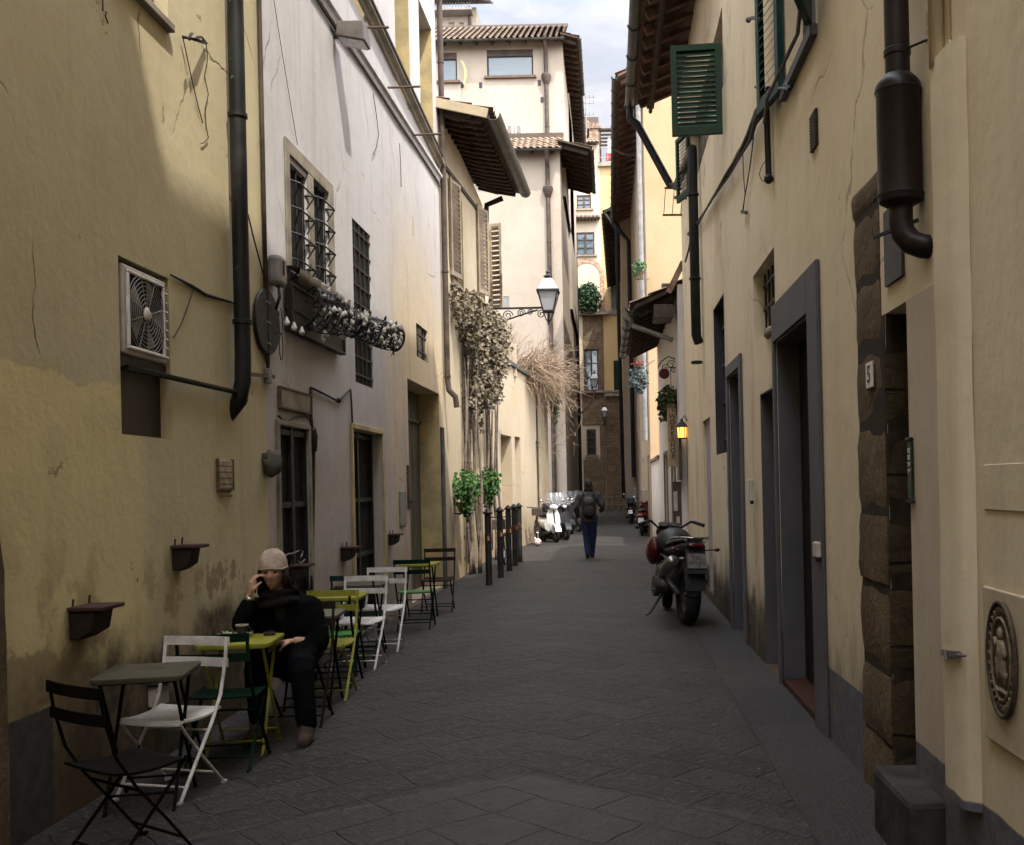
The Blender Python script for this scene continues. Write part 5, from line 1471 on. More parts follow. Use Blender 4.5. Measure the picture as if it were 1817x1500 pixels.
# upper storeys of the near part, above the picture, with their own deep eave
Fu = Facade((XR, -3), (XR, 11.6), (-1, 0))
mb = wall_mesh(Fu, yR1 + 3.01, 14.6, ZW, 13.45, [], body=7)
mk('upper_wall', mb, M['r2'], b5)
eave(Fu, yR1 + 3, 14.6, 13.5, 13.25, .75, b5, M['wood'], M['tile'], M['gut'], n_raft=14, name='upper_roof')
# downpipe at the far end
p = F5.P(1231, 400, .1); s = (p - F5.p0).dot(F5.t); zb = F5.P(1231, 615, .1).z
ge = F5.W(F5.L - .1, zo - .05, ov + .08); wz = F5.P(1224, 215, .1).z
dpipe(F5, [ge, ge - UP * .18, ge - UP * .28 - F5.n * .12, F5.W(F5.L - .2, wz, .2), F5.W(F5.L - .35, wz - .08, .1), F5.W(s, wz - .5, .1), F5.W(s, zb + .1, .1), F5.W(s + .05, zb, .06)], .07, M['pipe'], b5, clips=[F5.W(s, z, .1) for z in (3.4, 4.6, 5.8)])
# big open green shutter + its fellow
hp = F5.P(1281, 158, .03); zb_, zt_ = F5.P(1281, 243, .03).z, F5.P(1281, 70, .03).z
tip = atY(1191, 165, hp.y + .06); ax = tip - hp; ax.z = 0
l_ = louvre(None, M['green'], b5, 'shutter', Vector((hp.x, hp.y, zb_)), ax, ax.length, zt_ - zb_, .05, 15, lap=.52); l_['label'] = 'wide open green louvred shutter facing the street'
wn = panel(F5, SH1, .16, M['glass'], 'window', b5); wn['label'] = 'window behind the open green shutter'
h2 = F5.W(SH1[1] + .02, SH1[2], .04); l_ = louvre(None, M['green'], b5, 'shutter', h2, F5.t * .9 + F5.n * .25, .55, zt_ - zb_, .045, 15)
l_['label'] = 'green shutter leaf folded back against the wall'
# second pair of shutters, at the top
wn = panel(F5, UWb, .18, M['slated'], 'window', b5); wn['label'] = 'upper window between two teal shutters'
a = F5.W(UWb[1] + .01, UWb[2], .04); tip = atY(1347, 158, a.y + .50); ax = tip - a; ax.z = 0
l_ = louvre(None, M['teal'], b5, 'shutter', a, ax, ax.length, 1.5, .05, 20); l_['label'] = 'far teal shutter leaf swung out, louvres seen edge on'
a = F5.W(UWb[0] - .01, UWb[2], .05); l_ = louvre(None, M['teal'], b5, 'shutter', a, -F5.t * .92 + F5.n * .36, .5, 1.5, .05, 20); l_['label'] = 'near teal shutter leaf folded to the wall'
mb = MB(); mb.tube([F5.W(UWb[0] - .3, UWb[2] - .03, .16), F5.W(UWb[0], UWb[2] - .05, .12), F5.W(UWb[1], UWb[2] - .06, .15), F5.W(UWb[1] + .45, UWb[2] - .08, .1)], .014, 6)
mb.tube([F5.P(1326, 35, .05), F5.P(1336, 32, .12), F5.P(1350, 34, .12)], .016, 6); mb.sphere(F5.P(1328, 36, .06), .025, 8, 6)
mk('shutter_rod', mb, M['iron'], b5)
mb = MB(); fbox(mb, F5, UWb[0] - .04, UWb[1] + .04, UWb[2] - .07, UWb[2] - .002, -.15, .05); mk('window_sill', mb, M['slate'], b5)
# barred window
wn = panel(F5, WB, .28, M['glass'], 'window', b5); wn['label'] = 'dark barred window beside the tall grey doorway'
bars(F5, WB, -.1, 6, 3, M['iron'], 'grille', wn, .011)
mb = MB(); mb.sphere(F5.W(WB[0] + .3, WB[2] - .02, -.05), (.1, .25, .06), 10, 7); mk('crumbling_sill', mb, M['pietra'], wn)
# doors
def liner(F, r, depth, mat, parent, th=.012, sides='abt'):
    mb = MB(); a, b, c, d = r
    if 'a' in sides: fbox(mb, F, a + .001, a + th, c, d - .001, -depth + .002, -.003)
    if 'b' in sides: fbox(mb, F, b - th, b - .001, c, d - .001, -depth + .002, -.003)
    if 't' in sides: fbox(mb, F, a + th, b - th, d - th, d - .001, -depth + .002, -.003)
    return mk('reveal', mb, mat, parent)
d = panel(F5, G1, .23, M['black'], 'door', b5); d['label'] = 'tall grey framed doorway, black inside, with a red brown step'
liner(F5, G1, .25, M['slate'], d)
mb = MB(); fw = F5.px(1447, 900)[0] - F5.px(1466, 900)[0]
fbox(mb, F5, G1[0] - abs(fw), G1[0] - .001, -.05, G1[3] + .30, .002, .03); fbox(mb, F5, G1[1] + .001, G1[1] + .07, -.05, G1[3] + .30, .002, .03); fbox(mb, F5, G1[0], G1[1], G1[3] + .001, G1[3] + .30, .002, .03)
mk('door_frame', mb, M['slate'], d, bevel=.008)
mb = MB(); fbox(mb, F5, G1[0] + .002, G1[1] - .002, -.05, .06, -.24, .004); mk('doorstep', mb, M['redmat'], d, bevel=.01)
mb = MB(); fbox(mb, F5, G1[0] + .04, G1[0] + .07, .2, G1[3] - .1, -.17, -.14)
for k in range(22): fbox(mb, F5, G1[0] + .03, G1[0] + .06, .25 + k * .12, .32 + k * .12, -.139, -.125)
mk('roller_guide', mb, M['iron'], d)
d = panel(F5, G2, .18, M['slated'], 'door', b5); d['label'] = 'narrow grey framed door, farther along the right wall'
liner(F5, G2, .2, M['slate'], d)
mb = MB(); frame_ring(mb, F5, G2, .13, .002, .03, sill=False); mk('door_frame', mb, M['slate'], d, bevel=.006)
mb = MB(); fbox(mb, F5, G2[0] + .05, G2[0] + .2, 1.55, 2.05, -.125, -.09); mk('letter_box', mb, M['black'], d)
d = panel(F5, O3, .24, M['black'], 'door', b5); d['label'] = 'narrow bricked low doorway with dark reveal'
liner(F5, O3, .26, M['slate'], d)
wn = panel(F5, TW, .2, M['black'], 'window', b5); wn['label'] = 'tall slot window with dark shutters'
liner(F5, TW, .22, M['slated'], wn)
mb = MB(); [fbox(mb, F5, TW[0] + .02, TW[1] - .02, TW[2] + (TW[3] - TW[2]) * k, TW[2] + (TW[3] - TW[2]) * k + .04, -.14, -.1) for k in (.1, .35, .6, .85)]; mk('rails', mb, M['slated'], wn)
d = panel(F5, NW, .1, simple('lilac_door_paint', (.30, .27, .30), .7, var=.2), 'door', b5); d['label'] = 'pale lilac meter door low by the motorcycle'
panel(F5, SL, .034, M['slate'], 'blind_window', b5)
# stone doorway
qx = F5.px(1563, 500)[0]; z = -.1; k = 0
mort = simple('dark_mortar', (.035, .027, .019), .95, var=.4, scale=10, bmp=.5)
mb = MB(); fbox(mb, F5, q1 + .001, q0 - .03, -.1, zdoor, .0012, .004); fbox(mb, F5, qx + .005, q0 - .03, zdoor + .001, zq - .03, .0012, .004); mk('mortar_bed', mb, mort, b5)
mb = MB(); fbox(mb, F5, q1 - .006, q1 - .0012, .0, zdoor - .002, -.74, -.001); mk('mortar_bed', mb, mort, b5)
qs = None
while z < zq - .05:
    h_ = min(rnd.uniform(.30, .46), zq - z); a_ = q1 + .001 if z + h_ < zdoor + .02 else qx; j = rnd.uniform(-.02, .012)
    mb = MB(); o1 = rnd.uniform(.006, .022); nb = 5; rows = []
    for i in range(nb + 1):
        zz_ = z + .008 + (h_ - .016) * i / nb; e = .010 if i in (0, nb) else 0
        rows.append([F5.W(a_ - .0, zz_, .0015 - .01), F5.W(a_ + .002, zz_, o1 - .004 - e)] + [F5.W(a_ + (q0 + j - a_) * f, zz_, o1 - e + .012 * mnoise.noise(Vector((f * 2.3, zz_ * 5, k * 3.3)))) for f in (.08, .25, .45, .65, .85, .96)] + [F5.W(q0 + j, zz_, -.008)])
    mb.grid(rows); ob = mk('stone_block', mb, M['quoin'], b5, auto=50); qs = qs or ob
    if z + h_ < zdoor:
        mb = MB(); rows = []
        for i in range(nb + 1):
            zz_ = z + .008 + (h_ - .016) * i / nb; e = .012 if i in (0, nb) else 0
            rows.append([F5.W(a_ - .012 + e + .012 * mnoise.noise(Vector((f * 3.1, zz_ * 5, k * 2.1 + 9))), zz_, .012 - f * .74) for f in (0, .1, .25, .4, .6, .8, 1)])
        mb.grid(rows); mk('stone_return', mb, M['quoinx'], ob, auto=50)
    z += h_; k += 1
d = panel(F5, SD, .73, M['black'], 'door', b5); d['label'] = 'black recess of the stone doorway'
mb = MB(); fbox(mb, F5, 4.2 - yR1, 4.78 - yR1, -.05, .31, -.73, .165)
st = mk('stone_step', mb, simple('worn_dark_step', (.042, .04, .037), .9, var=.4, scale=6, bmp=.6), b5, bevel=.03)
mb = MB(); fbox(mb, F5, yR1 * 0 + .005, SD[0] - .001, -.1, zdoor + .0, .001, .009)
fbox(mb, F5, SD[0], F5.px(1562, 480)[0] - .001, zdoor + .002, zq + 2.5, .001, .009) if False else None
mk('white_band', mb, M['lilac'], b5, bevel=.003)
# flue
fc = Vector((1.305, 4.36, 0)); z0, z1 = atY(1603, 355, 4.36).z, atY(1603, 150, 4.36).z; r_ = .095
t = thing('metal_flue', 'large brown metal flue with a fat silencer drum on the right wall', 'flue', (fc.x, fc.y, z0))
mb = MB(); mb.lathe([(r_ * .6, z0 - .03), (r_ * .95, z0 - .01), (r_ * 1.02, z0 + .01), (r_, z0 + .03), (r_, z1 - .05), (r_ * 1.03, z1 - .04), (r_ * 1.03, z1 - .01), (r_ * .9, z1 + .012), (r_ * .62, z1 + .04)], (fc.x, fc.y, 0), UP, 28); mk('drum', mb, M['flue'], t, auto=35)
mb = MB(); mb.lathe([(r_ * .56, z1), (r_ * .56, z1 + .12), (r_ * .61, z1 + .125), (r_ * .61, z1 + .15), (r_ * .56, z1 + .155), (r_ * .57, z1 + 5.0)], (fc.x, fc.y, 0), UP, 22); mk('upper_pipe', mb, M['flue'], t, auto=35)
mb = MB(); rp = r_ * .55
mb.tube([(fc.x, fc.y, z0), (fc.x, fc.y, z0 - .10), (fc.x + .008, fc.y - .01, z0 - .15), (fc.x + .035, fc.y - .03, z0 - .195), (fc.x + .075, fc.y - .06, z0 - .22), (fc.x + .14, fc.y - .1, z0 - .235)], rp, 18); mk('elbow', mb, M['flue'], t, smooth=True)
mb = MB(); mb.bar(Vector((fc.x - .12, fc.y + .02, z0 - .16)), Vector((fc.x + .07, fc.y - .02, z0 - .095)), .03, .012); mb.tube([Vector((fc.x, fc.y, z1 + .14)), Vector((XR, fc.y - .12, z1 + .14))], .006, 5)
for zz_ in (z0 + .02, z1 - .03): mb.lathe([(r_ * 1.01, -.006), (r_ * 1.06, -.004), (r_ * 1.06, .004), (r_ * 1.01, .006)], (fc.x, fc.y, zz_), UP, 26)
mk('clamps', mb, M['iron'], t)
# house number, bells, grilles, cables
nt_ = F5.rect(1543, 690 - 45, 1555, 640, 692, 686)
t = thing('house_number', 'small white house number tile on the brown stone jamb', 'number tile', F5.P(1549, 665))
mb = MB(); fbox(mb, F5, nt_[0], nt_[1], nt_[2], nt_[3], .013, .022); mk('tile', mb, M['white'], t, bevel=.004)
text_obj('numeral', '5', (nt_[3] - nt_[2]) * .95, M['slated'], axes(F5.W((nt_[0] + nt_[1]) / 2, (nt_[2] + nt_[3]) / 2, .023), -F5.t, UP), t)
t = thing('strip_sign', 'narrow green enamel strip sign with pale letters on the edge of the white band', 'sign', F5.P(1624, 835, .02))
sr = (q2 - .07, q2 - .006, F5.px(1626, 886)[1], F5.px(1622, 784)[1])
mb = MB(); fbox(mb, F5, sr[0], sr[1], sr[2], sr[3], .010, .022); mk('plate', mb, simple('green_enamel', (.02, .05, .03), .4, var=.4), t, bevel=.004)
mb = MB()
for k in range(4):
    z = sr[3] - .035 - k * .032; fbox(mb, F5, sr[0] + .012, sr[1] - .01, z, z + .006, .0222, .024)
    mb.tube([F5.W((sr[0] + sr[1]) / 2 + .012 * math.cos(q), z - .013 + .009 * math.sin(q), .024) for q in [i * .7 for i in range(7 - k)]], .0022, 4)
mk('pale_marks', mb, M['white'], t)
mb = MB(); mb.bar(F5.W(sr[0] - .01, sr[2] - .012, .02), F5.W(sr[1] + .01, sr[2] - .008, .02), .02, .01); mb.lathe([(.012, -.03), (.012, .03)], F5.W((sr[0] + sr[1]) / 2, sr[3] + .01, .02), F5.t, 8); mk('mount', mb, M['iron'], t)
for (u, v, lb, hh) in ((1463, 975, 'small pale intercom box on the grey door frame', .1), (1342, 870, 'pale twin socket box between the narrow doors', .2)):
    t = thing('wall_box', lb, 'box', F5.P(u, v), 'small service boxes on the right wall')
    c = F5.px(u, v)
    mb = MB(); fbox(mb, F5, c[0] - .05, c[0] + .05, c[1] - hh / 2, c[1] + hh / 2, .031, .07); mk('case', mb, M['acgrey'], t, bevel=.01)
    mb = MB(); fbox(mb, F5, c[0] - .03, c[0] + .03, c[1] - hh / 2 - .03, c[1] - hh / 2 - .001, .031, .06); mk('base', mb, M['iron'], t)
vg = F5.rect(1441, 203, 1452, 195, 268, 264)
t = thing('vent_grille', 'small dark rectangular vent grille high on the right wall', 'vent', F5.P(1446, 232))
mb = MB(); fbox(mb, F5, vg[0], vg[1], vg[2], vg[3], .002, .006); mk('opening', mb, M['black'], t)
mb = MB()
for k in range(12): z = vg[2] + (vg[3] - vg[2]) * (k + .5) / 12; fbox(mb, F5, vg[0], vg[1], z - .004, z + .004, .006, .02)
mk('slats', mb, M['bpipe'], t)
t = thing('cable_bundle', 'thick dark bundle of cables climbing diagonally across the right wall', 'cable', F5.P(1300, 290))
pts = [F5.P(u, v, .06) for u, v in ((1232, 408), (1262, 356), (1290, 310), (1312, 275), (1330, 240), (1348, 200), (1362, 168), (1368, 158))]
mb = MB()
for k in range(4):
    mb.tube([p + Vector((rnd.uniform(-.02, .02), rnd.uniform(-.03, .03), rnd.uniform(-.035, .035))) for p in pts], [.014] * 4 + [.02, .026, .03, .02], 6)
mb.tube([F5.P(1232, 408, .06), F5.P(1226, 412, .08), F5.P(1222, 416, .1)], .03, 6)
mb.tube([F5.P(1228, 410, .1), F5.P(1223, 440, .1), F5.P(1216, 465, .12)], .016, 6)
mk('bundle', mb, M['cable'], t, smooth=True)
mb = MB()
for (a, b) in (((1361, 165), (1366, 320)), ((1357, 165), (1362, 320))): mb.tube([F5.P(a[0], a[1], .04), F5.P(b[0], b[1], .03)], .017, 8)
mb.sphere(F5.P(1364, 318, .04), .04, 10, 7); mk('conduit', mb, M['pipe'], t)
mb = MB(); mb.tube([F5.P(u, v, .03) for u, v in ((1338, 232), (1334, 270), (1330, 300), (1325, 330), (1321, 352), (1318, 378))], .006, 5); mb.tube([F5.P(u, v, .03) for u, v in ((1318, 270), (1319, 310), (1322, 345), (1318, 372))], .005, 5)
mb.tube([F5.P(u, v, .02) for u, v in ((1362, 280), (1352, 295), (1347, 310), (1352, 322), (1362, 320))], .004, 5)
mb.bar(F5.P(1316, 376, .03), F5.P(1325, 378, .03), .02, .03); mk('hanging_ends', mb, M['cable'], t)
mb = MB(); mb.tube([F5.P(1340, 155, .05), F5.P(1400, 158, .06), F5.P(1396, 148, .05)], .012, 5); mb.lathe([(.03, -.01), (.045, 0), (.03, .01)], F5.P(1366, 168, .07), F5.n, 12); mk('hooks', mb, M['iron'], t)
# clothes drying frame
t = thing('drying_rack', 'wall mounted clothes drying bars by the black downpipe', 'drying rack', F5.P(1222, 350))
yk = yR2 - .2; A_ = [atY(u, v, yk) for u, v in ((1179, 334), (1218, 336), (1176, 382), (1213, 382))]
mb = MB(); mb.bar(A_[0], A_[1] + Vector((.2, 0, 0)), .03, .03); mb.bar(A_[2], A_[3] + Vector((.25, 0, 0)), .03, .03); mb.bar(atY(1197, 351, yk - 1), atY(1240, 352, yk - 1.2), .04, .05); mk('bars', mb, M['rust'], t)
mb = MB()
for k in (.05, .45, .85): mb.tube([A_[0].lerp(A_[1], k), A_[2].lerp(A_[3], k)], .006, 4)
mk('lines', mb, M['cable'], t)
mb = MB(); mb.bar(atY(1246, 228, 12.2), atY(1302, 227, 11.6), .03, .035); tag(mk('iron_rod', mb, M['rust']), 'short rusty iron rod sticking out below the wide green shutter', 'rod')

# ---------------------------------------------------------------- near right house
b6 = thing('corner_house', 'pale yellow cracked house at the near right with a grey dado and an oval relief', 'house', (1.36, 2, 0))
mk('wall', wall_mesh(F6, 0, F6.L, -.3, 13.45, [], body=7.0), M['r1'], b6)
eave(F6, 9, F6.L, 13.5, 13.25, .75, b6, M['wood'], M['tile'], M['gut'], n_raft=14)
mb = MB(); mb.prism([(1.36, y, z) for y, z in ((-14, 13.46), (-14, 20.5), (-2.2, 20.5), (.16, 16.75), (.84, 15.3), (1.5, 13.46))], (7, 0, 0)); mk('upper_wall', mb, M['r1'], b6)
pz0 = F6.px(1695, 1400)[1]; pz1 = F6.px(1665, 128)[1]; sp0 = F6.px(1700, 860, .06)[0]
mb = MB()
n = 40; rows = []
prof = [(sp0 - .015, .001), (sp0, .03), (sp0 + .03, .055), (F6.L - .03, .06), (F6.L + .005, .05), (F6.L + .012, .001)]
for i in range(n + 1):
    z = pz0 + (pz1 - pz0) * i / n; rows.append([F6.W(a, z, o + .006 * mnoise.noise(Vector((a * 3, z * 2.2, 1)))) for a, o in prof])
mb.grid(rows); mb.add(rows[0], [tuple(range(6))]); mb.add(rows[-1], [tuple(range(6))[::-1]])
mk('pilaster', mb, M['r1'], b6, auto=60)
mb = MB(); mb.tube([F6.W(F6.L - .05, pz1 - .02, .035), F6.W(F6.L - .05, 8, .035)], .035, 12); mb.tube([F6.W(F6.L - .1, pz1 + .02, .012), F6.W(F6.L - .1, 8, .012)], .012, 6); mk('pipe', mb, M['r1'], b6, smooth=True)
t = thing('oval_vent', 'small oval white rimmed vent grille at the top of the near right wall', 'vent', F6.P(1682, 100))
c = F6.px(1682, 100); mb = MB()
el = lambda k, q, o: F6.W(c[0] + .055 * k * math.cos(q), c[1] + .062 * k * math.sin(q), o)
mb.prism([el(.98, 2 * math.pi * i / 28, .002) for i in range(28)], F6.n * .006); mk('opening', mb, M['black'], t)
mb = MB(); mb.tube([el(1, 2 * math.pi * i / 28, .008) for i in range(29)], .008, 6, cap=False); mk('rim', mb, M['acgrey'], t, smooth=True)
mb = MB()
for k in range(-4, 5): h_ = math.sqrt(1 - (k / 5) ** 2) * .055; mb.bar(F6.W(c[0] - h_, c[1] + k * .0122, .011), F6.W(c[0] + h_, c[1] + k * .0122, .011), .006, .005)
mk('slats', mb, M['acgrey'], t)
t = thing('pipe_clamp', 'small grey metal clamp on the boxed pipe of the near right wall', 'clamp', F6.P(1692, 1162))
a = F6.P(1672, 1158, .066); b = F6.P(1713, 1164, .03)
mb = MB(); mb.bar(a, F6.P(1700, 1161, .066), .014, .022); mb.bar(F6.P(1700, 1161, .066), b, .014, .02); mk('strap', mb, M['gpipe'], t)
mb = MB(); mb.tube([F6.P(1676, 1152, .08), F6.P(1678, 1170, .08)], .007, 6); mb.tube([F6.P(1697, 1162, .075), F6.P(1714, 1164, .05)], .006, 6); mk('bolt', mb, M['gpipe'], t)
# oval relief on its square plate
t = thing('relief_plate', 'pale square plaster plate carrying an oval brown carved relief', 'relief', F6.P(1790, 1170))
s_a = F6.px(1753, 1170)[0]; z_t = F6.px(1753, 1040)[1]; z_b = F6.px(1760, 1310)[1]
mb = MB(); fbox(mb, F6, s_a - .62, s_a, z_b, z_t, .002, .016); mk('plate', mb, plaster('relief_plate_plaster', (.47, .40, .29), (.52, .45, .34), crack=.4, damp=0, streak=.2), t, bevel=.006)
cs = F6.px(1790, 1170)[0]; cz = F6.px(1790, 1170)[1]
ra = abs(F6.px(1766, 1170)[0] - F6.px(1815, 1170)[0]) / 2; rb = (F6.px(1790, 1070)[1] - F6.px(1790, 1271)[1]) / 2
E_ = lambda k, q, o: F6.W(cs + ra * k * math.cos(q), cz + rb * k * math.sin(q), o)
brz = simple('bronze_relief', (.085, .062, .042), .6, metal=.2, var=.5, scale=30, bmp=.6)
brl = simple('pale_brown_relief', (.24, .19, .135), .75, var=.35, scale=30, bmp=.5)  # paler brown for the raised letter band and figure
mb = MB(); mb.prism([E_(1, 2 * math.pi * i / 48, .016) for i in range(48)], F6.n * .008); mk('medallion', mb, brz, t)
mb = MB(); mb.tube([E_(1, 2 * math.pi * i / 48, .027) for i in range(49)], .009, 8, cap=False); mk('outer_rim', mb, brz, t, smooth=True)
mb = MB(); mb.tube([E_(.72, 2 * math.pi * i / 48, .027) for i in range(49)], .006, 6, cap=False)
for i in range(30):
    q = 2 * math.pi * i / 30; mb.tube([E_(.80, q, .025), E_(.92, q + .05, .026)], .005, 5); mb.tube([E_(.86, q + .08, .026), E_(.92, q + .02, .026)], .004, 5)
mk('letter_band', mb, brl, t, smooth=True)
# robed standing figure in the field, suggested in low relief
mb = MB()
fz = lambda x, y, o=.026: F6.W(cs + ra * x, cz + rb * y, o)
mb.sphere(fz(.02, .44), (.012, .022, .024), 12, 8)
for (x, w_) in ((-.22, .010), (-.12, .013), (-.02, .014), (.08, .013), (.18, .010)):
    mb.tube([fz(x * .5, .34), fz(x * .9 + .03, .1), fz(x * 1.1, -.2), fz(x * 1.3, -.48)], [w_ * .7, w_, w_, w_ * .8], 6)
mb.tube([fz(.12, .28), fz(.34, .22), fz(.42, .36)], [.012, .009, .007], 6); mb.tube([fz(-.12, .28), fz(-.32, .1), fz(-.2, .0)], [.012, .009, .008], 6)
mb.tube([fz(-.34, -.56), fz(-.1, -.52), fz(.14, -.56), fz(.34, -.5)], [.008, .014, .012, .008], 6)
mb.tube([fz(-.4 + .03 * i, -.3 + .1 * math.sin(i)) for i in range(4)], .006, 5); mb.tube([fz(.36, .0 - i * .1) for i in range(4)], .006, 5)
for k in range(3): mb.tube([fz(.17 * math.cos(q) + .02, .44 + .13 * math.sin(q), .025) for q in [math.pi * i / 8 for i in range(9)]], .004, 5)
mk('figure', mb, brl, t, smooth=True)
# raised plaster outlines
mb = MB()
fbox(mb, F6, F6.px(1817, 870)[0] - .5, F6.px(1748, 870)[0], F6.px(1748, 904)[1], F6.px(1748, 825)[1], .001, .006); mk('meter_cover', mb, M['r1'], b6, bevel=.003)

# ---------------------------------------------------------------- low whitewashed house
Y3 = 24.4
b7 = thing('low_white_house', 'low whitewashed house with a small tiled eave, hanging signs and plants', 'house', (1.3, yR2, 0))
F7 = Facade((1.30, yR2 + .01), (1.26, Y3), (-1, 0))
zo7 = atY(1113, 550, yR2 + .1).z; ov7 = 1.30 - atY(1116, 550, yR2 + .1).x
dA = (1.3, 2.1, .05, 2.35); dB = (3.6, 4.5, .05, 2.3)
mk('wall', wall_mesh(F7, 0, F7.L, -.3, zo7 + .42, [dA + (.2,), dB + (.2,)], body=3.0), M['r3'], b7)
eave(F7, .02, F7.L, zo7 + .34, zo7, ov7 - .1, b7, M['wood'], M['tile'], M['gut'], n_raft=12, back=2.2, gut_r=.08)
for r, m_ in ((dA, 'green'), (dB, 'bpipe')): 
    dd = panel(F7, r, .18, M[m_], 'door', b7, planks=4)
    mb = MB(); frame_ring(mb, F7, r, .08, .002, .03, sill=False); mk('door_frame', mb, M['pietra'], dd)
mb = MB(); a = atY(1173, 558, yR2 + .35); mb.box((1.05, yR2 + .35, a.z), (.34, .7, .24)); mk('boxed_beam', mb, M['bpipe'], b7, bevel=.01)
mb = MB(); mb.tube([atY(1121, 577, yR2 + .3), atY(1150, 588, yR2 + .3), atY(1194, 604, yR2 + .3)], .045, 10); mb.tube([atY(1117, 560, yR2 + .3), atY(1121, 577, yR2 + .3)], .045, 10); mk('downpipe', mb, M['gpipe'], b7, smooth=True)
mb = MB(); a, b = atY(1186, 520, yR2 + .02), atY(1212, 466, yR2 + .02); mb.bar(a, b, .12, .1); mk('flashing', mb, M['tile'], b7)
mb = MB()
for k in range(3): p = atY(1181, 506 + k * 6, yR2 + 1.6); mb.box(p, (.16, .2, .03))
mb.box(atY(1181, 514, yR2 + 1.6), (.1, .14, .2)); mk('chimney', mb, M['gpipe'], b7)
# hanging scroll sign
t = thing('scroll_sign', 'small red and black scrolled iron sign hanging on the whitewashed wall', 'sign', F7.W(.9, 3.0, .1))
cc = atY(1186, 652, yR2 + .9)
mb = MB()
mb.tube([Vector((1.3, cc.y, cc.z + .15)), cc + Vector((0, 0, .2)), cc + Vector((-.12, 0, .12)), cc + Vector((-.2, 0, 0))], .012, 6)
for (x, z, r2) in ((.05, .05, .09), (-.06, -.02, .08), (.1, -.06, .06)): mb.tube([cc + Vector((x + r2 * (1 - i / 22) * math.cos(i * .5), 0, z + r2 * (1 - i / 22) * math.sin(i * .5))) for i in range(18)], .009, 5)
mk('ironwork', mb, M['iron'], t)
mb = MB(); mb.lathe([(.09, -.015), (.1, 0), (.09, .015)], cc + Vector((-.08, 0, -.12)), Vector((0, 1, 0)), 16); mk('red_disc', mb, simple('red_paint', (.07, .014, .012), .6), t)
# hanging plant ball
c = atY(1191, 712, yR2 + .75); t = thing('hanging_plant', 'round olive green plant ball hanging over the vertical wooden sign', 'plant', c)
mb = MB(); vine_leaves(mb, c, (.25, .25, .30), 520, (.06, .12)); vine_leaves(mb, c - Vector((.1, 0, .25)), (.12, .15, .14), 90, (.05, .1)); mk('foliage', mb, foliage('olive_leaves', (.04, .055, .02), (.11, .115, .055)), t)
mb = MB(); mb.lathe([(.06, -.26), (.11, -.12), (.12, -.1)], c, UP, 12); mk('basket', mb, M['bpipe'], t, auto=40)
mb = MB(); mb.tube([c + UP * .3, c + UP * .62], .006, 5); mb.tube([c + UP * .62, Vector((1.32, c.y, c.z + .62))], .012, 5); mk('hanger', mb, M['iron'], t)
# vertical workshop board
c0 = atY(1193, 741, yR2 + .55); c1 = atY(1195, 828, yR2 + .55); cm = (c0 + c1) / 2
t = thing('workshop_board', 'narrow vertical wooden board with black stacked letters under the plant ball', 'sign', cm)
mb = MB(); mb.box(cm + Vector((0, .02, .12)), (.155, .03, c0.z - c1.z + .24)); mk('board', mb, simple('pale_wood_board', (.30, .225, .14), .8, var=.25, scale=4), t, bevel=.004)
text_obj('lettering', 'W\nO\nR\nK\nS\nH\nO\nP', .128, M['black'], axes(cm + Vector((0, .002, .10)), (1, 0, 0), UP), t, spacing=.82)
mb = MB(); mb.box(cm + Vector((-.085, .02, .1)), (.018, .04, c0.z - c1.z + .26)); mb.box(cm + Vector((.16, .02, .2)), (.17, .02, .03)); mk('edge_strip', mb, M['ivory'], t)
# lit wall lantern
lc = atY(1210, 768, yR2 - .35)
t = thing('wall_lantern', 'small black wall lantern glowing yellow beside the vertical sign', 'wall lamp', lc)
mb = MB(); mb.lathe([(.085, -.11), (.09, -.1), (.09, -.09)], lc, UP, 6); mb.lathe([(.10, .10), (.105, .11), (.05, .18), (.02, .2), (.03, .22), (.005, .25)], lc, UP, 6)
for i in range(6): q = 2 * math.pi * i / 6; mb.bar(lc + Vector((.08 * math.cos(q), .08 * math.sin(q), -.1)), lc + Vector((.09 * math.cos(q), .09 * math.sin(q), .1)), .01, .01)
mb.tube([lc + UP * .22, lc + Vector((.05, 0, .3)), Vector((XR, lc.y, lc.z + .2))], .012, 6); mk('frame', mb, M['iron'], t)
mb = MB(); mb.lathe([(.07, -.09), (.08, .09)], lc, UP, 6); mk('lit_glass', mb, simple('glowing_amber_glass', (.6, .4, .1), .3, emit=(1, .55, .09, 1.0)), t)
# notice boards and planter under the lantern
t = thing('notice_board', 'dark brown framed notice board under the glowing lantern', 'notice board', F7.W(.3, 1.8, .04))
p = atY(1212, 815, yR2 + .06); mb = MB(); mb.box((1.27, yR2 - .25 + .2, p.z), (.05, .5, .75)); mb.box((1.22, yR2 + .05, p.z - .9), (.16, .04, 1.0)); mk('board', mb, M['bpipe'], t, bevel=.006)
mb = MB(); mb.box((1.19, yR2 + .025, p.z - .75), (.07, .01, .35)); mb.box((1.23, yR2 + .022, p.z - 1.15), (.06, .01, .25)); mk('papers', mb, M['acgrey'], t)
c = atZ(1192, 930, 0); c = Vector((1.02, yR2 - .3, 0))
t = thing('gold_planter', 'ochre tub planter with a dry plant by the whitewashed wall', 'planter', c)
mb = MB(); mb.lathe([(.14, 0), (.17, .05), (.19, .5), (.21, .52), (.21, .56), (.18, .56)], c, UP, 18); mk('tub', mb, simple('ochre_glaze', (.26, .165, .05), .5, var=.3), t, auto=40)
mb = MB(); vine_leaves(mb, c + UP * .75, (.1, .1, .22), 120, (.06, .14)); mk('plant', mb, foliage('brown_leaves', (.08, .045, .02), (.15, .09, .04)), t)
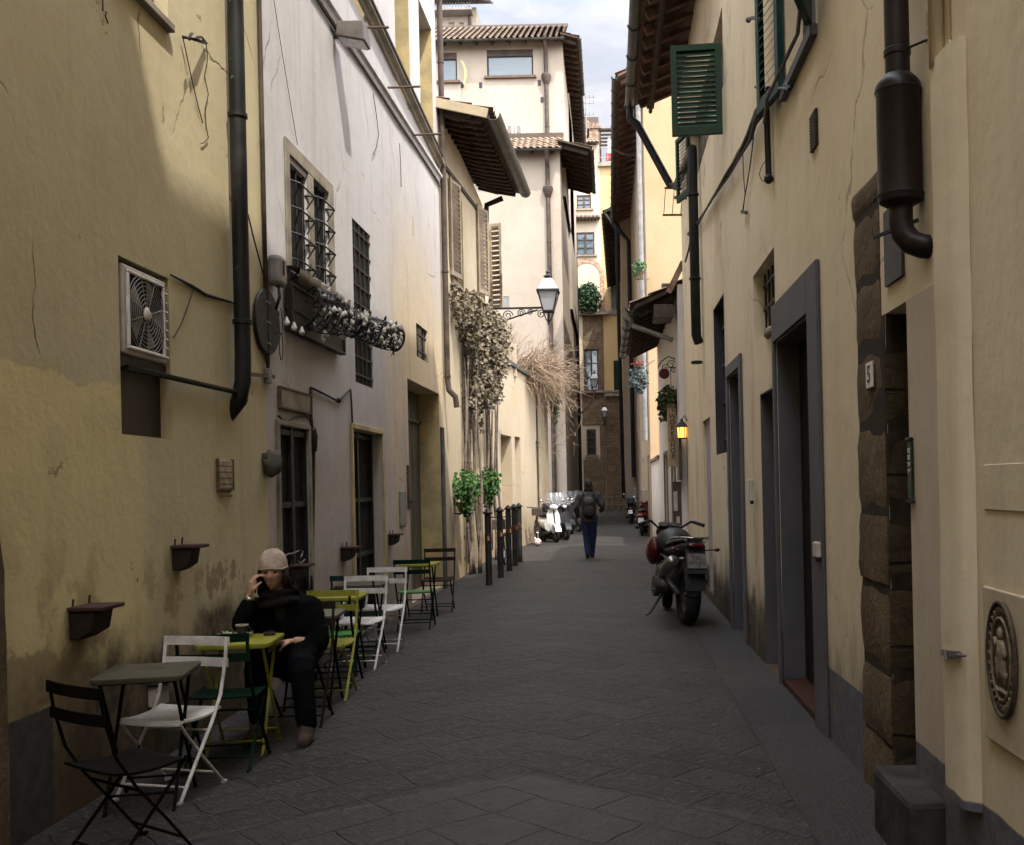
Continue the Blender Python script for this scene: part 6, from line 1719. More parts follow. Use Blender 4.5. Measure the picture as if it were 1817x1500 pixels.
mb = MB(); mb.lathe([(.05, 0), (.07, .1), (.05, .25), (.06, .35), (.02, .42)], c + Vector((.12, .05, .56)), UP, 10); mk('finial', mb, M['rust'], t, smooth=True)
# red / teal hanging flowers farther on
c = atY(1133, 672, 27.5); t = thing('hanging_flowers', 'blue grey hanging plant with red flowers farther along the right side', 'plant', c)
mb = MB(); vine_leaves(mb, c, (.25, .3, .42), 260, (.07, .14)); mk('foliage', mb, foliage('blue_green_leaves', (.03, .05, .045), (.07, .1, .09)), t)
mb = MB(); vine_leaves(mb, c + UP * .42, (.16, .2, .1), 60, (.05, .08)); mk('flowers', mb, foliage('red_petals', (.13, .02, .02), (.2, .035, .03)), t)
mb = MB(); mb.lathe([(.1, -.1), (.16, .1)], c - UP * .1, UP, 12); mb.tube([c + UP * .2, Vector((1.34, c.y, c.z + .5))], .012, 5); mk('pot', mb, M['rust'], t)
# low yard wall closing the gap
tw = thing('yard_wall', 'low pale yard wall between the whitewashed house and the tall golden house', 'wall', (1.3, 26, 0))
F7b = Facade((1.26, Y3 + .01), (1.30, 30.15), (-1, 0))
mk('wall', wall_mesh(F7b, 0, F7b.L, -.3, 2.3, [], body=.4), M['r3'], tw)
mb = MB(); fbox(mb, F7b, 0, F7b.L, 2.302, 2.38, -.44, .05); mk('coping', mb, M['tile'], tw)

# ---------------------------------------------------------------- tall golden house
Y4 = FPX * 1.3 / 76.0; Y4b = 47
b8 = thing('golden_house', 'tall golden house whose sunlit gable faces the camera under a dark deep eave', 'house', (1.3, Y4, 0))
F8 = Facade((1.30, Y4), (1.30, Y4b), (-1, 0)); zo8 = atY(1090, 140, Y4).z; ov8 = 1.3 - atY(1088, 140, Y4).x - .15
sd = [(2 + k * 3.2, 3.1 + k * 3.2, 3.6 + j * 3.4, 5.5 + j * 3.4) for k in range(4) for j in range(3)] + [(1.5, 2.6, .05, 2.6), (6, 7.2, .05, 2.6)]
mk('street_wall', wall_mesh(F8, 0, F8.L, -.3, zo8 + .3, [r + (.2,) for r in sd], body=7.5), M['r5'], b8)
for r in sd: panel(F8, r, .16, M['teal'], 'shutter', b8)
Fg = Facade((1.29, Y4 - .02), (9, Y4 - .02), (0, -1))
mb = wall_mesh(Fg, 0, Fg.L, -.3, zo8 + .25, [], body=.01); mk('gable_wall', mb, M['r4'], b8)
eave(F8, -.15, F8.L, zo8 + .36, zo8, ov8, b8, M['woodr'], M['tile'], M['gut'], n_raft=24, gut_r=.1)
mb = MB(); mb.tube([F8.W(.1, zo8 - .3, .14), F8.W(.1, 3, .14)], .09, 8); mk('downpipe', mb, M['gpipe'], b8)
mb = MB(); mb.tube([F8.W(F8.L - .3, zo8, ov8), F8.W(F8.L - .3, zo8 - .5, ov8 * .6), F8.W(F8.L - .3, zo8 - .9, .12), F8.W(F8.L - .3, 2, .12)], .09, 8); mk('far_downpipe', mb, M['pipe'], b8)
mb = MB(); mb.tube([F8.W(6, zo8 - .1, ov8 + .1), F8.W(6, zo8 - .3, .5), F8.W(6.0, zo8 - .35, .05)], .05, 6); mk('gutter_outlet', mb, M['bpipe'], b8)
mb = MB(); mb.box(Vector((1.42, Y4 - .12, zo8 - .35)), (.3, .2, .35)); mk('corbel', mb, M['gpipe'], b8, bevel=.03)
# small plant on a bracket at the golden house
c = F8.P(1134, 478, .25); t = thing('balcony_plant', 'small green plant on a bracket high on the golden house', 'plant', c)
mb = MB(); vine_leaves(mb, c, (.16, .3, .3), 160, (.08, .14)); mk('foliage', mb, foliage('pot_leaves', (.03, .07, .02), (.07, .12, .04)), t)
mb = MB(); mb.lathe([(.1, -.3), (.14, -.1)], c, UP, 10); mb.bar(c - UP * .3, c - UP * .3 + Vector((.3, 0, 0)), .03, .03); mk('pot', mb, M['tile'], t)
# last house on the right
b9 = thing('brown_house', 'shadowed brown house with a small tiled eave beyond the golden house', 'house', (1.0, 48, 0))
F9 = Facade((atY(1105, 600, 47.2).x, 47.05), (1.1, YE - .1), (-1, 0)); z9 = atY(1072, 392, 50).z; ov9 = F9.W(3, 0).x - atY(1073, 392, 50).x
sd = [(3 + k * 5, 4.0 + k * 5, 3.4 + j * 3.4, 5.2 + j * 3.4) for k in range(3) for j in range(3)]
mk('wall', wall_mesh(F9, 0, F9.L, -.3, z9 + .3, [r + (.2,) for r in sd], body=7), M['r5'], b9)
for r in sd: panel(F9, r, .16, M['black'], 'window', b9)
eave(F9, 1.5, F9.L, z9 + .35, z9, ov9, b9, M['wood'], M['tile'], M['gut'], n_raft=20)
mb = MB(); mb.tube([F9.W(1.6, z9, ov9), F9.W(1.6, z9 - .8, .2), F9.W(1.6, 1, .12)], .09, 8); mk('downpipe', mb, M['pipe'], b9)
# ================================================================ CAFE FURNITURE
def paint(name, c, wear=(.05, .045, .04)): return simple(name, c, .75 if max(c) < .06 else .6, var=.18, spec=.05 if max(c) < .06 else .3, scale=7, bmp=.08, wear=wear)
P_ = {'black': paint('black_chair_paint', (.006, .0055, .0045), (.018, .016, .013)), 'white': paint('white_chair_paint', (.62, .60, .58), (.35, .3, .26)), 'dgreen': paint('dark_green_paint', (.005, .017, .011)),
      'green': paint('bright_green_paint', (.04, .2, .035)), 'lime': paint('lime_paint', (.25, .25, .03)), 'brown': paint('brown_chair_paint', (.026, .019, .016)),
      'teal': paint('dark_teal_paint', (.01, .032, .032)), 'taupe': paint('taupe_table_paint', (.062, .054, .035)), 'gtop': paint('grey_table_paint', (.12, .115, .08))}

def chair(col, seatcol=None, legcol=None):
    """folding slatted metal chair facing +Y, origin on the ground under the seat"""
    t = thing('folding_chair', '', 'chair', (0, 0, 0), 'folding metal cafe chairs along the left wall')
    W_ = .205; m = P_[col]; ms = P_[seatcol or col]; ml = P_[legcol or col]
    for sg in (-1, 1):       # long rails: backrest -> front foot
        x = sg * W_
        mb = MB(); pts = [Vector((x, -.235, .84)), Vector((x, -.215, .70)), Vector((x, -.165, .52)), Vector((x, -.08, .38)), Vector((x, .06, .20)), Vector((x, .20, .012))]
        for i in range(len(pts) - 1): mb.bar(pts[i], pts[i + 1] + (pts[i + 1] - pts[i]).normalized() * .004, .008, .019, (1, 0, 0))
        mb.box((x, .205, .008), (.016, .04, .016)); mk('front_leg', mb, ml, t)
        x = sg * (W_ - .016)
        mb = MB(); pts = [Vector((x, .185, .448)), Vector((x, .12, .36)), Vector((x, -.03, .19)), Vector((x, -.20, .012))]
        for i in range(len(pts) - 1): mb.bar(pts[i], pts[i + 1] + (pts[i + 1] - pts[i]).normalized() * .004, .008, .017, (1, 0, 0))
        mb.box((x, -.205, .008), (.016, .04, .016)); mk('rear_leg', mb, ml, t)
    for z, y in ((.815, -.238), (.695, -.222)):
        mb = MB(); rows = []
        for i in range(9):
            k = i / 8; x = -W_ - .014 + (2 * W_ + .028) * k; d = -.018 * math.sin(math.pi * k)
            rows.append([(x, y + d - .004, z - .026), (x, y + d - .004, z + .026), (x, y + d + .004, z + .026), (x, y + d + .004, z - .026), (x, y + d - .004, z - .026)])
        mb.grid(rows); mb.add(rows[0][:4], [(0, 1, 2, 3)]); mb.add(rows[-1][:4], [(3, 2, 1, 0)])
        mk('back_slat', mb, m, t)
    for k in range(2):
        pass
    mb = MB(); rows = []
    for i in range(11):
        k = i / 10; y = -.175 + .37 * k; z = .452 - .02 * math.sin(math.pi * k) + .012 * max(0, .2 - k)
        z -= .018 * max(0, (k - .88) / .12)
        rows.append([(-W_ + .004, y, z)] + [(-W_ + .004 + (2 * W_ - .008) * j / 6, y, z - .006 * math.sin(math.pi * j / 6)) for j in range(1, 6)] + [(W_ - .004, y, z)])
    top = rows; bot = [[(p[0], p[1], p[2] - .012) for p in r] for r in rows]
    mb.grid(top); mb.grid([r[::-1] for r in bot]); mb.grid([top[0], bot[0]]); mb.grid([bot[-1], top[-1]])
    mb.grid([[r[0] for r in bot], [r[0] for r in top]]); mb.grid([[r[-1] for r in top], [r[-1] for r in bot]])
    mk('seat', mb, ms, t)
    for (y, z, w_) in ((.15, .08, W_), (-.145, .08, W_ - .016), (-.05, .345, W_)):
        mb = MB(); mb.tube([(-w_, y, z), (w_, y, z)], .007, 6); mk('stretcher', mb, ml, t)
    return t

def table(top, leg):
    t = thing('cafe_table', '', 'table', (0, 0, 0), 'small square folding cafe tables along the left wall')
    h = .232; r = .04
    mb = MB(); out = []
    for cx, cy, a0 in ((h - r, h - r, 0), (-h + r, h - r, 90), (-h + r, -h + r, 180), (h - r, -h + r, 270)):
        for k in range(6): q = R(a0 + 18 * k); out.append(Vector((cx + r * math.cos(q), cy + r * math.sin(q), .72)))
    mb.prism([p - UP * .004 for p in out], UP * .004)
    n = len(out); lip = [Vector((p.x * 1.008, p.y * 1.008, .717)) for p in out] ; lo = [Vector((p.x * 1.008, p.y * 1.008, .702)) for p in out]
    mb.grid([lip + [lip[0]], lo + [lo[0]]]); mb.grid([[p * .985 for p in lo + [lo[0]]], [Vector((p.x * .985, p.y * .985, p.z)) for p in lip + [lip[0]]]])
    mb.grid([out + [out[0]], lip + [lip[0]]])
    mk('table_top', mb, P_[top], t)
    for sg in (-1, 1):
        for d in (-1, 1):
            x = sg * (.185 if d > 0 else .172)
            mb = MB(); mb.bar((x, -d * .20, .69), (x, d * .21, .008), .008, .018, (1, 0, 0)); mb.box((x, d * .215, .007), (.016, .035, .014)); mk('leg', mb, P_[leg], t)
    for (y, z, w_) in ((.17, .09, .185), (-.17, .09, .172), (-.19, .685, .185), (.19, .685, .172)):
        mb = MB(); mb.tube([(-w_, y, z), (w_, y, z)], .007, 6); mk('stretcher', mb, P_[leg], t)
    return t

def gz(x, y): return .035 * math.cos((x + .75) * math.pi / 4.4) - .012
def place(o, x, y, deg, label):
    o.location = (x, y, gz(x, y)); o.rotation_euler = (0, 0, R(deg)); o['label'] = label; return o
# deg: rotation about Z; 0 faces away (+Y), 180 faces the camera
cb = chair('black'); place(cb, -2.27, 4.62, -33, 'black folding chair nearest the camera, its back to us, bottom left corner')
cw = chair('white'); place(cw, -2.50, 5.62, 166, 'white folding chair pulled up to the near taupe table')
c = chair('dgreen'); place(c, -2.40, 6.16, 4, 'dark green folding chair standing between the white chair and the lime cup table')
c = chair('brown'); place(c, -2.28, 7.22, 182, 'dark folding chair under the seated person in the beige hat')
c = chair('lime'); place(c, -2.33, 8.10, 180, 'lime yellow folding chair right behind the seated person')
cg = chair('dgreen', 'green', 'dgreen'); place(cg, -2.42, 8.62, 2, 'folding chair with a bright green seat behind the lime chair')
c = dup(cw); place(c, -2.40, 9.46, 176, 'white folding chair facing us across the second lime table')
c = chair('teal'); place(c, -2.55, 10.05, 0, 'dark teal folding chair back to back with the middle white chair')
c = dup(cw); place(c, -2.41, 10.46, 178, 'farthest white folding chair, beside the narrow black doorway')
c = dup(cg); place(c, -2.36, 12.0, 3, 'folding chair with a bright green seat at the farthest lime table')
c = chair('brown'); place(c, -2.36, 13.6, 182, 'dark brown folding chair at the far end of the cafe row')
place(table('taupe', 'black'), -2.55, 5.46, 10, 'taupe topped folding table nearest the camera beside the black chair')
tb = place(table('lime', 'lime'), -2.43, 6.52, 6, 'lime table with the coffee cup in front of the seated person')
place(table('gtop', 'black'), -2.36, 7.82, 4, 'grey folding table squeezed between the seated person and the lime chair')
place(table('lime', 'dgreen'), -2.50, 9.15, 3, 'lime table between the green seated chair and the middle white chair')
place(table('taupe', 'black'), -2.56, 10.25, 0, 'dark folding table in front of the farthest white chair')
place(table('lime', 'dgreen'), -2.46, 12.85, 2, 'farthest lime table, next to the brown chair')

# coffee cup, saucer, wrapper, small things on the lime table
def on_table(u, v, z=.724): 
    p = atZ(u, v, z + gz(-2.3, 6.5)); return p
sc_ = on_table(430, 1128); 
mb = MB(); mb.lathe([(.025, 0), (.04, .002), (.066, .012), (.068, .014), (.04, .006), (.02, .005)], sc_, UP, 24); tag(mk('saucer', mb, simple('pale_glaze', (.5, .47, .42), .25, var=.1), auto=40), 'pale saucer under the dark coffee cup', 'saucer')
t = thing('coffee_cup', 'dark coffee cup on a pale saucer on the lime table', 'cup', sc_ + UP * .008)
mb = MB(); mb.lathe([(.022, 0), (.028, .004), (.038, .03), (.041, .062), (.038, .062), (.034, .03), (.022, .008)], sc_ + UP * .008, UP, 24); mk('bowl', mb, simple('dark_glaze', (.03, .026, .024), .2, var=.2), t, auto=50)
mb = MB(); mb.lathe([(.0405, .058), (.0425, .06), (.0425, .066), (.038, .066)], sc_ + UP * .008, UP, 24); mk('rim', mb, simple('cream_rim', (.45, .4, .34), .3), t, auto=40)
mb = MB(); mb.tube([sc_ + Vector((.038 + .018 * math.sin(q), 0, .04 + .016 * math.cos(q))) for q in [math.pi * i / 8 for i in range(9)]], .004, 6); mk('handle', mb, simple('dark_glaze_handle', (.03, .026, .024), .2), t, smooth=True)
c = on_table(402, 1129)
mb = MB()
for i in range(9):
    p = c + Vector((rnd.uniform(-.03, .03), rnd.uniform(-.025, .025), .004)); d = Vector((rnd.uniform(-1, 1), rnd.uniform(-1, 1), rnd.uniform(0, .8))); mb.leaf(p, d, UP, rnd.uniform(.03, .05), .025)
tag(mk('crumpled_wrapper', mb, simple('pale_green_paper', (.40, .46, .22), .6, var=.4, scale=40)), 'crumpled pale green sugar wrapper beside the coffee cup', 'wrapper')
c = on_table(478, 1126)
mb = MB(); mb.box(c + UP * .008, (.075, .055, .016), Matrix.Rotation(.4, 3, 'Z')); mb.box(c + UP * .02 + Vector((0, 0, 0)), (.05, .02, .008), Matrix.Rotation(.9, 3, 'Z'))
tag(mk('cigarette_pack', mb, simple('dark_pack', (.05, .03, .028), .4, var=.4, scale=40), bevel=.002), 'small dark pack lying at the right edge of the lime cup table', 'pack')

# ---------------------------------------------------------------- bollards
def bollard(first=None):
    t = thing('bollard', '', 'bollard', (0, 0, 0), 'black iron bollards along the left kerb')
    r = .056
    mb = MB(); mb.lathe([(r * 1.15, 0), (r * 1.15, .03), (r, .045), (r, 1.18), (r * .9, 1.2)], (0, 0, 0), UP, 18); mk('post', mb, M['pipe'], t, auto=40)
    mb = MB(); mb.lathe([(r * .8, 1.2), (r * 1.1, 1.215), (r * 1.5, 1.225), (r * 1.5, 1.245), (r * 1.1, 1.26), (r * .5, 1.30), (.01, 1.31)], (0, 0, 0), UP, 18); mk('cap', mb, M['pipe'], t, auto=40)
    mb = MB(); mb.lathe([(r * 1.005, .72), (r * 1.06, .725), (r * 1.06, .87), (r * 1.005, .875)], (0, 0, 0), UP, 18); mk('band', mb, simple('rusty_band', (.07, .03, .022), .6, var=.4, scale=14), t, auto=40)
    mb = MB(); mb.box((.012, -r * 1.075, .80), (.03, .006, .07)); mk('sticker', mb, M['ivory'], t)
    return t
bo = bollard()
for i, ((u, v), lb) in enumerate(zip(((868, 1038), (889, 1025), (904, 1013), (914, 1004), (923, 997)), ('nearest black bollard in the row, rusty band at mid height', 'second bollard from the camera in the kerb row', 'middle bollard with the bicycle leaning behind it', 'fourth bollard, half hidden behind the bicycle wheel', 'farthest bollard at the end of the row by the garden wall'))):
    o = bo if i == 0 else dup(bo); p = atZ(u, v, .01); o.location = (p.x, p.y, gz(p.x, p.y) - .005); o['label'] = lb; o.rotation_euler = (0, 0, i * .3)

# bicycle behind the bollards
p = atZ(908, 1006, .0); t = thing('bicycle', 'dark bicycle parked among the black bollards', 'bicycle', (p.x - .22, p.y, .01))
O = Vector((p.x - .22, p.y, .01))
def wheel(parent, c, r, ax, mt, mr, tr=.018, spokes=14, name='wheel'):
    c = Vector(c); ax = Vector(ax).normalized(); a = ax.cross(UP).normalized(); b = a.cross(ax)
    mb = MB(); mb.tube([c + (a * math.cos(q) + b * math.sin(q)) * r for q in [2 * math.pi * i / 28 for i in range(29)]], tr, 8, cap=False); ty = mk(name, mb, mt, parent, smooth=True)
    mb = MB(); mb.tube([c + (a * math.cos(q) + b * math.sin(q)) * (r - tr * 1.2) for q in [2 * math.pi * i / 28 for i in range(29)]], tr * .55, 6, cap=False)
    mb.lathe([(.02, -.04), (.03, -.02), (.03, .02), (.02, .04)], c, ax, 10)
    for i in range(spokes): q = 2 * math.pi * i / spokes; mb.tube([c, c + (a * math.cos(q) + b * math.sin(q)) * (r - tr)], .0022 if spokes > 8 else .012, 4)
    mk('rim', mb, mr, ty); return ty
rub = simple('black_rubber', (.014, .014, .014), .75, var=.3, scale=20, bmp=.3); chrome = simple('dull_chrome', (.32, .31, .3), .3, metal=.8, var=.2, scale=10)
wheel(t, O + Vector((0, -.5, .34)), .33, (1, .1, 0), rub, chrome); wheel(t, O + Vector((.03, .52, .34)), .33, (1, 0, 0), rub, chrome)
mb = MB(); A_, B_, C_, D_ = O + Vector((0, -.36, .78)), O + Vector((0, .0, .32)), O + Vector((0, .14, .82)), O + Vector((.03, .52, .34))
for a, b in ((A_, B_), (A_, C_), (C_, B_), (B_, D_), (C_, D_), (A_ + UP * .1, O + Vector((0, -.5, .34)))): mb.tube([a, b], .017, 8)
mk('frame', mb, M['iron'], t, smooth=True)
mb = MB(); mb.tube([A_ + UP * .1, A_ + Vector((0, .02, .26))], .014, 6); mb.tube([A_ + Vector((-.28, .1, .27)), A_ + Vector((-.1, .0, .27)), A_ + Vector((.1, .0, .27)), A_ + Vector((.28, .1, .27))], .013, 6); mk('handlebar', mb, M['iron'], t, smooth=True)
mb = MB(); mb.sphere(C_ + UP * .16, (.07, .13, .04), 12, 8); mb.tube([C_, C_ + UP * .15], .013, 6); mk('saddle', mb, rub, t, smooth=True)
mb = MB(); mb.lathe([(.09, -.006), (.09, .006)], B_ + Vector((.05, 0, 0)), (1, 0, 0), 16); mb.tube([B_ + Vector((.07, 0, 0)), B_ + Vector((.08, -.1, -.13)), B_ + Vector((.14, -.1, -.13))], .01, 5); mk('crank', mb, chrome, t)
mb = MB(); mb.box(A_ + Vector((.02, -.12, .12)), (.26, .2, .2)); mk('basket', mb, M['bpipe'], t, bevel=.01)

# ================================================================ VEHICLES
plastic = simple('black_plastic', (.02, .02, .021), .45, var=.3, scale=9)
seatm = simple('black_vinyl', (.018, .017, .017), .55, var=.25, scale=12, bmp=.2)
redp = simple('dark_red_paint', (.065, .006, .008), .25, var=.2, scale=5, bmp=0)
lens_r = simple('red_lens', (.09, .01, .01), .2, var=.2); lens_c = simple('clear_lens', (.5, .5, .52), .1, var=.1)
shieldm = simple('scuffed_windshield', (.2, .2, .21), .15, var=.25, scale=5, bmp=0)
shieldm.node_tree.nodes['Principled BSDF'].inputs['Alpha'].default_value = .2
eng = simple('engine_metal', (.06, .058, .055), .45, metal=.5, var=.4, scale=10)

# parked motorcycle seen from behind (local: rear towards -Y)
def motorcycle():
    t = thing('motorcycle', 'black motorcycle with dark red flanks parked by the right wall, rear towards us', 'motorcycle')
    wheel(t, (0, -.72, .33), .285, (1, 0, 0), rub, eng, .072, 6, 'rear_wheel'); wheel(t, (.06, .75, .33), .28, (1, -.15, 0), rub, eng, .055, 6, 'front_wheel')
    mb = MB(); mb.tube([(-.10, -.72, .33), (-.09, -.2, .42), (-.07, .05, .48)], .03, 8); mb.tube([(.10, -.72, .33), (.09, -.2, .42), (.07, .05, .48)], .03, 8); mk('swingarm', mb, eng, t, smooth=True)
    mb = MB(); mb.sphere((0, .12, .48), (.19, .26, .22), 14, 9, fn=lambda p: p * (1 + .12 * mnoise.noise(p * 14))); mb.lathe([(.13, -.22), (.13, -.17), (.10, -.16), (.10, .16), (.13, .17), (.13, .22)], (0, .02, .36), (1, 0, 0), 14); mk('engine', mb, eng, t, auto=50)
    rows = []
    for (y, w_, z0, z1) in ((.42, .10, .80, .98), (.3, .17, .72, 1.06), (.1, .20, .70, 1.08), (-.08, .17, .72, 1.0), (-.16, .11, .76, .92)):
        rows.append([(w_ * math.cos(q) * (1 if abs(math.cos(q)) < .9 else .98), y, (z0 + z1) / 2 + (z1 - z0) / 2 * math.sin(q)) for q in [2 * math.pi * i / 14 for i in range(15)]])
    mb = MB(); mb.grid(rows); mb.add(rows[0][:14], [tuple(range(14))]); mb.add(rows[-1][:14], [tuple(range(14))[::-1]]); mk('fuel_tank', mb, plastic, t, auto=60)
    rows = []
    for (y, w_, zc, hh) in ((-.05, .13, .90, .05), (-.3, .16, .89, .055), (-.55, .155, .92, .05), (-.8, .12, .96, .04), (-.92, .07, .97, .025)):
        rows.append([(w_ * math.cos(q), y, zc + hh * math.sin(q)) for q in [2 * math.pi * i / 12 for i in range(13)]])
    mb = MB(); mb.grid(rows); mb.add(rows[0][:12], [tuple(range(12))]); mb.add(rows[-1][:12], [tuple(range(12))[::-1]]); mk('saddle', mb, seatm, t, auto=60)
    rows = []
    for (y, w_, zc, hh) in ((-.1, .15, .80, .06), (-.45, .17, .82, .075), (-.8, .14, .88, .075), (-1.0, .10, .90, .05)):
        rows.append([(w_ * math.cos(q), y, zc + hh * math.sin(q)) for q in [2 * math.pi * i / 12 for i in range(13)]])
    mb = MB(); mb.grid(rows); mb.add(rows[-1][:12], [tuple(range(12))[::-1]]); mk('tail_panel', mb, plastic, t, auto=60)
    mb = MB(); rows = []
    for i in range(9):
        q = R(8 + i * 15); rows.append([(x, -.72 - .37 * math.cos(q) * 1.0, .33 + .39 * math.sin(q) + .02) for x in (-.10, -.07, .07, .10)])
    mb.grid(rows); mk('rear_mudguard', mb, plastic, t, smooth=True)
    mb = MB(); mb.bar((0, -.98, .88), (0, -1.12, .60), .20, .012, (0, 1, 0)); mk('plate_holder', mb, plastic, t, bevel=.004)
    pc = Vector((.0, -1.085, .745)); yv = Vector((0, .28, .96)).normalized()
    mb = MB(); pxv = Vector((1, 0, 0)); nv = pxv.cross(yv)
    vs = [pc + pxv * a * .09 + yv * b * .085 + nv * c for a in (-1, 1) for b in (-1, 1) for c in (0, .006)]
    mb.add(vs, [(0, 1, 3, 2), (4, 6, 7, 5), (0, 4, 5, 1), (2, 3, 7, 6), (0, 2, 6, 4), (1, 5, 7, 3)]); pl = mk('number_plate', mb, simple('plate_white', (.14, .14, .135), .55, var=.4, scale=20), t)
    text_obj('plate_text', 'DL\n01194', .062, M['slated'], axes(pc + nv * .008, pxv, yv), pl, spacing=.95)
    mb = MB(); mb.sphere((0, -1.03, .915), (.085, .03, .028), 14, 8); mk('tail_light', mb, lens_r, t, smooth=True)
    for sg in (-1, 1):
        mb = MB(); mb.tube([(sg * .09, -.98, .86), (sg * .19, -1.0, .87)], .009, 6); mb.sphere((sg * .21, -1.0, .87), (.032, .022, .022), 10, 7); mk('indicator', mb, lens_r, t, smooth=True)
    mb = MB(); mb.tube([(-.13, -.35, .95), (-.16, -.7, .985), (-.13, -1.0, 1.0), (-.05, -1.06, 1.0), (.05, -1.06, 1.0), (.13, -1.0, 1.0), (.16, -.7, .985), (.13, -.35, .95)], .013, 8); mb.tube([(-.11, -.98, 1.0), (-.07, -1.0, .93)], .01, 6); mb.tube([(.11, -.98, 1.0), (.07, -1.0, .93)], .01, 6); mk('grab_rail', mb, chrome, t, smooth=True)
    mb = MB(); mb.tube([(.16, .1, .3), (.19, -.3, .34), (.2, -.55, .47)], [.025, .03, .03], 10); mk('header_pipe', mb, eng, t, smooth=True)
    mb = MB(); mb.tube([(-.2, -.35, .52), (-.21, -.6, .62), (-.21, -.98, .74)], [.05, .062, .058], 14); mk('exhaust', mb, chrome, t, smooth=True)
    for sg in (-1, 1):
        mb = MB(); mb.tube([(sg * .10 + .06, .75, .33), (sg * .10, .5, .95)], .026, 8); mk('fork', mb, eng, t, smooth=True)
    mb = MB(); mb.tube([(-.32, .28, 1.11), (-.22, .33, 1.15), (-.12, .43, 1.06), (.12, .43, 1.06), (.22, .33, 1.15), (.32, .28, 1.11)], .015, 8)
    for sg in (-1, 1): mb.tube([(sg * .24, .32, 1.145), (sg * .35, .26, 1.10)], .022, 8); mb.tube([(sg * .22, .4, 1.14), (sg * .35, .37, 1.10)], .008, 5)
    mk('handlebar', mb, plastic, t, smooth=True)
    mb = MB(); mb.sphere((0, .56, 1.0), (.12, .1, .12), 14, 9); mk('headlight', mb, plastic, t, smooth=True)
    mb = MB(); mb.lathe([(.05, 0), (.06, .03), (.055, .035)], (-.06, .44, 1.08), (0, -.5, 1), 14); mb.lathe([(.05, 0), (.06, .03), (.055, .035)], (.06, .44, 1.08), (0, -.5, 1), 14); mk('gauge', mb, plastic, t, auto=40)
    rows = []
    mb = MB(); mb.grid([[(x, .75 + .33 * math.sin(R(a)) , .35 + .34 * math.cos(R(a))) for x in (-.01, .06, .13)] for a in range(-60, 71, 13)]); mk('front_mudguard', mb, plastic, t, smooth=True)
    for sg in (-1, 1):
        mb = MB(); mb.sphere((sg * .2, .25, .78), (.07, .22, .18), 12, 8); mk('side_fairing', mb, redp, t, smooth=True)
        mb = MB(); mb.tube([(sg * .12, -.05, .32), (sg * .26, -.05, .32)], .014, 6); mk('footpeg', mb, eng, t)
    mb = MB(); mb.tube([(-.1, .05, .3), (-.27, -.08, .03), (-.31, -.09, .01)], .014, 6); mk('side_stand', mb, eng, t)
    return t
mc = motorcycle()
p = atZ(1203, 1115, 0.0)
mc.scale = (1.22, 1.0, 1.02)
mc.location = (p.x + .02, p.y + 1.0, .02); mc.rotation_euler = (R(0), R(3), R(9))

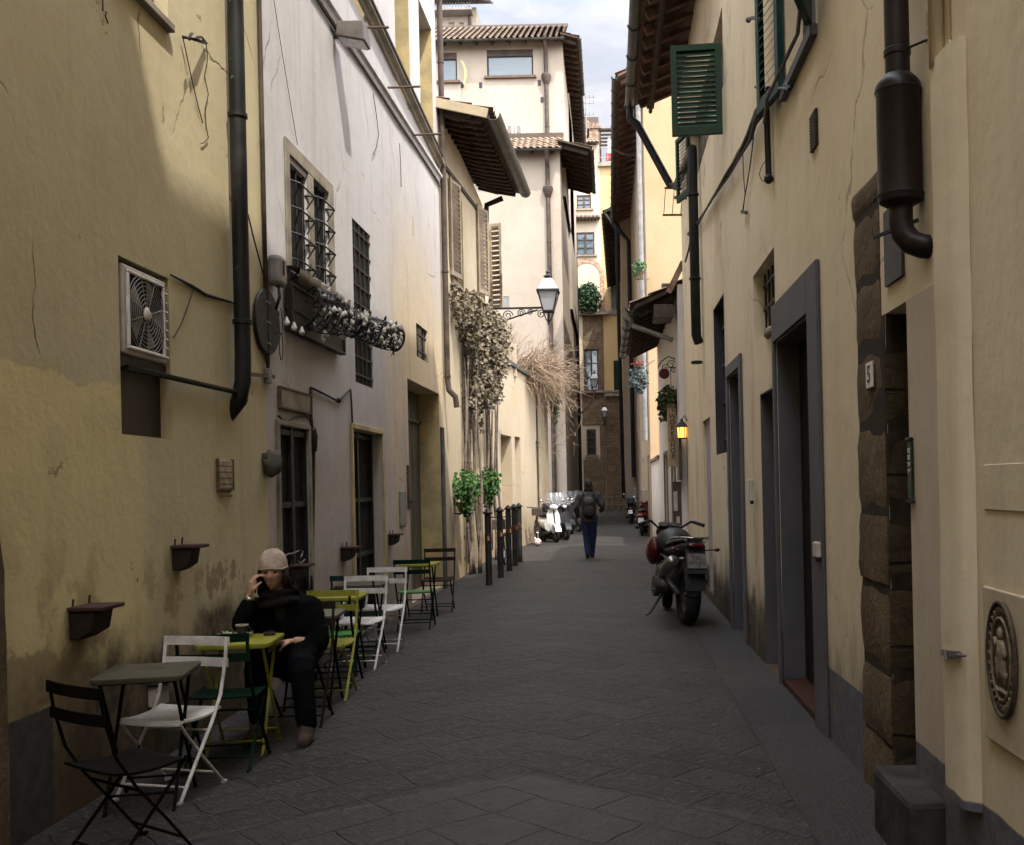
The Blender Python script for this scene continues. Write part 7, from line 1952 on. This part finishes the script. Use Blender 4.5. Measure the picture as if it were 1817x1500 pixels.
def scooter(colr, label, trunk=False):
    """step-through scooter, front towards -Y"""
    t = thing('parked_scooter', label, 'scooter', (0, 0, 0), 'scooters parked along the alley')
    m = simple('scooter_paint', colr, .25, var=.15, scale=4, bmp=0)
    wheel(t, (0, -.62, .24), .20, (1, 0, 0), rub, eng, .052, 5, 'front_wheel'); wheel(t, (0, .58, .24), .20, (1, 0, 0), rub, eng, .055, 5, 'rear_wheel')
    rows = []
    for (z, w_, y) in ((.28, .06, -.60), (.42, .15, -.60), (.62, .21, -.52), (.82, .20, -.46), (.98, .13, -.44)):
        rows.append([(w_ * k, y + .10 * abs(k) ** 2 - .02, z) for k in (-1, -.75, -.4, 0, .4, .75, 1)])
    mb = MB(); mb.grid(rows); mb.grid([[(p[0] * .9, p[1] + .05, p[2]) for p in r][::-1] for r in rows]); mk('front_shield', mb, m, t, smooth=True)
    mb = MB(); mb.grid([[(x, -.62 + .27 * math.sin(R(a)), .26 + .28 * math.cos(R(a))) for x in (-.09, -.06, 0, .06, .09)] for a in range(-75, 76, 15)]); mk('front_mudguard', mb, m, t, smooth=True)
    mb = MB(); mb.box((0, -.1, .27), (.34, .6, .08)); mk('footboard', mb, plastic, t, bevel=.03)
    rows = []
    for (y, w_, z0, z1) in ((.08, .12, .32, .68), (.25, .19, .36, .74), (.5, .2, .42, .76), (.78, .15, .52, .76), (.9, .06, .6, .72)):
        rows.append([(w_ * math.cos(q), y, (z0 + z1) / 2 + (z1 - z0) / 2 * math.sin(q)) for q in [2 * math.pi * i / 12 for i in range(13)]])
    mb = MB(); mb.grid(rows); mb.add(rows[0][:12], [tuple(range(12))]); mb.add(rows[-1][:12], [tuple(range(12))[::-1]]); mk('body', mb, m, t, auto=60)
    mb = MB(); mb.sphere((0, .42, .80), (.16, .42, .075), 14, 8); mk('saddle', mb, seatm, t, smooth=True)
    mb = MB(); mb.tube([(0, -.62, .24), (0, -.5, .7), (0, -.42, 1.02)], .03, 8); mb.tube([(-.34, -.32, 1.04), (-.15, -.4, 1.05), (.15, -.4, 1.05), (.34, -.32, 1.04)], .02, 8); mk('handlebar', mb, plastic, t, smooth=True)
    mb = MB(); mb.sphere((0, -.47, 1.04), (.14, .09, .08), 12, 8); mk('headset', mb, m, t, smooth=True)
    mb = MB(); mb.sphere((0, -.545, 1.03), (.08, .03, .055), 12, 8); mk('headlight', mb, lens_c, t, smooth=True)
    mb = MB(); rows = []
    for (z, w_, y) in ((1.06, .17, -.52), (1.2, .23, -.46), (1.36, .22, -.38), (1.46, .14, -.33)): rows.append([(w_ * k, y + .09 * k * k, z) for k in (-1, -.6, 0, .6, 1)])
    mb.grid(rows); mb.grid([[(p[0], p[1] + .008, p[2]) for p in r][::-1] for r in rows]); mk('windshield', mb, shieldm, t, smooth=True)
    for sg in (-1, 1):
        mb = MB(); mb.tube([(sg * .27, -.34, 1.05), (sg * .33, -.36, 1.2)], .007, 5); mb.sphere((sg * .34, -.36, 1.23), (.055, .016, .04), 10, 7); mk('mirror', mb, chrome, t, smooth=True)
    mb = MB(); mb.sphere((0, .915, .66), (.1, .03, .04), 10, 7); mk('tail_light', mb, lens_r, t, smooth=True)
    mb = MB(); mb.bar((0, .9, .58), (0, .93, .42), .17, .012, (0, 1, 0)); mk('number_plate', mb, simple('pale_plate', (.5, .52, .52), .4), t)
    mb = MB(); mb.tube([(.14, .2, .24), (.17, .6, .26), (.17, .85, .32)], [.03, .05, .045], 10); mk('exhaust', mb, eng, t, smooth=True)
    mb = MB(); mb.tube([(-.1, .1, .28), (-.16, .16, .02)], .014, 5); mk('stand', mb, eng, t)
    mb = MB(); mb.tube([(.1, .1, .28), (.16, .16, .02)], .014, 5); mk('stand', mb, eng, t)
    if trunk:
        mb = MB(); mb.box((0, .86, .98), (.36, .34, .28)); mk('top_box', mb, plastic, t, bevel=.05)
    return t
sw = scooter((.62, .62, .60), 'white scooter at the near end of the left hand row')
sd_ = scooter((.03, .03, .035), 'black scooter with a top box, nearest black one in the left row', True)
sg_ = scooter((.07, .075, .08), 'grey scooter with a clear windshield farther along the left row')
def put(o, u, v, deg, label=None, dy=0):
    p = atZ(u, v, 0); o.location = (p.x, p.y + dy, .005); o.rotation_euler = (0, 0, R(deg))
    if label: o['label'] = label
    return o
put(sw, 975, 962, 22); put(sd_, 991, 958, 25); put(sg_, 998, 948, 28)
put(dup(sd_), 1003, 940, 26, 'black scooter with a top box, fourth along the left row')
put(dup(sg_), 1008, 933, 30, 'grey scooter half hidden behind the walking person')
put(dup(sd_), 1018, 921, 26, 'farthest dark scooter of the left row, close to the pale far wall')
put(dup(sg_), 985, 955, 24, 'grey scooter wedged between the white scooter and the black one with a top box')
put(dup(sd_), 1012, 944, 30, 'dark scooter parked outermost in the left row, beside the walking person')
put(dup(sd_), 1022, 936, 30, 'dark scooter farthest out from the wall, near the feet of the walking person')
rs = scooter((.10, .012, .014), 'dark red scooter on the right, tail towards us with a pale number plate', False)
put(rs, 1143, 949, 180 - 8)
put(dup(sd_), 1121, 928, 180 - 4, 'black scooter with a top box parked ahead of the dark red one')
put(dup(sg_), 1128, 917, 176, 'grey scooter farthest along the right side of the alley')
# bicycle wheel-ish red bicycle beside the white scooter, and the ball on the ground
p = atZ(957, 968, 0); t = thing('red_bicycle', 'dark red bicycle leaning at the garden wall corner by the white scooter', 'bicycle', (p.x, p.y + .3, 0))
O = Vector((p.x - .05, p.y + .35, .01)); wheel(t, O + Vector((.0, -.35, .34)), .32, (1, .35, 0), rub, chrome); wheel(t, O + Vector((-.12, .62, .34)), .32, (1, .1, 0), rub, chrome)
mb = MB(); A_, B_, C_, D_ = O + Vector((0, -.22, .8)), O + Vector((-.03, .1, .32)), O + Vector((-.06, .26, .82)), O + Vector((-.12, .62, .34))
for a, b in ((A_, B_), (A_, C_), (C_, B_), (B_, D_), (C_, D_), (A_ + UP * .12, O + Vector((0, -.35, .34)))): mb.tube([a, b], .018, 8)
mk('frame', mb, redp, t, smooth=True)
mb = MB(); mb.tube([A_ + UP * .1, A_ + UP * .24], .014, 6); mb.tube([A_ + Vector((-.3, -.02, .28)), A_ + Vector((0, -.05, .25)), A_ + Vector((.3, .06, .28))], .014, 6); mk('handlebar', mb, M['iron'], t, smooth=True)
mb = MB(); mb.sphere(C_ + UP * .14, (.07, .13, .04), 12, 8); mk('saddle', mb, rub, t, smooth=True)
mb = MB(); mb.box(A_ + Vector((0, -.13, .14)), (.28, .2, .2)); mk('basket', mb, M['bpipe'], t, bevel=.01)
p = atZ(954, 970, 0); t = thing('ball', 'pinkish white ball lying on the paving in front of the scooters', 'ball', (p.x, p.y, .11))
mb = MB(); mb.sphere((p.x, p.y, .12), .11, 20, 12); mk('skin', mb, simple('pink_ball_skin', (.62, .46, .44), .5, var=.1), t, smooth=True)
mb = MB()
for k in range(5):
    q = Vector((math.cos(k * 1.25) * .8, -.55, math.sin(k * 1.25) * .8)).normalized(); mb.lathe([(.026, 0), (.022, .003)], Vector((p.x, p.y, .12)) + q * .107, q, 6)
mk('patch', mb, M['bpipe'], t)
# ================================================================ PEOPLE
def limb(mb, pts, rs, n=12):
    """tapered limb with rounded joints, densely sampled"""
    P = [Vector(p) for p in pts]
    out, rr = [], []
    for i in range(len(P) - 1):
        for k in range(5):
            f = k / 5; out.append(P[i].lerp(P[i + 1], f)); rr.append(rs[i] * (1 - f) + rs[i + 1] * f)
    out.append(P[-1]); rr.append(rs[-1])
    # soften the corners
    for _ in range(2):
        out = [out[0]] + [(out[i - 1] + out[i] * 2 + out[i + 1]) / 4 for i in range(1, len(out) - 1)] + [out[-1]]
    mb.tube(out, rr, n)
    mb.sphere(out[0], rr[0], n, 8); mb.sphere(out[-1], rr[-1], n, 8)

def head_shape(mb, c, yaw=0, tilt=0):
    """head facing -Y; c is the skull centre"""
    M_ = Matrix.Rotation(yaw, 3, 'Z') @ Matrix.Rotation(tilt, 3, 'X')
    def fn(p):
        x, y, z = p
        k = max(0.0, -z / .115)
        x *= 1 - .30 * k; 
        if y < 0: y *= 1 - .10 * k
        else: y *= 1 - .28 * k
        if y < -.03:
            e = math.exp(-((abs(x) - .031) ** 2 / .00022 + (z - .012) ** 2 / .00018)); y += .012 * e           # eye sockets
            y -= .026 * math.exp(-(x ** 2 / .00013 + (z + .022) ** 2 / .00035))                                   # nose tip
            y -= .012 * math.exp(-(x ** 2 / .00010 + (z - .002) ** 2 / .0006))
            y -= .008 * math.exp(-((abs(x) - .03) ** 2 / .0006 + (z - .033) ** 2 / .00012))                       # brow
            y -= .008 * math.exp(-(x ** 2 / .0005 + (z + .052) ** 2 / .00006)); y += .006 * math.exp(-(x ** 2 / .0006 + (z + .060) ** 2 / .00002))
            y -= .007 * math.exp(-(x ** 2 / .0004 + (z + .072) ** 2 / .00007)); y -= .010 * math.exp(-(x ** 2 / .0006 + (z + .098) ** 2 / .0002))
            y -= .006 * math.exp(-((abs(x) - .045) ** 2 / .0004 + (z + .018) ** 2 / .0006))                       # cheeks
        return M_ @ Vector((x, y, z))
    mb.sphere(c, (.076, .096, .118), 40, 30, fn)
    for sg in (-1, 1): mb.sphere(Vector(c) + M_ @ Vector((sg * .076, .012, -.005)), (.012, .02, .032), 10, 8, lambda p: M_ @ p)
    return M_

def hand(mb, wrist, palm_dir, palm_nrm, thumb_side, curl=.5, s=1.0):
    """palm, four unequal fingers bent at the knuckles, and a thumb from the side of the palm"""
    d = Vector(palm_dir).normalized(); n = Vector(palm_nrm); n = (n - d * n.dot(d)).normalized(); t = Vector(thumb_side); t = (t - d * t.dot(d) - n * t.dot(n)).normalized()
    w = Vector(wrist)
    for k in (-.6, -.2, .2, .6):
        mb.tube([w + t * k * .030 * s, w + d * .045 * s + t * k * .052 * s, w + d * .088 * s + t * k * .060 * s], [.017 * s, .017 * s, .0125 * s], 10)
    for k, L in ((.95, .072), (.32, .081), (-.32, .075), (-.95, .058)):
        b = w + d * .086 * s + t * k * .038 * s; a = 0; p = b; pts = [b]; rs = [.0098 * s]
        for seg, l in enumerate((.42, .33, .25)):
            a += curl * (.75 + .35 * seg)
            p = p + (d * math.cos(a) + n * math.sin(a)) * L * l * s * 1.2; pts.append(p); rs.append((.0094 - .0012 * seg) * s)
        mb.tube(pts, rs, 10); [mb.sphere(q, r * 1.02, 10, 7) for q, r in zip(pts, rs)]
    b = w + d * .022 * s + t * .026 * s
    pts = [b, b + (d * .6 + t * .75 + n * .25).normalized() * .038 * s, b + (d * .9 + t * .55 + n * .45).normalized() * .068 * s, b + (d * 1.0 + t * .35 + n * .7).normalized() * .09 * s]
    mb.tube(pts, [.014 * s, .0115 * s, .010 * s, .008 * s], 10); [mb.sphere(q, r, 10, 7) for q, r in zip(pts, (.014 * s, .0115 * s, .010 * s, .008 * s))]

skin = simple('skin', (.50, .30, .21), .55, var=.12, scale=18, bmp=.1, c2=(.58, .35, .25))
coatm = simple('black_wool_coat', (.0045, .0045, .005), .95, var=.4, scale=9, bmp=.5, spec=.04)
darktr = simple('dark_trousers', (.0055, .0055, .0075), .9, var=.3, scale=12, bmp=.4, spec=.04)
hatm = simple('beige_knit_hat', (.40, .325, .265), .95, var=.12, scale=30, bmp=.8, spec=.1)
scarfm = simple('charcoal_scarf', (.013, .0125, .012), .95, var=.5, scale=40, bmp=.8, spec=.1)
hairm = simple('dark_hair', (.02, .013, .01), .6, var=.4, scale=50, bmp=.6)
bootm = simple('brown_suede_boot', (.05, .036, .028), .9, var=.3, scale=20, bmp=.4)

# ---- seated person
t = thing('person', 'person in a beige knit hat sitting at the lime table, phone held to the face', 'person', (-2.3, 7.1, 0))
hc = Vector((-2.325, 6.86, 1.125))
sR, sL = Vector((-2.52, 7.02, .865)), Vector((-2.12, 7.03, .865))
eR, wR = Vector((-2.51, 6.73, .775)), Vector((-2.452, 6.745, .965))
eL, wL = Vector((-2.05, 6.95, .62)), Vector((-2.17, 6.84, .655))
hipR, hipL = Vector((-2.40, 7.16, .53)), Vector((-2.21, 7.16, .53))
kR, kL = Vector((-2.41, 6.72, .55)), Vector((-2.10, 6.70, .54))
aR, aL = Vector((-2.40, 6.72, .10)), Vector((-2.055, 6.66, .10))
mb = MB()
head_shape(mb, hc, yaw=R(6), tilt=R(4))
limb(mb, [hc + Vector((0, .02, -.06)), Vector((-2.32, 6.98, .93))], [.052, .058])
limb(mb, [Vector((-2.32, 7.02, .88)), Vector((-2.31, 7.10, .7)), Vector((-2.305, 7.16, .53))], [.12, .125, .14])
limb(mb, [sR, eR, wR], [.05, .04, .026]); limb(mb, [sL, eL, wL], [.05, .04, .026])
limb(mb, [hipR, kR, aR], [.085, .06, .04]); limb(mb, [hipL, kL, aL], [.085, .06, .04])
limb(mb, [aR, aR + Vector((0, -.13, -.055))], [.035, .03]); limb(mb, [aL, aL + Vector((.02, -.13, -.055))], [.035, .03])
hand(mb, wR + Vector((.004, 0, .02)), (.13, .10, 1), (.75, .5, -.1), (.4, -1, 0), curl=.5)
hand(mb, wL + Vector((-.02, -.02, 0)), (-1, -.45, -.05), (0, -.1, -1), (.1, -1, .1), curl=.35)
body = remesh(mk('body', mb, skin, t, smooth=True), .0048)
mb = MB()
limb(mb, [Vector((-2.32, 7.02, .885)), Vector((-2.315, 7.06, .80)), Vector((-2.31, 7.10, .66)), Vector((-2.305, 7.14, .52))], [.15, .19, .20, .20], 18)
mb.sphere((-2.32, 7.02, .86), (.25, .13, .105), 18, 10); mb.sphere((-2.31, 7.04, .72), (.215, .16, .18), 18, 10)
limb(mb, [sR + Vector((.02, 0, -.01)), eR + Vector((-.005, .02, .005)), wR + Vector((-.012, 0, -.045))], [.092, .075, .05], 14); limb(mb, [sL + Vector((-.02, 0, -.01)), eL + Vector((.01, 0, 0)), wL + Vector((.06, .05, -.03))], [.095, .08, .055], 14)
limb(mb, [hipR + Vector((0, 0, .02)), kR.lerp(hipR, .35) + UP * .01], [.13, .10]); limb(mb, [hipL + Vector((0, 0, .02)), kL.lerp(hipL, .3) + UP * .01], [.13, .105])
def ruff(o, amp, sc):
    tx = bpy.data.textures.new('fold', 'CLOUDS'); tx.noise_scale = sc; tx.noise_depth = 3
    d = o.modifiers.new('folds', 'DISPLACE'); d.texture = tx; d.strength = amp; d.mid_level = .5; d.texture_coords = 'LOCAL'
    return o
ruff(remesh(mk('coat', mb, coatm, t, smooth=True), .012), .035, .09)
mb = MB(); limb(mb, [hipR, kR, aR + UP * .04], [.11, .083, .062], 14); limb(mb, [hipL, kL, aL + UP * .03], [.11, .088, .066], 14)
ruff(remesh(mk('trousers', mb, darktr, t, smooth=True), .012), .022, .07)
for a, dx in ((aR, -.01), (aL, .025)):
    mb = MB(); limb(mb, [a + UP * .05, a + Vector((0, -.01, -.02)), a + Vector((dx * .6, -.09, -.055)), a + Vector((dx, -.165, -.06))], [.056, .056, .05, .042], 14); mb.box(a + Vector((dx * .5, -.07, -.088)), (.09, .25, .02))
    remesh(mk('boot', mb, bootm, t, smooth=True), .008)
# knitted hat: close cap with a turned brim, slouching back
mb = MB(); rows = []
hm = Matrix.Rotation(R(6), 3, 'Z') @ Matrix.Rotation(R(8), 3, 'X')
for j in range(15):
    th = j / 14; z = .020 + .135 * math.sin(th * math.pi / 2); r_ = math.cos(th * math.pi / 2) ** .78
    if j == 14: r_ = .02
    rows.append([hc + hm @ Vector((.097 * r_ * math.cos(q) * (1 + .012 * math.sin(q * 9 + j)), .118 * r_ * math.sin(q) + .01 + .045 * th, z + .006 * math.sin(3 * q + j * .5) + (.018 if math.sin(q) < 0 else -.05 * math.sin(q)) * (1 - th))) for q in [2 * math.pi * i / 36 for i in range(37)]])
mb.grid(rows); mb.add(rows[-1][:36], [tuple(range(36))])
inner = [[hc + (p - hc) * .95 for p in rows[0]], rows[0]]; mb.grid(inner)
mb.tube([p + UP * .004 for p in rows[0]], .005, 8, cap=False)
mk('knit_hat', mb, hatm, t, smooth=True)
mb = MB()
for i in range(60):
    q = rnd.uniform(-.4, 3.6) + (0 if rnd.random() < .8 else .3); q = rnd.uniform(R(-25), R(205))
    p = hc + Vector((.083 * math.cos(q), .092 * math.sin(q), .02)); mb.tube([p, p + Vector((rnd.uniform(-.012, .012) + .01 * math.cos(q), .01, -.07)), p + Vector((rnd.gauss(0, .015) + .008 * math.cos(q), .02, -.15))], [.016, .014, .006], 6)
mk('hair', mb, hairm, t, smooth=True)
mb = MB()
for k in range(4):
    mb.tube([Vector((-2.322 + (.085 + .012 * k) * math.cos(q), 6.945 + (.085 + .012 * k) * math.sin(q), .945 + .028 * (k % 3) - .01 * k + .015 * math.sin(q * 2 + k))) for q in [2 * math.pi * i / 24 for i in range(25)]], .032, 10, cap=False)
limb(mb, [Vector((-2.30, 6.87, .93)), Vector((-2.28, 6.86, .84)), Vector((-2.27, 6.90, .74))], [.035, .04, .03])
ruff(remesh(mk('scarf', mb, scarfm, t, smooth=True), .008), .015, .03)
hr = Matrix.Rotation(R(6), 3, 'Z') @ Matrix.Rotation(R(4), 3, 'X')
mb = MB()
for sg in (-1, 1):
    mb.sphere(hc + hr @ Vector((sg * .031, -.082, .012)), (.013, .007, .007), 12, 8, lambda p: hr @ p)
    mb.tube([hc + hr @ Vector((sg * (.012 + .01 * i), -.092 + .003 * i, .031 + .004 * math.sin(i))) for i in range(4)], .0038, 6)
mk('eyes_and_brows', mb, hairm, t, smooth=True)
mb = MB(); mb.tube([hc + hr @ Vector((x, -.0935 + x * x * 6, -.058 - abs(x) * .05)) for x in (-.022, -.011, 0, .011, .022)], .0042, 6); mk('mouth', mb, simple('lips', (.30, .12, .10), .5, var=.1), t, smooth=True)
mb = MB(); mb.lathe([(.031, -.008), (.034, 0), (.031, .008)], wR + Vector((.002, 0, -.002)), Vector((.2, .1, 1)), 16); mk('bracelet', mb, simple('pale_metal', (.5, .45, .36), .3, metal=.7, var=.1), t)
# phone in her right hand
pc = wR + Vector((.045, .03, .098)); ax = Vector((.12, .3, 1)).normalized(); sd = Vector((.35, -.9, .2)); sd = (sd - ax * sd.dot(ax)).normalized(); nn = ax.cross(sd)
mb = MB(); vs = [pc + sd * a * .034 + ax * b * .068 + nn * c * .0045 for a in (-1, 1) for b in (-1, 1) for c in (-1, 1)]
mb.add(vs, [(0, 1, 3, 2), (4, 6, 7, 5), (0, 4, 5, 1), (2, 3, 7, 6), (0, 2, 6, 4), (1, 5, 7, 3)])
tag(mk('mobile_phone', mb, simple('black_phone', (.012, .012, .013), .2, var=.2), bevel=.003), 'black mobile phone in the raised hand of the seated person', 'phone')

# ---- person walking away
p = atZ(1047, 992, 0); bx, by_ = p.x, p.y
t = thing('person', 'person with dark hair and a backpack walking away down the middle of the alley', 'person', (bx, by_, 0))
B = lambda x, y, z: Vector((bx + x, by_ + y, z))
hips = (B(-.085, 0, .93), B(.085, 0, .93)); kn = (B(-.075, .03, .50), B(.08, .05, .50)); an = (B(-.05, -.14, .10), B(.05, .14, .08))
sh = (B(-.20, .03, 1.43), B(.20, .03, 1.43)); el = (B(-.30, .02, 1.16), B(.31, .0, 1.18)); wr = (B(-.26, .17, .95), B(.27, .22, 1.08))
mb = MB()
Mh = Matrix.Rotation(math.pi, 3, 'Z')
def back_head(p): return Mh @ p
hc2 = B(0, .06, 1.665)
mb.sphere(hc2, (.078, .098, .118), 24, 16); mb.sphere(hc2 + Vector((0, .1, -.03)), (.014, .022, .02), 10, 7)
for sg in (-1, 1): mb.sphere(hc2 + Vector((sg * .078, 0, -.01)), (.012, .02, .03), 8, 6)
limb(mb, [hc2 - UP * .08, B(0, .03, 1.46)], [.055, .06]); limb(mb, [B(0, .03, 1.38), B(0, .01, 1.15), B(0, 0, .95)], [.13, .12, .13])
for i in (0, 1):
    limb(mb, [sh[i], el[i], wr[i]], [.055, .042, .028]); limb(mb, [hips[i], kn[i], an[i]], [.085, .06, .042])
    limb(mb, [an[i], an[i] + Vector((0, .15, -.05))], [.035, .03])
hand(mb, wr[0], (.1, .25, -1), (1, .2, 0), (.2, 1, 0), curl=.3); hand(mb, wr[1], (-.2, .9, .1), (-1, 0, 0), (0, .2, 1), curl=.5)
remesh(mk('body', mb, skin, t, smooth=True), .007)
mb = MB(); mb.sphere(B(0, .03, 1.38), (.235, .13, .12), 18, 10); limb(mb, [B(0, .03, 1.38), B(0, .015, 1.12), B(0, 0, .92)], [.17, .165, .17], 18)
for i in (0, 1): limb(mb, [sh[i], el[i], wr[i].lerp(el[i], .08)], [.085, .07, .05], 14)
jk = ruff(remesh(mk('jacket', mb, simple('grey_jacket', (.055, .053, .055), .9, var=.5, scale=5, bmp=.5), t, smooth=True), .012), .03, .09)
mb = MB()
for i in (0, 1): limb(mb, [hips[i], kn[i], an[i] + UP * .02], [.112, .078, .056], 14)
limb(mb, [B(-.06, 0, .93), B(.06, 0, .93)], [.13, .13], 14)
ruff(remesh(mk('trousers', mb, simple('blue_jeans', (.014, .024, .065), .85, var=.4, scale=7, bmp=.4), t, smooth=True), .011), .02, .06)
for i in (0, 1):
    mb = MB(); a = an[i]; limb(mb, [a + UP * .02, a + Vector((0, .02, -.035)), a + Vector((0, .16, -.055))], [.05, .048, .038], 12); mb.box(a + Vector((0, .06, -.078)), (.085, .26, .022))
    remesh(mk('shoe', mb, rub, t, smooth=True), .009)
mb = MB(); mb.sphere(hc2 + Vector((0, -.012, .016)), (.100, .108, .128), 22, 14, lambda p: p * (1 + .06 * mnoise.noise(p * 26)))
for i in range(40):
    q = rnd.uniform(R(180), R(360)); a = hc2 + Vector((.085 * math.cos(q), .085 * math.sin(q), -.03)); mb.tube([a, a + Vector((0, -.01, -.07)), a + Vector((rnd.gauss(0, .02), 0, -.15))], [.02, .017, .006], 6)
mk('hair', mb, hairm, t, smooth=True)
t = thing('backpack', 'dark backpack with a grey upper pocket on the walking person', 'backpack', (bx, by_ - .2, 1.0))
mb = MB(); mb.sphere(B(0, -.20, 1.18), (.165, .115, .27), 18, 12, lambda p: Vector((math.copysign(abs(p.x) ** .8 * .165 ** .2, p.x), p.y, math.copysign(abs(p.z) ** .8 * .27 ** .2, p.z)))); mk('bag', mb, simple('black_nylon', (.016, .015, .017), .7, var=.3, scale=8, bmp=.3), t, smooth=True)
mb = MB(); mb.sphere(B(0, -.285, 1.33), (.10, .04, .085), 14, 9); mk('upper_pocket', mb, simple('grey_nylon', (.10, .095, .095), .8, var=.3), t, smooth=True)
mb = MB(); mb.sphere(B(0, -.30, 1.10), (.12, .05, .13), 14, 9); mb.bar(B(0, -.335, 1.02), B(0, -.34, 1.22), .02, .01, (0, 1, 0)); mk('lower_pocket', mb, simple('brown_nylon', (.04, .03, .028), .8, var=.3), t, smooth=True)
for sg in (-1, 1):
    mb = MB(); mb.tube([B(sg * .11, -.1, 1.44), B(sg * .125, .03, 1.515), B(sg * .13, .15, 1.40), B(sg * .14, .15, 1.15)], .02, 6); mk('strap', mb, rub, t, smooth=True)
# ---------------------------------------------------------------- unseen house added behind the viewpoint to block sky light
bR = thing('added_rear_house', 'unseen plain ochre house added behind the viewpoint to shade the near street', 'house', (0, -17, 0))
FR_ = Facade((9, -17), (-9, -17), (0, 1))
wn_ = [(2 + i * 3.4, 3.2 + i * 3.4, 4.5 + j * 3.6, 6.4 + j * 3.6) for i in range(5) for j in range(3)] + [(8.2, 9.6, .1, 2.7)]
mk('wall', wall_mesh(FR_, 0, FR_.L, -.3, 15, [r + (.2,) for r in wn_], body=6), M['r1'], bR)
for r in wn_: panel(FR_, r, .18, M['teal'], 'shutter', bR)
